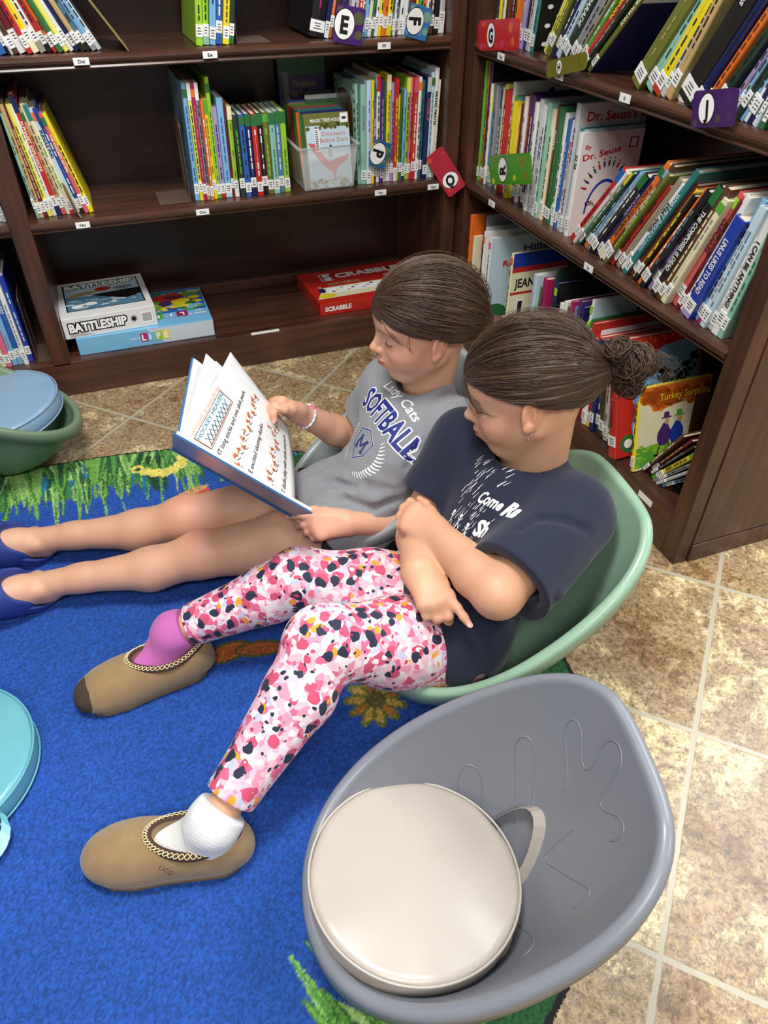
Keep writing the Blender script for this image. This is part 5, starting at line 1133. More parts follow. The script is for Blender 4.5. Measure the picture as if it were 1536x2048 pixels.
def nails(tips, parent):
    mb = MB()
    for (p, dr, up, r) in tips:
        up = unit(up-dr*(up@dr)); sd = np.cross(dr, up); o = len(mb.v); n = 10
        for j in range(n):
            a = 2*PI*j/n; u, v = math.cos(a)*r*.72, math.sin(a)*r*.85
            mb.v.append(tuple(p+dr*(v+r*.25)+sd*u+up*(r*1.0-.35*u*u/r-.28*max(0, v)**2/r)))
        mb.v.append(tuple(p+dr*r*.25+up*r*1.03)); 
        for j in range(n): mb.f.append((o+j, o+(j+1) % n, o+n)); mb.m.append(0)
    return mb.build('fingernails', mat('nail', rgb(226, 170, 152), .3), parent, smooth=True)

# ------------------------------------------------------------------ hair
def hair_mat(name, c1, c2):
    m = bpy.data.materials.new(name); m.use_nodes = True; nt = m.node_tree; N = nt.nodes; L = nt.links; b = N['Principled BSDF']
    at_ = N.new('ShaderNodeAttribute'); at_.attribute_name = 'col'; L.new(at_.outputs['Color'], b.inputs['Base Color'])
    b.inputs['Roughness'].default_value = .38; b.inputs['Specular IOR Level'].default_value = .45; b.inputs['Anisotropic'].default_value = .4
    return m
HAIR = hair_mat('brown_hair', None, None)
def strands(paths, r0, cols, seed=0):
    """many thin tubes (3 sided) as arrays"""
    V, Q, C = [], [], []; o = 0; rs = np.random.RandomState(seed)
    for P, c in zip(paths, cols):
        P = np.asarray(P); n = len(P); T_ = np.gradient(P, axis=0); T_ /= np.linalg.norm(T_, axis=1)[:, None]+1e-9
        up = np.cross(T_, rs.normal(size=3)); up /= np.linalg.norm(up, axis=1)[:, None]+1e-9; w2 = np.cross(T_, up)
        rr = r0*rs.uniform(.7, 1.3)*np.minimum(1, np.minimum(np.arange(n)+.6, n-np.arange(n)-.4)/2.0)[:, None]
        for q in range(3): a = 2*PI*q/3; V.append(P+rr*(math.cos(a)*up+math.sin(a)*w2)); C.append(np.tile(c, (n, 1)))
        i = np.arange(n-1)
        for q in range(3): q2 = (q+1) % 3; Q.append(np.stack([o+q*n+i, o+q2*n+i, o+q2*n+i+1, o+q*n+i+1], 1))
        o += 3*n
    return np.concatenate(V), np.concatenate(Q), np.concatenate(C)
def join(parts):
    V, Q, C = [], [], []; o = 0
    for v, q, c in parts: V.append(v); Q.append(q+o); C.append(c); o += len(v)
    return np.concatenate(V), np.concatenate(Q), np.concatenate(C)
HC = np.array([[lin(v) for v in c] for c in ((66, 48, 37), (78, 58, 44), (94, 71, 54), (114, 88, 66), (56, 41, 32))])
def hair_cols(n, rs): return HC[rs.choice(5, n, p=[.3, .34, .2, .06, .10])]*rs.uniform(.85, 1.15, (n, 1))

def cap_hair(Mh, tie, seed, hairline, vol=(.094, .0775, .088), top=(-.0065, 0, .030), n=2600, part=None, lift=.006, wisps=()):
    """hair drawn back over the skull (local head frame) to the tie point; hairline(P)->True where hair grows"""
    rs = np.random.RandomState(seed); c = np.array(top); R3 = np.array(vol); tie = np.array(tie, float)
    s = SDF(); s.ell(c, R3, k=.01)
    # a thicker mass gathering at the tie
    s.cap(c+(tie-c)*.35, tie, .060, .020, k=.045)
    td = unit(tie-c)
    def groove(P, D):
        v = (P-c)/R3; v /= np.linalg.norm(v, axis=1)[:, None]+1e-9
        a1 = unit(np.cross(td, (0, 1, .01))); a2 = np.cross(td, a1); ph = np.arctan2(v@a1, v@a2); rad = np.sqrt(np.maximum(0, 1-(v@td)**2))
        g = np.sin(ph*34+3*wave(P, 30, seed))*.35+np.sin(ph*71+4*wave(P, 40, seed+1))*.3+.5*np.sin(ph*13+2*wave(P, 22, seed+2))
        return D-.0022*g*np.clip(rad*1.6, .1, 1)
    s.post.append(groove)
    def cut(P, D): return np.maximum(D, hairline(P))
    s.post.append(cut)
    V, Q = surf(s, .0018); C = np.tile(HC[0]*1.0, (len(V), 1))*(1+.25*wave(V, 90, seed)[:, None])
    paths = []
    # strands: great-circle like paths over the ellipsoid toward the tie
    tries = 0
    while len(paths) < n and tries < n*12:
        tries += 1; d = rs.normal(size=3); d /= np.linalg.norm(d)
        if d@td > .9: continue
        p = c+d*R3*1.0
        if hairline(p[None])[0] > .001: continue
        ax = d; L = []
        om = math.acos(np.clip(d@td, -1, 1)); lift_ = lift*(rs.uniform(-.10, .55) if rs.rand() < .96 else rs.uniform(.6, 1.8)); e0 = 1.0
        wv = rs.normal()*.07; sd = np.cross(d, td); sd /= np.linalg.norm(sd)+1e-9
        N_ = 14; t1 = rs.uniform(.75, 1.0)
        for k in range(N_):
            t = k/(N_-1)*t1; v = (math.sin((1-t)*om)*d+math.sin(t*om)*td)/(math.sin(om)+1e-6); v = v+sd*wv*math.sin(PI*t); v = unit(v)
            base = c+v*R3*1.004; tgt = c+td*np.linalg.norm(tie-c)
            w2 = max(0, (t-.55)/.45)**2; q = base*(1-w2*.85)+tie*w2*.85
            L.append(q+v*(lift_*math.sin(PI*min(1, t*1.1))+.0006))
        L = np.array(L)
        if (hairline(L[:8]) > .002).any(): continue
        paths.append(L)
    vs, qs, cs = strands(paths, .00048, hair_cols(len(paths), rs), seed)
    return [(V, Q, C), (vs, qs, cs)]
def put(Mh, o, parts, name, parent, m, smooth=True):
    V, Q, C = join(parts); W = V@Mh.T+o; me = np_mesh(name, W, Q, C, smooth); me.materials.append(m); return link(name, me, parent)

# ------------------------------------------------------------------ people
A_ = lambda px, py, ax, v: at(px, py, ax, v)
def hairline_std(fx=.088, fz=.052, seed=0, nape=-.075):
    def f(P):
        x, y, z = P[:, 0], P[:, 1], P[:, 2]; w = .0022*wave(P, 160, seed+40)
        g1 = (x-fx)*.37-(z-fz)*.929+w+.10*np.maximum(0, .035-np.abs(y))
        g2 = (x+.09)*.474-(z-nape)*.879+w
        e = np.sqrt(((x+.001)/.021)**2+((z+.015)/.030)**2); g3 = (1-e)*.024; g3 = np.where(np.abs(y) > .05, g3, -1)
        return np.maximum(np.maximum(g1, g2), g3)
    return f
def build_head(par, o, xf, zf, S, neck_w, seed, hl, tie, base, wisps, body_parts, skin_lip=(184, 92, 90), neck_r=(.044, .050), n=2900, vol=(.1035, .0785, .089)):
    Mh = rotm(xf, zf)*S; Mi = np.linalg.inv(Mh); o = np.array(o); nl = Mi@(np.array(neck_w)-o)
    s = head_sdf(neck_to=nl, neck_r=neck_r); V, Q = surf(s, .00145); V = relax(V, Q, 1, .4); C = head_colors(V, base, skin_lip)
    body_parts.append((V@Mh.T+o, Q, C))
    hp = cap_hair(Mh, tie, seed, hl, n=n, vol=vol)
    return Mh, o, hp
def loose(Mh, pts_list, seed, n=30, spread=.003, r=.00055):
    """small locks following given local control points"""
    rs = np.random.RandomState(seed); paths = []
    for pts, cnt, sp in pts_list:
        P = np.array(pts, float); t = np.linspace(0, len(P)-1, 16); base = np.stack([np.interp(t, range(len(P)), P[:, i]) for i in range(3)], 1)
        for _ in range(3): base[1:-1] = (base[:-2]+base[1:-1]*2+base[2:])/4
        for _ in range(cnt):
            off = rs.normal(size=3)*sp*.5; tw = rs.normal(size=3)*sp; e = rs.uniform(.75, 1.0); k = max(5, int(16*e))
            paths.append((base+off+np.outer(np.linspace(0, 1, 16)**1.3, tw)+.3*sp*np.sin(np.linspace(0, rs.uniform(2, 7), 16)+rs.uniform(0, 6))[:, None]*rs.normal(size=3))[:k])
    return strands(paths, r, hair_cols(len(paths), rs), seed)
def skin_part(s, h, base, flush=(), lo=None, hi=None):
    V, Q = surf(s, h, lo, hi); V = relax(V, Q, 2, .5); L3 = lambda c: np.array([lin(v) for v in c]); C = np.tile(L3(base), (len(V), 1))
    C *= 1+.035*wave(V, 45, 3)[:, None]
    for c, r, col, k in flush:
        m = k*np.exp(-(((V-np.array(c))/r)**2).sum(1)); C = C*(1-m[:, None])+L3(col)*m[:, None]
    return V, Q, C
def cloth(name, s, h, m, par, colfn=None, it=2):
    V, Q = surf(s, h); V = relax(V, Q, it, .5); C = colfn(V) if colfn else None; me = np_mesh(name, V, Q, C); me.materials.append(m); o = link(name, me, par); return o, V, Q
def torso(s, pel, wst, chs, nb, Ls, Rs, fwd, rp, rw, rc, rs_, k=.05, fl=.78):
    lat = unit(np.array(Ls)-np.array(Rs)); f = unit(fwd)
    for c, r in ((pel, rp), (wst, rw), (chs, rc)):
        z = unit(np.cross(f, lat)); R = np.stack([unit(f-z*(f@z)), lat, z], 1); s.ell(c, (r*fl, r*1.12, r*1.05), R, k=k)
    s.cap(Ls, Rs, rs_, rs_, k=k*.8); s.cap(Ls, chs, rs_*1.05, rc*.55, k=k); s.cap(Rs, chs, rs_*1.05, rc*.55, k=k)
    s.cap(nb, (np.array(Ls)+np.array(Rs))/2, .052, rs_*.95, k=k*.8)

def knit(name, c, amount=.35, scale=520, rough=.9, spots=0):
    return mat(name, rgb(*c), rough, noise=(scale, amount), bump=(700, .18), sheen=.15)

# ======== the girl in the grey shirt
g1 = thing('person', 'girl in a grey softball shirt and black shorts reading the open picture book', 'person', (-.60, -.97, 0)); g1.location = (0, 0, 0)
SK1 = (210, 161, 133); SK2 = (212, 163, 130)
o1 = np.array((-.522, -.981, .555)); bp1 = []
NB1 = np.array((-.507, -.965, .425))
Mh1, o1, hp = build_head(g1, o1, (-.979, .150, -.14), (-.13, -.03, .99), 1.03, NB1, 11, hairline_std(.096, .044, 1), (-.100, .012, -.014), SK1, None, bp1)
LS1, RS1 = np.array((-.497, -1.085, .378)), np.array((-.548, -.862, .372))
EL1 = A_(885, 1042, 'y', -1.10); WL1 = A_(698, 1046, 'y', -1.095)
ER1 = A_(702, 876, 'y', -.800); WR1 = A_(598, 826, 'y', -.850)
PL1 = np.array((-.640, -.970, .125))
KL1, AL1 = A_(405, 1110, 'z', .105), A_(78, 1172, 'z', .060); KR1, AR1 = A_(372, 1038, 'z', .108), A_(72, 1082, 'z', .060)
b = SDF()
b.ell(PL1, (.10, .115, .085), k=.03); b.cap(PL1+(0.02, 0, .05), NB1-(0, 0, .10), .07, .075, k=.03); b.cap(NB1-(0, 0, .05), NB1+(0, 0, .02), .048, .046, k=.02)
for S_, E_, W_ in ((LS1, EL1, WL1), (RS1, ER1, WR1)):
    b.cap(S_, E_, .040, .0335, k=.02); m_ = E_+(W_-E_)*.35; b.cap(E_, m_, .034, .0335, k=.012); b.cap(m_, W_, .0335, .0225, k=.012)
tl = hand(b, WL1, unit(np.array((-1, .15, .02))), (.0, -.70, .70), 1, [(.12, .35, .15), (.55, .65, .35), (.75, .8, .4), (.85, .9, .4)], thumb=(.45, .35), sc=.92)
tr = hand(b, WR1, unit(A_(500, 778, 'y', -.868)-WR1), (.1, .55, .8), -1, [(.75, .85, .5), (.9, 1.0, .6), (1.0, 1.1, .6), (1.0, 1.1, .6)], thumb=(.42, .75), sc=.92)
for y_, K_, A2 in ((-1.035, KL1, AL1), (-.905, KR1, AR1)):
    H_ = np.array((-.655, y_, .128)); md = H_+(K_-H_)*.5+np.array((0, 0, .002))
    b.cap(H_, md, .076, .066, k=.03); b.cap(md, K_, .066, .048, k=.02); b.ell(K_+np.array((-.005, 0, .010)), (.046, .040, .040), k=.02)
    c_ = K_+(A2-K_)*.32+np.array((0, 0, -.012)); b.cap(K_, c_, .046, .045, k=.02); b.cap(c_, A2+(K_-A2)*.25, .044, .029, k=.02); b.cap(A2+(K_-A2)*.28, A2, .030, .0285, k=.015)
    fx = unit(np.array((-.86, -.20 if y_ < -1 else -.02, .42))); b.cap(A2+(.014, 0, -.018), A2+fx*.04-(0, 0, .012), .026, .030, k=.02); b.cap(A2+fx*.04-(0, 0, .012), A2+fx*.13-(0, 0, .030), .030, .026, k=.02)
    for q in (-1, 1): b.ell(A2+(.0, q*.026, .006), (.012, .010, .012), k=.012)
bp1.append(skin_part(b, .0026, SK1, [(KL1+(0, 0, .05), .045, (226, 140, 118), .40), (KR1+(0, 0, .05), .045, (226, 140, 118), .40), (EL1, .03, (222, 140, 118), .3), (WR1+(-.07, 0, .06), .04, (232, 150, 128), .45), (WL1+(-.07, 0, 0), .04, (232, 150, 128), .35)]))
V, Q, C = join(bp1); me = np_mesh('body', V, Q, C); me.materials.append(SKIN_V); link('body', me, g1)
nails(tl+tr, g1)
# hair with low ponytail and loose strands
pt = [(-.100, .012, -.014), (-.125, .018, -.030), (-.140, .022, -.065), (-.138, .028, -.105), (-.125, .030, -.14)]
wl = [(pt, 420, .010), ([(.074, .030, .058), (.082, .034, .046), (.078, .046, .026), (.060, .062, .006), (.04, .070, -.006)], 7, .003), ([(.045, .064, .03), (.050, .069, .005), (.040, .070, -.02)], 4, .003),
       ([(-.09, .03, -.03), (-.10, .035, -.06), (-.11, .04, -.09)], 120, .008), ([(.04, .02, .112), (-.02, .03, .118), (-.07, .03, .092)], 40, .004)]
hp = hp+[loose(Mh1, wl, 5, r=.00032)]
sp = SDF(); sp.chain(pt, (.018, .022, .022, .016, .008), k=.01); sp.post.append(lambda P, D: D-.002*wave(P*np.array([1, 1, .25]), 260, 5)); v_, q_ = surf(sp, .002); hp.append((v_, q_, np.tile(HC[1], (len(v_), 1))))
put(Mh1, o1, hp, 'hair', g1, HAIR)
mb = MB(); mb.tube([Mh1@(np.array([-.104, .014, -.016])+.017*np.array([.3*math.sin(a), math.cos(a), math.sin(a)]))+o1 for a in [2*PI*i/20 for i in range(20)]], .004, 6, close=True); mb.build('hair_tie', BLACK, g1, smooth=True)
# shorts
s = SDF(); s.ell(PL1+(0, 0, -.005), (.108, .122, .088), k=.02)
for y_, K_ in ((-1.035, KL1), (-.905, KR1)):
    H_ = np.array((-.655, y_, .128)); e_ = H_+(K_-H_)*.27; s.cap(H_, e_, .081, .076, k=.02); dn = unit(K_-H_)
    s.fun((lambda e_, dn: (lambda P: -((P-e_)@dn)))(e_+dn*.012, dn), e_+dn*.10-.09, e_+dn*.10+.09, k=.004, op='-')
cloth('shorts', s, .003, mat('black_shorts', rgb(24, 24, 28), .8), g1)
# t-shirt
s = SDF(); f1 = np.array((-.93, .12, .25))
torso(s, PL1+(.005, 0, .012), np.array((-.612, -.968, .195)), np.array((-.560, -.968, .290)), NB1+(0, 0, -.018), LS1+(.0, .015, -.012), RS1+(0, -.015, -.012), f1, .118, .108, .112, .052, k=.055, fl=.86)
s.cap(PL1+(-.065, -.055, .03), PL1+(-.065, .055, .03), .076, .076, k=.04); s.cap(PL1+(-.11, -.055, .02), PL1+(-.11, .05, .02), .068, .068, k=.03)
def seg(P, a, b, ra, rb):
    ab = b-a; q = P-a; t = np.clip((q@ab)/(ab@ab), 0, 1); return np.linalg.norm(q-t[:, None]*ab, axis=1)-(ra+(rb-ra)*t)
def sleeve(s, S_, E_, r0, r1, fr, kk=.03, droop=(0, 0, 0)):
    e_ = S_+(E_-S_)*fr; d = unit(E_-S_)
    def fn(P):
        D = seg(P, S_, e_+d*.03, r0, r1*1.02); D = np.maximum(D, (P-e_)@d); I = seg(P, e_-d*.020, e_+d*.05, r1-.026, r1-.004); return np.maximum(D, -I)
    s.fun(fn, np.minimum(S_, e_)-.09, np.maximum(S_, e_)+.09, k=kk)
    return e_, d
def folds(s, lines, k=.012, h=.007):
    V, Q = surf(s, h); bv = BVHTree.FromPolygons([tuple(v) for v in V], [tuple(q) for q in Q.tolist()]); oc = V3(CAM)
    for pts, r, op in lines:
        P = []
        for (px, py) in pts:
            h_ = bv.ray_cast(oc, V3(CR*(px-768)/FPX-CU*(py-1024)/FPX+CF).normalized())
            if h_[0] is not None: P.append(np.array(h_[0])-np.array(h_[1])*(r*.75 if op == '+' else -r*.55))
        if len(P) > 1:
            rs_ = [r*(.45+.55*math.sin(PI*(i+.5)/len(P))) for i in range(len(P))]; s.chain(P, rs_, k=k, op=op)
sleeve(s, RS1+(.006, .01, 0), ER1, .052, .058, .62)
eL, dL = sleeve(s, LS1+(.010, -.004, .0), EL1, .055, .066, .82)
# neck opening and folds
s.cap(NB1+(-.010, 0, .000), NB1+(-.03, 0, .09), .052, .056, k=.004, op='-')
h1d = unit(np.array((-.90, -.12, -.42))); h1c = np.array((-.768, -.98, .150)); s.fun(lambda P: -((P-h1c)@h1d), h1c-.4, h1c+.4, k=.004, op='-')
folds(s, [(((628, 1000), (660, 985), (700, 985), (750, 1000), (790, 985)), .012, '+'), (((640, 1030), (690, 1020), (740, 1030), (800, 1010)), .011, '+'), (((612, 960), (650, 945), (690, 955), (720, 985)), .010, '+'),
          (((640, 1012), (690, 1003), (745, 1018), (790, 1000)), .006, '-'), (((625, 975), (670, 966), (710, 975)), .005, '-'), (((615, 925), (650, 905), (690, 900), (720, 880)), .009, '+'), (((700, 915), (740, 950), (790, 970)), .007, '+'),
          (((870, 870), (835, 900), (815, 935)), .006, '-'), (((880, 1000), (915, 940), (925, 890)), .006, '-'), (((660, 1065), (710, 1052), (760, 1055)), .009, '+')])
f_ = unit(np.array((-.8, -.4, .5)))
s.post.append(lambda P, D: D+.0040*wave(P*np.array([1.6, .6, 2.2]), 34, 21)+.0032*wave(P*np.array([1.2, .6, 3]), 70, 23)*np.clip((.34-P[:, 2])*8, .1, 1))
cloth('t_shirt', s, .0030, knit('heather_grey', (134, 136, 141), .34, 420), g1)
SH1 = (s,)
# collar ribbing and bracelet
def ringpts(c, n_, r, m=40, ex=1.0):
    n_ = unit(n_); a = unit(np.cross(n_, (0, 1, .01))); b2 = np.cross(n_, a); return [np.array(c)+r*(math.cos(t)*a+ex*math.sin(t)*b2) for t in [2*PI*i/m for i in range(m)]]
def snap(pts, V, Q, push=0.0):
    bv = BVHTree.FromPolygons([tuple(v) for v in V], [tuple(q) for q in Q.tolist()]); out = []
    for p in pts:
        h = bv.find_nearest(V3(p)); out.append(np.array(h[0])+np.array(h[1])*push if h[0] is not None else np.array(p))
    return out
dW = unit(WR1-ER1); cB = WR1+(ER1-WR1)*.12; mb = MB(); RP = ringpts(cB, dW, .0262, 44)
for i, p in enumerate(RP):
    mb.lathe([(.0001, -.003), (.0022, -.002), (.003, 0), (.0022, .002), (.0001, .003)], 8, mi=1 if i in (3, 4, 20, 21, 22, 23, 24) else 2 if i % 3 == 0 else 0, c=tuple(p))
mb.build('bead_bracelet', [mat('bead_white', rgb(226, 228, 232), .3), mat('bead_pink', rgb(220, 110, 150), .3), mat('bead_grey', rgb(176, 186, 200), .3)], g1, smooth=True)

# ======== the girl in the navy shirt
g2 = thing('person', 'girl in a navy t-shirt and pink patterned leggings with her arms crossed', 'person', (0, 0, 0))
bp2 = []; o2 = np.array((-.455, -1.253, .548)); NB2 = np.array((-.432, -1.262, .418))
Mh2, o2, hp2 = build_head(g2, o2, (-.835, .472, -.282), (-.196, .223, .955), 1.03, NB2, 31, hairline_std(.092, .049, 2, nape=-.070), (-.118, .0, .018), SK2, None, bp2, neck_r=(.048, .056), n=3200, vol=(.1040, .080, .092))
LS2, RS2 = A_(1138, 1030, 'y', -1.385), np.array((-.500, -1.140, .385))
EL2, WL2 = A_(996, 1186, 'y', -1.470), A_(876, 1072, 'y', -1.305); ER2, WR2 = A_(842, 1044, 'y', -1.180), A_(836, 1142, 'y', -1.350)
PL2 = np.array((-.600, -1.320, .125))
HL2, KL2, AL2 = np.array((-.625, -1.375, .130)), A_(648, 1285, 'y', -1.405), A_(430, 1644, 'z', .100)
HR2, KR2, AR2 = np.array((-.625, -1.255, .130)), A_(600, 1160, 'y', -1.195), A_(350, 1264, 'z', .100)
HH = A_(828, 1032, 'y', -1.235)
b = SDF()
b.ell(PL2, (.10, .12, .09), k=.03); b.cap(PL2+(.03, 0, .05), NB2-(0, 0, .10), .08, .08, k=.03); b.cap(NB2-(0, 0, .06), NB2+(0, 0, .02), .056, .054, k=.02)
b.cap(LS2, EL2, .046, .039, k=.012); m_ = EL2+(WL2-EL2)*.32; b.cap(EL2, m_, .0405, .0395, k=.012); b.cap(m_, WL2, .0395, .0270, k=.012)
b.cap(RS2, ER2, .046, .040, k=.02); m_ = ER2+(WR2-ER2)*.35; b.cap(ER2, m_, .040, .040, k=.02); b.cap(m_, WR2, .040, .0285, k=.02)
t2l = hand(b, WL2, unit(HH-WL2+np.array((-.02, 0, .015))), (-.35, -.35, .85), 1, [(.35, .9, .6), (.45, 1.0, .7), (.5, 1.1, .7), (.55, 1.1, .7)], thumb=(.5, .4), sc=.92, wr=.027)
TIP = A_(915, 1255, 'y', -1.470)
dR = unit(TIP-WR2)
t2r = hand(b, WR2, unit(dR+np.array((-.10, 0, 0.04))), (-.25, -.20, 1.0), -1, [(.12, .15, .10), (.65, 1.1, .6), (.75, 1.2, .6), (.85, 1.2, .6)], thumb=(.2, 1.3), sc=.97, wr=.027)
for K_, A2 in ((KL2, AL2), (KR2, AR2)):
    b.cap(K_, A2+(K_-A2)*.3, .040, .029, k=.01); b.cap(A2+(K_-A2)*.32, A2, .029, .026, k=.006); b.cap(A2, A2+(-.01, 0, -.05), .026, .024, k=.006)
bp2.append(skin_part(b, .0026, SK2, [(EL2, .035, (214, 130, 108), .35), (HH, .04, (230, 150, 126), .35), (TIP, .04, (232, 150, 128), .35)]))
V, Q, C = join(bp2); me = np_mesh('body', V, Q, C); me.materials.append(SKIN_V); link('body', me, g2)
nails([t2r[0]], g2)
# hair: bun and loose strands
rs = np.random.RandomState(77); paths = []
for (c, r, nr_, cnt) in (((-.158, .006, .022), .026, (.5, .85, .2), 330), ((-.140, .018, .050), .017, (.2, .6, .8), 150), ((-.150, .004, -.012), .019, (.3, .9, -.3), 170), ((-.178, -.006, .012), .019, (.9, .3, .3), 130)):
    nr0 = unit(nr_)
    for _ in range(cnt):
        nr_ = unit(nr0+rs.normal(size=3)*.45); a = unit(np.cross(nr_, (0, 0, 1))); b2 = np.cross(nr_, a)
        ph = rs.uniform(0, 6.28); ln = rs.uniform(2.5, 6.2); rr = r*rs.uniform(.45, 1.12); t = np.linspace(0, ln, 16); tilt = rs.normal()*.35
        wv = rs.uniform(-.5, .5)*r+np.sin(t*rs.uniform(.5, 2))*r*.22; rad = rr*(1+.12*np.sin(t*2+ph))
        paths.append(np.array(c)+np.outer(np.cos(t+ph)*rad, a)+np.outer(np.sin(t+ph)*rad, b2)+np.outer(wv+tilt*np.cos(t+ph)*rad, nr_))
bun = strands(paths, .00075, hair_cols(len(paths), rs), 9)
sb = SDF(); sb.ell((-.157, .006, .020), (.024, .024, .024), k=.01); sb.ell((-.140, .016, .048), (.013, .012, .014), k=.008); sb.ell((-.150, .004, -.012), (.015, .014, .014), k=.008); sb.cap((-.10, 0, .018), (-.14, 0, .02), .022, .016, k=.01); sb.post.append(lambda P, D: D-.002*wave(P, 230, 8))
vb, qb = surf(sb, .002)
wl = [([(-.18, .0, .03), (-.20, .01, .02), (-.215, .0, .0), (-.20, -.02, -.02)], 18, .010), ([(-.17, .0, .0), (-.195, .01, -.015), (-.21, .0, -.01), (-.225, .01, .01)], 10, .008),
      ([(.082, .015, .062), (.092, .024, .040), (.086, .040, .014), (.066, .056, .000), (.035, .070, -.004)], 14, .002), ([(.086, .000, .062), (.098, .010, .038), (.094, .020, .012), (.080, .034, -.010)], 6, .002),
       
      ([(.05, .02, .110), (.0, .03, .128), (-.06, .02, .110)], 40, .008), ([(-.02, .055, .085), (-.07, .045, .07), (-.11, .02, .04)], 40, .007), ]
hp2 = hp2+[bun, (vb, qb, np.tile(HC[0], (len(vb), 1))), loose(Mh2, wl, 15, r=.00032)]
put(Mh2, o2, hp2, 'hair', g2, HAIR)
mb = MB(); mb.tube([Mh2@(np.array([-.120, .0, .018])+.021*np.array([.2*math.sin(a), math.cos(a), math.sin(a)]))+o2 for a in [2*PI*i/20 for i in range(20)]], .0035, 6, close=True); mb.build('hair_tie', mat('brown_band', rgb(50, 36, 30), .6), g2, smooth=True)
mb = MB(); pe = Mh2@np.array([.004, .083, -.034])+o2; mb.tube([pe+.008*np.array([math.cos(a)*.5, math.cos(a)*.3, math.sin(a)]) for a in [2*PI*i/16 for i in range(16)]], .0006, 5, close=True); mb.build('earring', mat('silver', rgb(200, 196, 188), .25, metal=1.0), g2, smooth=True)
# leggings
LG = bpy.data.materials.new('painted_leggings'); LG.use_nodes = True; nt = LG.node_tree; N = nt.nodes; L = nt.links; pb = N['Principled BSDF']; pb.inputs['Roughness'].default_value = .72; pb.inputs['Sheen Weight'].default_value = .1
tc = N.new('ShaderNodeTexCoord'); wn = N.new('ShaderNodeTexNoise'); wn.inputs['Scale'].default_value = 45; wn.inputs['Detail'].default_value = 2; L.new(tc.outputs['Object'], wn.inputs['Vector'])
wm = N.new('ShaderNodeVectorMath'); wm.operation = 'MULTIPLY_ADD'; L.new(wn.outputs['Color'], wm.inputs[0]); wm.inputs[1].default_value = (.017, .017, .017); L.new(tc.outputs['Object'], wm.inputs[2])
def vor(sc, off, rnd=1.0, shape=(1, 1, 1)):
    mp = N.new('ShaderNodeMapping'); mp.inputs['Location'].default_value = off; mp.inputs['Scale'].default_value = shape; L.new(wm.outputs[0], mp.inputs['Vector'])
    v = N.new('ShaderNodeTexVoronoi'); v.inputs['Scale'].default_value = sc; v.inputs['Randomness'].default_value = rnd; L.new(mp.outputs[0], v.inputs['Vector']); return v
def ramp(src, stops, interp='CONSTANT'):
    r = N.new('ShaderNodeValToRGB'); r.color_ramp.interpolation = interp; L.new(src, r.inputs[0]); e = r.color_ramp.elements
    while len(e) > 1: e.remove(e[-1])
    e[0].position = stops[0][0]; e[0].color = stops[0][1]
    for p, c in stops[1:]: k = e.new(p); k.color = c
    return r.outputs[0]
def sepx(c): q = N.new('ShaderNodeSeparateColor'); L.new(c, q.inputs[0]); return q.outputs
v1 = vor(95, (0, 0, 0)); base = ramp(sepx(v1.outputs['Color'])[0], [(0, rgb(232, 216, 222)), (.16, rgb(238, 186, 202)), (.38, rgb(232, 150, 176)), (.56, rgb(236, 224, 228)), (.70, rgb(222, 104, 140)), (.84, rgb(190, 194, 220)), (.91, rgb(240, 190, 204))])
def layer(prev, v, thr_d, sel, col, ch=0):
    d = N.new('ShaderNodeMath'); d.operation = 'LESS_THAN'; L.new(v.outputs['Distance'], d.inputs[0]); d.inputs[1].default_value = thr_d
    s_ = N.new('ShaderNodeMath'); s_.operation = 'LESS_THAN'; L.new(sepx(v.outputs['Color'])[ch], s_.inputs[0]); s_.inputs[1].default_value = sel
    mu = N.new('ShaderNodeMath'); mu.operation = 'MULTIPLY'; L.new(d.outputs[0], mu.inputs[0]); L.new(s_.outputs[0], mu.inputs[1])
    mx = N.new('ShaderNodeMix'); mx.data_type = 'RGBA'; L.new(mu.outputs[0], mx.inputs['Factor']); L.new(prev, mx.inputs['A']); mx.inputs['B'].default_value = col; return mx.outputs['Result']
va = vor(42, (3, 1, 2), .7, (1, 1, .8)); c_ = layer(base, va, .42, .60, rgb(206, 78, 112)); vb_ = vor(66, (8, 4, 1), .9); c_ = layer(c_, vb_, .34, .30, rgb(238, 232, 234)); vo = vor(60, (1, 9, 4)); c_ = layer(c_, vo, .40, .14, rgb(240, 160, 40), 1)
mp2 = va; vn = vor(42, (3.007, 1.004, 2.004), .7, (1, 1, .8)); c_ = layer(c_, vn, .38, .42, rgb(28, 36, 62)); vk = vor(100, (5, 5, 7)); c_ = layer(c_, vk, .36, .12, rgb(30, 38, 64)); vp = vor(80, (6, 2, 7)); c_ = layer(c_, vp, .26, .14, rgb(200, 50, 90), 2)
L.new(c_, pb.inputs['Base Color'])
s = SDF(); s.ell(PL2+(0, 0, -.005), (.108, .122, .092), k=.02)
for H_, K_, A2, rr in ((HL2, KL2, AL2, 1.0), (HR2, KR2, AR2, .97)):
    md = H_+(K_-H_)*.45; s.cap(H_, md, .085*rr, .078*rr, k=.03); s.cap(md, K_, .078*rr, .057*rr, k=.02); s.ell(K_+(-.008, 0, .004), (.054, .050, .052), k=.02)
    c1 = K_+(A2-K_)*.30+np.array((.012, 0, 0)); s.cap(K_, c1, .054, .055*rr, k=.025); e_ = A2+(K_-A2)*.13; s.cap(c1, e_, .055*rr, .040, k=.02)
    d = unit(A2-K_); s.fun((lambda e_, d: (lambda P: np.where(np.linalg.norm(P-e_, axis=1) < .09, -((P-e_)@d), 1)))(e_, d), e_+d*.05-.07, e_+d*.05+.07, k=.003, op='-'); s.cap(e_-d*.015, e_+d*.03, .035, .034, k=.002, op='-')
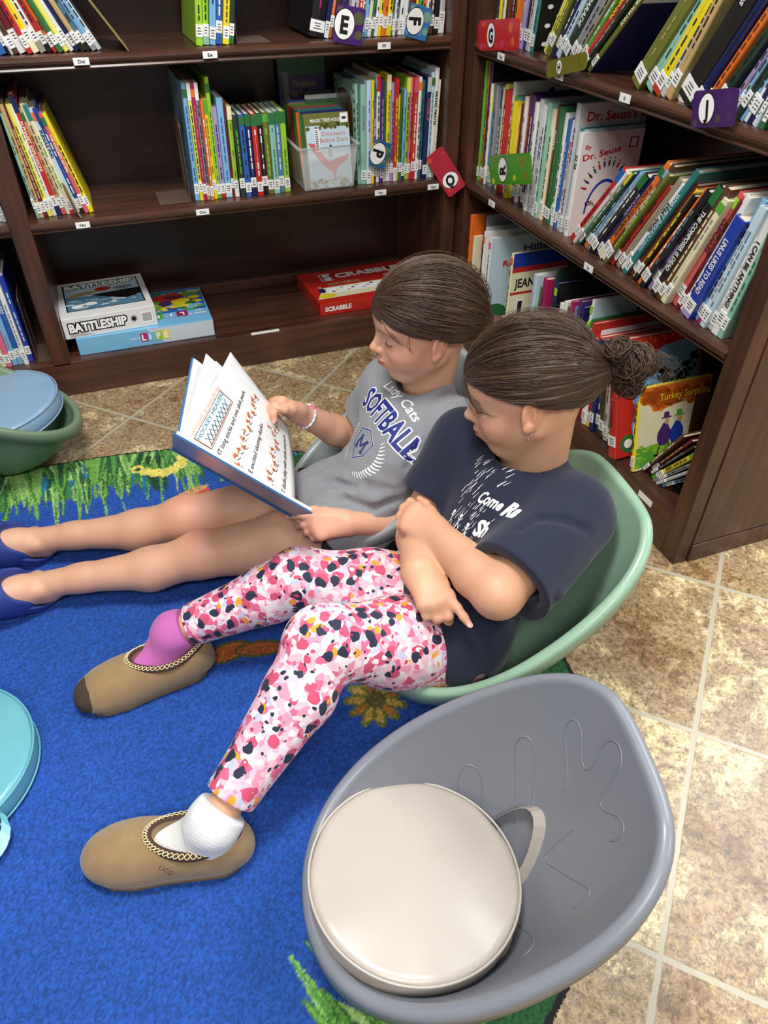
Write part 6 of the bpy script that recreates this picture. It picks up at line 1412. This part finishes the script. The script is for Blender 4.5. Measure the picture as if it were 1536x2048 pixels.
s.post.append(lambda P, D: D+.0016*wave(P, 60, 91)+.0020*wave(P, 110, 92)*np.exp(-((P-(KL2+(.05, 0, -.03)))**2).sum(1)/.0030)*2)
cloth('leggings', s, .0030, LG, g2)
# navy shirt
s = SDF(); f2 = np.array((-.95, .10, .25))
torso(s, PL2+(.020, -.004, .020), np.array((-.560, -1.300, .205)), np.array((-.495, -1.275, .300)), NB2+(0, 0, -.012), LS2+(.004, .020, -.014), RS2+(0, -.012, -.014), f2, .126, .112, .114, .058, k=.055, fl=.86)
s.cap(PL2+(-.01, -.06, .03), PL2+(-.01, .05, .03), .080, .080, k=.04)
sleeve(s, RS2+(0, .006, .0), ER2, .060, .068, .70)
sleeve(s, LS2+(.008, -.008, -.002), EL2, .066, .076, .86)
s.cap(NB2+(-.008, 0, .002), NB2+(-.030, .0, .09), .060, .066, k=.004, op='-')
# hem
hd = unit(np.array((-.75, -.10, -.55))); hc = np.array((-.672, -1.36, .12)); 
s.fun(lambda P: -((P-hc)@hd), hc-.5, hc+.5, k=.004, op='-')
folds(s, [(((1175, 1130), (1120, 1190), (1050, 1225), (990, 1215)), .010, '+'), (((1165, 1180), (1110, 1240), (1040, 1262), (970, 1240)), .013, '+'), (((1140, 1225), (1090, 1280), (1030, 1300), (985, 1290)), .009, '+'),
          (((1168, 1155), (1115, 1215), (1045, 1245), (985, 1230)), .005, '-'), (((1100, 1270), (1050, 1325), (1000, 1340)), .008, '+'), (((1040, 1060), (1080, 1035), (1130, 1040), (1180, 1065)), .004, '-'),
          (((1195, 1075), (1180, 1130), (1140, 1190)), .006, '-')])
s.post.append(lambda P, D: D+.0048*wave(P*np.array([1.4, .7, 1.8]), 34, 61)+.0026*wave(P*np.array([1, .6, 1.3]), 80, 63)*np.clip((.40-P[:, 2])*7, .15, 1))
cloth('t_shirt', s, .0030, knit('navy_cotton', (19, 26, 50), .14, 500), g2)
SH2 = (s,)
# socks
def sock(A2, K_, toe, col, par, rx=.036):
    s = SDF(); d = unit(K_-A2); t = unit((toe-A2)*np.array([1, 1, 0])); a = A2+d*.024; n_ = unit(d-t*.12)
    s.cap(a+d*.03, A2, .0340, .0345, k=.004); s.cap(A2, A2+(0, 0, -.050)+t*.012, .0345, .031, k=.02); s.cap(A2+t*.004, A2+t*.055+np.array((0, 0, -.052)), .030, .026, k=.03); s.cap(A2+(0, 0, -.050)+t*.010, A2+t*.09+np.array((0, 0, -.060)), .031, .028, k=.03)
    s.fun(lambda P: -((P-a)@n_), a-.4, a+.4, k=.004, op='-')
    s.post.append(lambda P, D: D+.0005*np.sin(((P-a)@d)*1100)+.0016*wave(P, 90, 14))
    return cloth('sock', s, .0022, knit('sock_%d' % col[0], col, .06, 700), par)[0]
TL2, HLs = A_(192, 1712, 'z', .035), A_(488, 1690, 'z', .03); TR2, HRs = A_(172, 1392, 'z', .035), A_(412, 1312, 'z', .03)
sock(AL2, KL2, TL2, (228, 228, 226), g2); sock(AR2, KR2, TR2, (196, 104, 176), g2)
# suede slippers
SU = mat('tan_suede', rgb(150, 122, 84), .95, noise=(34, .22), bump=(500, .3), sheen=.3); SOLE = mat('slipper_sole', rgb(132, 108, 72), .8, noise=(60, .12)); SEAM = mat('suede_seam', rgb(110, 84, 54), .9)
BR1 = mat('braid_cream', rgb(226, 206, 160), .8); BR2 = mat('braid_brown', rgb(64, 40, 28), .8); DARK = mat('slipper_lining', rgb(70, 50, 36), .95)
def slipper(toe, heel, ank, par, mark, stain=False):
    toe = np.array(toe)*[1, 1, 0]; heel = np.array(heel)*[1, 1, 0]; x = unit(toe-heel); Ln = np.linalg.norm(toe-heel); y = np.cross((0, 0, 1), x); M3 = np.stack([x, y, (0, 0, 1)], 1)
    z0 = .0115
    def W(p): return M3@np.array(p, float)+heel+np.array([0, 0, z0])
    sc = Ln/.236
    def halfw(t): return np.interp(t, [0, .04, .12, .28, .5, .72, .88, .96, 1.0], [.008, .030, .040, .042, .043, .049, .045, .033, .008])*sc
    root = bpy.data.objects.new('slipper', None); COL.objects.link(root); root.parent = par; root['label'] = mark
    # sole
    mb = MB(); n = 40; tt = np.concatenate([1-(np.cos(np.linspace(0, PI, n))+1)/2]); out = [(t*Ln, halfw(t)+.003) for t in tt]+[(t*Ln, -halfw(t)-.003) for t in tt[::-1][1:-1]]
    k = len(out)
    for z_ in (0, .003, .012, .015): mb.v += [tuple(W((u-(0), v*(1 if z_ in (.003, .012) else .96), z_))) for u, v in out]
    for r in range(3): mb.f += [(r*k+i, r*k+(i+1) % k, (r+1)*k+(i+1) % k, (r+1)*k+i) for i in range(k)]; mb.m += [0]*k
    mb.f += [tuple(range(k))[::-1], tuple(range(3*k, 4*k))]; mb.m += [0, 0]; mb.build('sole', SOLE, root, smooth=True, auto=True)
    # upper
    s = SDF()
    ts = np.linspace(.06, .95, 16); hh = np.interp(ts, [0, .1, .3, .5, .62, .8, .95], [.052, .056, .054, .058, .056, .047, .036])*sc
    for i in range(len(ts)-1):
        t0, t1 = ts[i], ts[i+1]; w0, w1 = halfw(t0), halfw(t1)
        s.cap(W((t0*Ln, 0, .012+hh[i]*.25)), W((t1*Ln, 0, .012+hh[i+1]*.25)), w0, w1, k=.012, flat=((0, 0, 1), float(np.clip(hh[i]*.9/w0, .35, 1.5))))
    bz = W((0, 0, .013))[2]; lo, hi = bound(s, .05); s.fun(lambda P: P[:, 2]-bz, lo, np.array([hi[0], hi[1], bz+.0]), k=.002, op='-')
    oc = W((.315*Ln, 0, .0)); ax_ = .064*sc; by_ = .0285*sc
    def opn(P):
        q = (P-oc)@M3; e = np.sqrt((q[:, 0]/ax_)**2+(q[:, 1]/by_)**2); return np.where(q[:, 2] > .006, (e-1)*.035, .05)
    s.fun(opn, oc-.1, oc+.12, k=.003, op='-')
    # centre seam ridge
    s.cap(W((.66*Ln, 0, .050*sc)), W((.985*Ln, 0, .018)), .002, .002, k=.006)
    V, Q = surf(s, .0021); V = relax(V, Q, 2); me = np_mesh('upper', V, Q); me.materials.append(SU)
    if stain:
        me.materials.append(mat('stained_suede', rgb(74, 58, 44), .95, noise=(60, .3), bump=(500, .3))); ct = V[Q].mean(1); q_ = (ct-heel)@M3; mi_ = (q_[:, 0] > Ln*.972+.006*wave(ct, 200, 3)) & (q_[:, 1] > -.02+.006*wave(ct, 300, 7)); me.polygons.foreach_set('material_index', mi_.astype(np.int32))
    uo = link('upper', me, root)
    bv = BVHTree.FromPolygons([tuple(v) for v in V], [tuple(q) for q in Q.tolist()])
    # braided collar following the opening
    cen = []; m = 96
    for i in range(m):
        a = 2*PI*i/m; q = W(((.315*Ln+(ax_+.002)*math.cos(a)), (by_+.002)*math.sin(a), .0)); h = bv.ray_cast(V3(q+np.array([0, 0, .2])), Vector((0, 0, -1)))
        cen.append(np.array(h[0]) if h[0] is not None else (cen[-1] if cen else q+np.array([0, 0, .05])))
    cen = np.array(cen)
    for _ in range(6): cen = (np.roll(cen, 1, 0)+2*cen+np.roll(cen, -1, 0))/4
    ctr = cen.mean(0); outv = cen-ctr; outv[:, 2] = -.35*np.linalg.norm(outv[:, :2], axis=1); outv /= np.linalg.norm(outv, axis=1)[:, None]; upv = np.cross(np.roll(cen, -1, 0)-cen, outv); upv /= np.linalg.norm(upv, axis=1)[:, None]+1e-9; upv *= np.sign(upv[:, 2:3]+1e-9)
    br = MB(); hw = .0062
    prof = [(-.002, -.002), (0, .0035), (.0045, .0040), (.009, .0032), (.0125, -.0005)]; o_ = 0
    for (po, pu) in prof: br.v += [tuple(cen[i]+outv[i]*po+upv[i]*pu) for i in range(m)]
    for r in range(len(prof)-1): br.f += [(r*m+i, r*m+(i+1) % m, (r+1)*m+(i+1) % m, (r+1)*m+i) for i in range(m)]; br.m += [0]*m
    for ph in (0, 1, 2):
        P = []
        for i in range(m*3):
            i0 = i/3; k0 = int(i0) % m; k1 = (k0+1) % m; f = i0-int(i0); c = cen[k0]*(1-f)+cen[k1]*f; ov = outv[k0]*(1-f)+outv[k1]*f; uv = upv[k0]*(1-f)+upv[k1]*f
            w_ = math.sin(2*PI*(i/(m*3)*26)+PI*ph) if ph < 2 else 0
            P.append(c+ov*(.0052+.0040*w_)+uv*(.0046+.0005*math.cos(2*PI*i/(m*3)*52+ph)) if ph < 2 else c+ov*(.0052)+uv*.0046)
        if ph < 2: br.tube(P, .00085, 4, mi=1, close=True)
    br.build('braid_collar', [BR2, BR1], root, smooth=True)
    # lining below the opening
    li = MB(); k = 40; li.add([W((.315*Ln+ax_*.98*math.cos(a), by_*.98*math.sin(a), .016)) for a in [2*PI*i/k for i in range(k)]], [tuple(range(k))]); li.build('insole', DARK, root)
    return W, Ln, bv, root
Wl, Lnl, bvl, r_l = slipper(TL2, HLs, AL2, g2, 'tan suede slipper on the nearer foot, worn with the white sock')
Wr, Lnr, bvr, r_r = slipper(TR2, HRs, AR2, g2, 'tan suede slipper with a dark stained toe, worn with the pink sock', stain=True)

# eyelashes and eyebrow hairs
for (g, Mh, o, nm) in ((g1, Mh1, o1, 'a'), (g2, Mh2, o2, 'b')):
    rs = np.random.RandomState(3); P = []
    for q in (-1, 1):
        c = np.array([.0665, q*.030, .0005])
        for k in range(22):
            az = math.radians(-58+116*k/21); el = math.radians(-13-7*math.cos(az)); v = np.array([math.cos(el)*math.cos(az)*.0140, math.sin(az)*.0146, math.sin(el)*.0130])
            p0 = c+v*1.02; dr = unit(v*np.array([1, 1.2, 0])+np.array([0, 0, -.006])); P.append([p0+dr*.0046*t+np.array([0, 0, .0018])*t*t for t in np.linspace(0, 1, 5)])
        for k in range(46):
            u = rs.uniform(-.95, .95); y = q*.030+q*.019*u; z = .0205-.0045*u*u+rs.uniform(-.0018, .0018); x = .0815-.012*max(0, u)**2-.004*abs(u)
            P.append([np.array([x-.0010*j, y+q*.0016*j, z+.0004*j]) for j in range(4)])
    v, f, c_ = strands([np.array(p) for p in P], .00030, np.tile(HC[0]*.6, (len(P), 1)), 4)
    me = np_mesh('eyelashes', v@Mh.T+o, f, c_); me.materials.append(HAIR); link('eyelashes', me, g)

# ------------------------------------------------------------------ prints on the shirts
def fine(V, F, maxl=.006):
    me = bpy.data.meshes.new('x'); me.from_pydata([tuple(v) for v in V], [], F); bm = bmesh.new(); bm.from_mesh(me)
    bmesh.ops.triangulate(bm, faces=bm.faces)
    for _ in range(6):
        es = [e for e in bm.edges if e.calc_length() > maxl]
        if not es: break
        bmesh.ops.subdivide_edges(bm, edges=es, cuts=1); bmesh.ops.triangulate(bm, faces=bm.faces)
    bm.verts.ensure_lookup_table(); V2 = np.array([v.co[:] for v in bm.verts]); F2 = [tuple(v.index for v in f.verts) for f in bm.faces]; bm.free(); bpy.data.meshes.remove(me); return V2, F2
class Decal:
    """flat artwork laid onto a garment: local x,y in metres on a tangent frame taken from the cloth itself"""
    def __init__(s, obj, p0, p1):
        me = obj.data; s.bv = BVHTree.FromPolygons([v.co for v in me.vertices], [tuple(p.vertices) for p in me.polygons]); s.mb = MB()
        def hit(p):
            h = s.bv.ray_cast(V3(CAM), V3(CR*(p[0]-768)/FPX-CU*(p[1]-1024)/FPX+CF).normalized()); return np.array(h[0]), np.array(h[1])
        s.hit = hit; a, n0 = hit(p0); b, n1 = hit(p1); s.o = a; s.x = unit(b-a); n = n0+n1
        n = unit(n-s.x*(n@s.x)); s.n = n; s.y = np.cross(n, s.x)
    def add(s, V, F, mi=0, off=.0009, maxl=.006):
        V = np.asarray(V, float); V2, F2 = fine(np.c_[V[:, :2], np.zeros(len(V))], F, maxl); P = []
        for v in V2:
            q = s.o+s.x*v[0]+s.y*v[1]; h = s.bv.ray_cast(V3(q+s.n*.06), V3(-s.n), .14)
            if h[0] is None: h = s.bv.find_nearest(V3(q))
            P.append(np.array(h[0])+s.n*off)
        s.mb.add(P, F2, mi)
    def text(s, t, x, y, hgt, length=None, ang=0, mi=0, bold=.0, shear=0.0, arc=0.0, **k):
        v, f = text_poly(t, bold, shear); W = v[:, 0].max(); sx = length/W if length else hgt; c, q = math.cos(ang), math.sin(ang)
        X = v[:, 0]*sx; Y = v[:, 1]*hgt+arc*np.sin(PI*v[:, 0]/W); s.add(np.stack([x+X*c-Y*q, y+X*q+Y*c], 1), f, mi, **k)
    def poly(s, pts, mi=0, **k): s.add(pts, [tuple(range(len(pts)))], mi, **k)
    def line(s, pts, w0, w1, mi=0, **k):
        P = np.array(pts, float); n = len(P); T_ = np.gradient(P, axis=0); T_ /= np.linalg.norm(T_, axis=1)[:, None]+1e-9; N_ = np.stack([-T_[:, 1], T_[:, 0]], 1)
        w = np.linspace(w0, w1, n)[:, None]/2; A, B = P+N_*w, P-N_*w
        s.add(np.concatenate([A, B]), [(i, n+i, n+i+1, i+1) for i in range(n-1)], mi, **k)
def kid(par, nm): return [o for o in par.children if o.name.startswith(nm)][0]
NV = mat('navy_print', rgb(30, 42, 120), .6); WP = mat('white_shirt_print', rgb(238, 238, 240), .6)
d = Decal(kid(g1, 't_shirt'), (728, 806), (796, 900))
Ls_ = .200
for dx, dy in ((-.0022, 0), (.0022, 0), (0, -.0022), (0, .0022)): d.text('SOFTBALL', -.004+dx, -.004+dy, .044, Ls_, mi=1, bold=.04, arc=.008, off=.0008)
d.text('SOFTBALL', -.004, -.004, .044, Ls_, mi=0, bold=.03, arc=.008, off=.0013)
d.text('Lady Cats', .020, .056, .019, .135, mi=1, shear=.3, bold=.015, arc=.006)
c = np.array((.092, -.048))
def dia(r, off, mi):
    q = [c+r*np.array(p) for p in ((-.95, .55), (0, .95), (.95, .55), (.75, -.35), (0, -1.0), (-.75, -.35))]; return q
q = dia(.035, 0, 0)+[dia(.035, 0, 0)[0]]
for a, b in zip(q[:-1], q[1:]): d.line([a, (a+b)/2, b], .0046, .0046, 1, off=.0008); d.line([a, (a+b)/2, b], .003, .003, 0, off=.0012)
for ln in (((-.013, -.013), (-.012, .013)), ((-.012, .013), (0, -.006)), ((0, -.006), (.012, .013)), ((.012, .013), (.013, -.013)), ((-.018, -.013), (-.008, -.013)), ((.008, -.013), (.018, -.013)), ((-.017, .013), (-.010, .013)), ((.010, .013), (.017, .013))): d.line([c+np.array(ln[0]), c+(np.array(ln[0])+np.array(ln[1]))/2, c+np.array(ln[1])], .0042, .0042, 0, off=.0012)
for a0, a1, n_ in ((165, 242, 13), (-66, 34, 16)):          # ball stitching on both sides of the badge
    for k in range(n_):
        a = math.radians(a0+(a1-a0)*k/(n_-1)); p = c+np.array([.058*math.cos(a), .058*math.sin(a)]); u = np.array([math.cos(a), math.sin(a)]); v = np.array([-u[1], u[0]]); f = math.sin(PI*(k+.6)/n_)*.6+.4
        d.line([p, p+u*.010*f+v*.003, p+u*.018*f+v*.010*f], .0044*f, .0018*f, 1)
d.mb.build('shirt_print', [NV, WP], kid(g1, 't_shirt'))
d = Decal(kid(g2, 't_shirt'), (952, 1008), (1020, 1034))
d.text('Come', .000, .004, .022, .052, mi=0, shear=.35, bold=.03)
d.text('Ra', .056, .000, .029, .038, mi=0, shear=.3, bold=.05)
d.text('Sh', .020, -.046, .027, .034, mi=0, shear=.3, bold=.05)
rr = random.Random(8)
def clearzone(x, y): return (-.004 < x < .10 and -.006 < y < .036) or (.016 < x < .07 and -.056 < y < -.02)
for k in range(120):
    x, y = rr.uniform(-.052, .060), rr.uniform(-.085, .075); ln = rr.uniform(.006, .018)
    if clearzone(x, y) or x > .03+.0*y and y > .0: continue
    a = 1.05+rr.uniform(-.08, .08); w = rr.uniform(.0007, .0017); d.line([(x, y), (x+ln*.5*math.cos(a), y+ln*.5*math.sin(a)), (x+ln*math.cos(a), y+ln*math.sin(a))], w, w*.4, 0)
for (x, y) in ((-.046, -.022), (-.022, -.026), (.004, -.036)):    # little white stick figures
    d.poly([(x+.0036*math.cos(t), y+.0036*math.sin(t)) for t in [2*PI*i/12 for i in range(12)]], 0); d.line([(x, y), (x-.001, y-.012), (x-.006, y-.022)], .0022, .0014); d.line([(x-.001, y-.012), (x+.004, y-.020), (x+.003, y-.026)], .0018, .0012); d.line([(x-.006, y-.004), (x, y-.008), (x+.007, y-.003)], .0016, .0012)
d.mb.build('shirt_print', [WP], kid(g2, 't_shirt'))

# ------------------------------------------------------------------ the open picture book
bk = thing('open_book', 'open picture book with blue cover held by the girl in the grey shirt', 'book')
A0, B0 = A_(350, 890, 'y', -1.0), A_(590, 1026, 'y', -1.055); D0, C0 = A_(384, 714, 'y', -.800), A_(572, 852, 'y', -.850)
mid = (A0+B0)/2; vd = unit(CAM-mid); sp_ = unit(B0-A0)
BLUE = mat('blue_cover', rgb(40, 104, 160), .3, .4, noise=(18, .35)); PG = mat('book_page', rgb(224, 225, 224), .55, .05)
def slab(a, b, c, d2, th, n):
    n = unit(n); mb = MB(); q = [np.array(p) for p in (a, b, c, d2)]; mb.add(q+[p-n*th for p in q], [(0, 1, 2, 3), (7, 6, 5, 4), (0, 4, 5, 1), (1, 5, 6, 2), (2, 6, 7, 3), (3, 7, 4, 0)]); return mb
nR = unit(np.cross(B0-A0, D0-A0)); nR = nR if nR@vd > 0 else -nR
D1 = A0+(D0-A0); C1 = B0+(C0-B0)
slab(A0, B0, C1, D1, .0026, nR).build('back_board', BLUE, bk)
ins = lambda p, q, f: p+(q-p)*f
pb_ = slab(A0+nR*.0055+sp_*.003, B0+nR*.0055-sp_*.003, ins(C1, B0, .02)+nR*.0045-sp_*.003, ins(D1, A0, .02)+nR*.0045+sp_*.003, .004, nR); pb_.build('right_pages', PG, bk)
dl = unit(vd+CU*.085+CF*.0); dl = unit(dl-sp_*(dl@sp_)*.25); nL = unit(np.cross(dl, sp_)); nL = nL if nL@(D0-A0) > 0 else -nL
A3, B3 = A0+dl*.205, B0+dl*.205
slab(A0-nR*.008, B0-nR*.008, B3, A3, .0026, nL).build('front_board', BLUE, bk)
slab(A0+nL*.006+sp_*.004, B0+nL*.006-sp_*.004, ins(B3, B0, .03)+nL*.006-sp_*.004, ins(A3, A0, .03)+nL*.006+sp_*.004, .005, nL).build('left_pages', PG, bk)
mb = MB(); pts = [nR*.0005*0+nR*(-.0026), nR*-.006+nL*-.003, nR*-.010-nL*.001, nR*-.0085+nL*.0005]; 
sN = 8
rowA = [A0-nR*.0026+( -nR*.0075*math.sin(PI*i/sN)-(D0-A0)/np.linalg.norm(D0-A0)*.004*math.sin(PI*i/sN)+(-nR*.0054+dl*.0)*i/sN) for i in range(sN+1)]
rowB = [p+(B0-A0) for p in rowA]; mb.add(rowA+rowB, [(i, i+1, sN+2+i, sN+1+i) for i in range(sN)]); mb.build('spine', BLUE, bk, smooth=True)
def page(nm, Dp, Cp, bulge, lift, edge_curl=0.0, nu=20, nv=20):
    Dp, Cp = np.array(Dp), np.array(Cp)
    def P(u, v, e=0.0):      # u: head->tail along the spine, v: gutter->outer edge
        g = ins(A0, B0, u)+sp_*(.004*(1-2*u))+nR*.006; o = ins(Dp, Cp, u); p = ins(g, o, v)
        n = nR; p = p+n*(bulge*math.sin(PI*min(1, v*1.0))*(1-.3*u)+lift*v*0)+n*edge_curl*(v**2)*(1-u)*0
        return p+n*e
    mb = MB(); vs = [P(i/nu, j/nv) for i in range(nu+1) for j in range(nv+1)]
    mb.add(vs, [(i*(nv+1)+j, (i+1)*(nv+1)+j, (i+1)*(nv+1)+j+1, i*(nv+1)+j+1) for i in range(nu) for j in range(nv)])
    o = mb.build(nm, PG, bk, smooth=True); m = o.modifiers.new('thick', 'SOLIDIFY'); m.thickness = .0003; return P, o
Dp2 = A_(410, 709, 'y', -.815); Cp2 = ins(C1, B0, .02)+nR*.006
page('loose_page', Dp2+nR*.004, Cp2, .004, 0)
Dp3 = A_(432, 722, 'y', -.835); page('loose_page', Dp3, Cp2+nR*.003, .006, 0)
Dp4 = A_(461, 704, 'y', -.862); Cp4 = A_(577, 856, 'y', -.862)
Pg, po = page('loose_page', Dp4, Cp4, .012, 0)
pr = MB()
def ptext(t, u, v0, v1, hgt, mi, bold=.01, shear=.18):
    v, f = text_poly(t, bold, shear); W = v[:, 0].max(); V2, F2 = fine(np.stack([v[:, 0]/W*(v1-v0)*.2, v[:, 1]*hgt, 0*v[:, 0]], 1), f, .012)
    pr.add([Pg(u-y/.26, v0+x/.2, .0008) for x, y, _ in V2], F2, mi)
def pquad(u0, v0, u1, v1, mi, e=.0006, n=4):
    vs = [Pg(u0+(u1-u0)*i/n, v0+(v1-v0)*j/n, e) for i in range(n+1) for j in range(n+1)]; pr.add(vs, [(i*(n+1)+j, (i+1)*(n+1)+j, (i+1)*(n+1)+j+1, i*(n+1)+j+1) for i in range(n) for j in range(n)], mi)
def pstroke(pts, w, mi, e=.0009):
    P = np.array(pts, float); T_ = np.gradient(P, axis=0); T_[:, 0] *= .26; T_[:, 1] *= .2; T_ /= np.linalg.norm(T_, axis=1)[:, None]+1e-9
    N_ = np.stack([-T_[:, 1]/.26, T_[:, 0]/.2], 1)*w/2; n = len(P); pr.add([Pg(*p, e) for p in P+N_]+[Pg(*p, e) for p in P-N_], [(i, i+1, n+i+1, n+i) for i in range(n-1)], mi)
# arena picture with its sign
for k in range(40):
    t = k/40; pquad(.045+.008*math.sin(k), .10, .05, .62, 2) if k == 0 else None
pquad(.07, .10, .225, .60, 3, e=.0007); pquad(.075, .11, .22, .59, 4, e=.0008)
for (a, b2) in (((.07, .10), (.075, .60)), ((.22, .10), (.225, .60)), ((.07, .10), (.225, .107)), ((.07, .593), (.225, .60))): pquad(a[0], a[1], b2[0], b2[1], 5, e=.0009)
v_, f_ = text_poly('HOCKEY HEAVEN', .0, 0.0); W = v_[:, 0].max(); V2, F2 = fine(np.stack([v_[:, 0]/W*.094, v_[:, 1]*.009, 0*v_[:, 0]], 1), f_, .012); pr.add([Pg(.118-y/.26, .115+x/.2, .001) for x, y, _ in V2], F2, 6)
for k in range(9): v = .15+.045*k; pstroke([(.14, v+.05), (.17, v+.02), (.205, v-.01)], .0014, 1, .0011); pstroke([(.14, v), (.17, v+.015), (.205, v+.03)], .0009, 1, .0011)
pquad(.205, .12, .215, .58, 7, e=.001)
rr = random.Random(21)
for k in range(70):
    u, v = rr.uniform(.02, .065), rr.uniform(.12, .6); pstroke([(u, v), (u+.008, v+.01), (u+.012, v+.02)], .0022, 8, .0007)
ptext('EIGHT long sticks and one slick puck.', .305, .00, .80, .0105, 1)
ptext('NINE excited skating ducks.', .585, .00, .66, .0105, 1)
ptext('EIGHT ducks play with sticks and puck.', .90, .00, .80, .0105, 1)
def duck(u, v, s_):
    for k in range(5): a = rr.uniform(0, 6.28); pstroke([(u, v), (u+.012*s_*math.cos(a), v+.014*s_*math.sin(a)), (u+.022*s_*math.cos(a+.5), v+.026*s_*math.sin(a+.5))], .0030*s_, 9 if k % 2 else 10)
    pstroke([(u+.02*s_, v-.02), (u+.035*s_, v), (u+.04*s_, v+.02)], .0012, 1); pstroke([(u-.02*s_, v), (u-.03*s_, v+.012), (u-.03*s_, v+.02)], .0018, 11)
for k in range(14): duck(.43+.02*math.sin(k*2), .04+.064*k, 1.05)
for k in range(14): duck(.75+.03*math.sin(k*1.7), .04+.062*k, .95)
duck(.68, .82, 1.0); duck(.66, .70, .9)
for u in (.475, .805): pstroke([(u, .05), (u, .4), (u, .85)], .0012, 12, .0007)
pr.build('page_print', [PG, mat('page_ink', rgb(36, 34, 36), .6), mat('arena_red', rgb(222, 160, 140), .6), mat('arena_frame', rgb(150, 110, 90), .6), mat('arena_blue', rgb(196, 222, 232), .6), mat('arena_edge', rgb(110, 80, 60), .6), mat('arena_ink', rgb(70, 90, 100), .6),
  mat('arena_line', rgb(170, 90, 60), .6), mat('arena_haze', rgb(232, 190, 176), .6), mat('duck_brown', rgb(150, 84, 50), .6), mat('duck_orange', rgb(200, 104, 56), .6), mat('duck_beak', rgb(230, 150, 60), .6), mat('ice_line', rgb(176, 200, 214), .6)], po)
# library stickers on the outside of the front cover
mb = MB(); cc_ = ins(A0, B0, .80)-nL*.0030
for i, (du, dv, w_, h_) in enumerate(((0, .035, .030, .012), (.034, .035, .018, .010))): mb.quad(*[cc_-nL*.0004+sp_*(du+a)+dl*(dv+b2) for a, b2 in ((0, 0), (w_, 0), (w_, h_), (0, h_))])
mb.build('call_label', STICK, bk)

# ------------------------------------------------------------------ navy clogs
CL = mat('navy_foam', rgb(38, 60, 132), .55, bump=(300, .1))
def clog(A2, tdir, up, lab, rivet):
    root = bpy.data.objects.new('clog', None); COL.objects.link(root); root.parent = g1; root['label'] = lab
    x = unit(tdir); z = unit(np.array(up, float)-x*(x@np.array(up, float))); y = np.cross(z, x); H = A2+np.array((.0, 0, 0))-z*.040
    def W(a, b_, c): return H+x*a+y*b_+z*c
    s = SDF()
    s.cap(W(.045, .0, .012), W(.15, 0, .004), .047, .048, k=.03, flat=(z, .72)); s.cap(W(.045, 0, .030), W(.10, 0, .018), .044, .042, k=.03)
    s.cap(W(-.030, 0, -.012), W(.15, 0, -.014), .038, .048, k=.01, flat=(z, .34))
    s.fun(lambda P: seg(P, W(-.05, 0, .024), W(.035, 0, .075), .036, .045), H-.16, H+.16, k=.006, op='-')
    s.fun(lambda P: -((P-W(0, 0, -.026))@(-z)), H-.2, H+.2, k=.003, op='-')
    V, Q = surf(s, .0024); V = relax(V, Q, 2); me = np_mesh('shoe_body', V, Q); me.materials.append(CL); link('shoe_body', me, root)
    mb = MB(); P = []
    for i in range(25): a = PI*i/24; P.append(W(.045-.088*math.sin(a)**.7, -.044*math.cos(a), .020-.012*math.sin(a)))
    for dz in (-.007, 0, .007): mb.tube([p+z*dz for p in P], .0042, 6)
    mb.build('heel_strap', CL, root, smooth=True)
    for q in (-1, 1):
        mb = MB(); pc = W(.045, q*.047, .020); R = rotm(z, y*q)
        mb.lathe([(.0001, .004), (.008, .004), (.0105, .001), (.0105, -.004)], 20); mb.v = [tuple(pc+R@np.array(v)) for v in mb.v]; mb.build('rivet', CL if q > 0 else mat('rivet_blue', rgb(52, 78, 150), .4), root, smooth=True)
    return root
for A2, dy, lab in ((AL1, -.20, 'navy foam clog on the nearer foot at the left edge'), (AR1, -.02, 'navy foam clog on the farther foot at the left edge')):
    clog(A2, (-.86, dy, .42), (.42, dy*.3-.25, .86), lab, True)

for (r_, a, b_) in ((r_l, (316, 1738), (342, 1750)),):
    d = Decal([o for o in r_.children if o.name.startswith('upper')][0], a, b_); d.text('UGG', 0, 0, .0085, .022, mi=0, bold=-.01, off=.0005); d.mb.build('maker_mark', [mat('mark_brown', rgb(84, 60, 40), .8)], [o for o in r_.children if o.name.startswith('upper')][0])
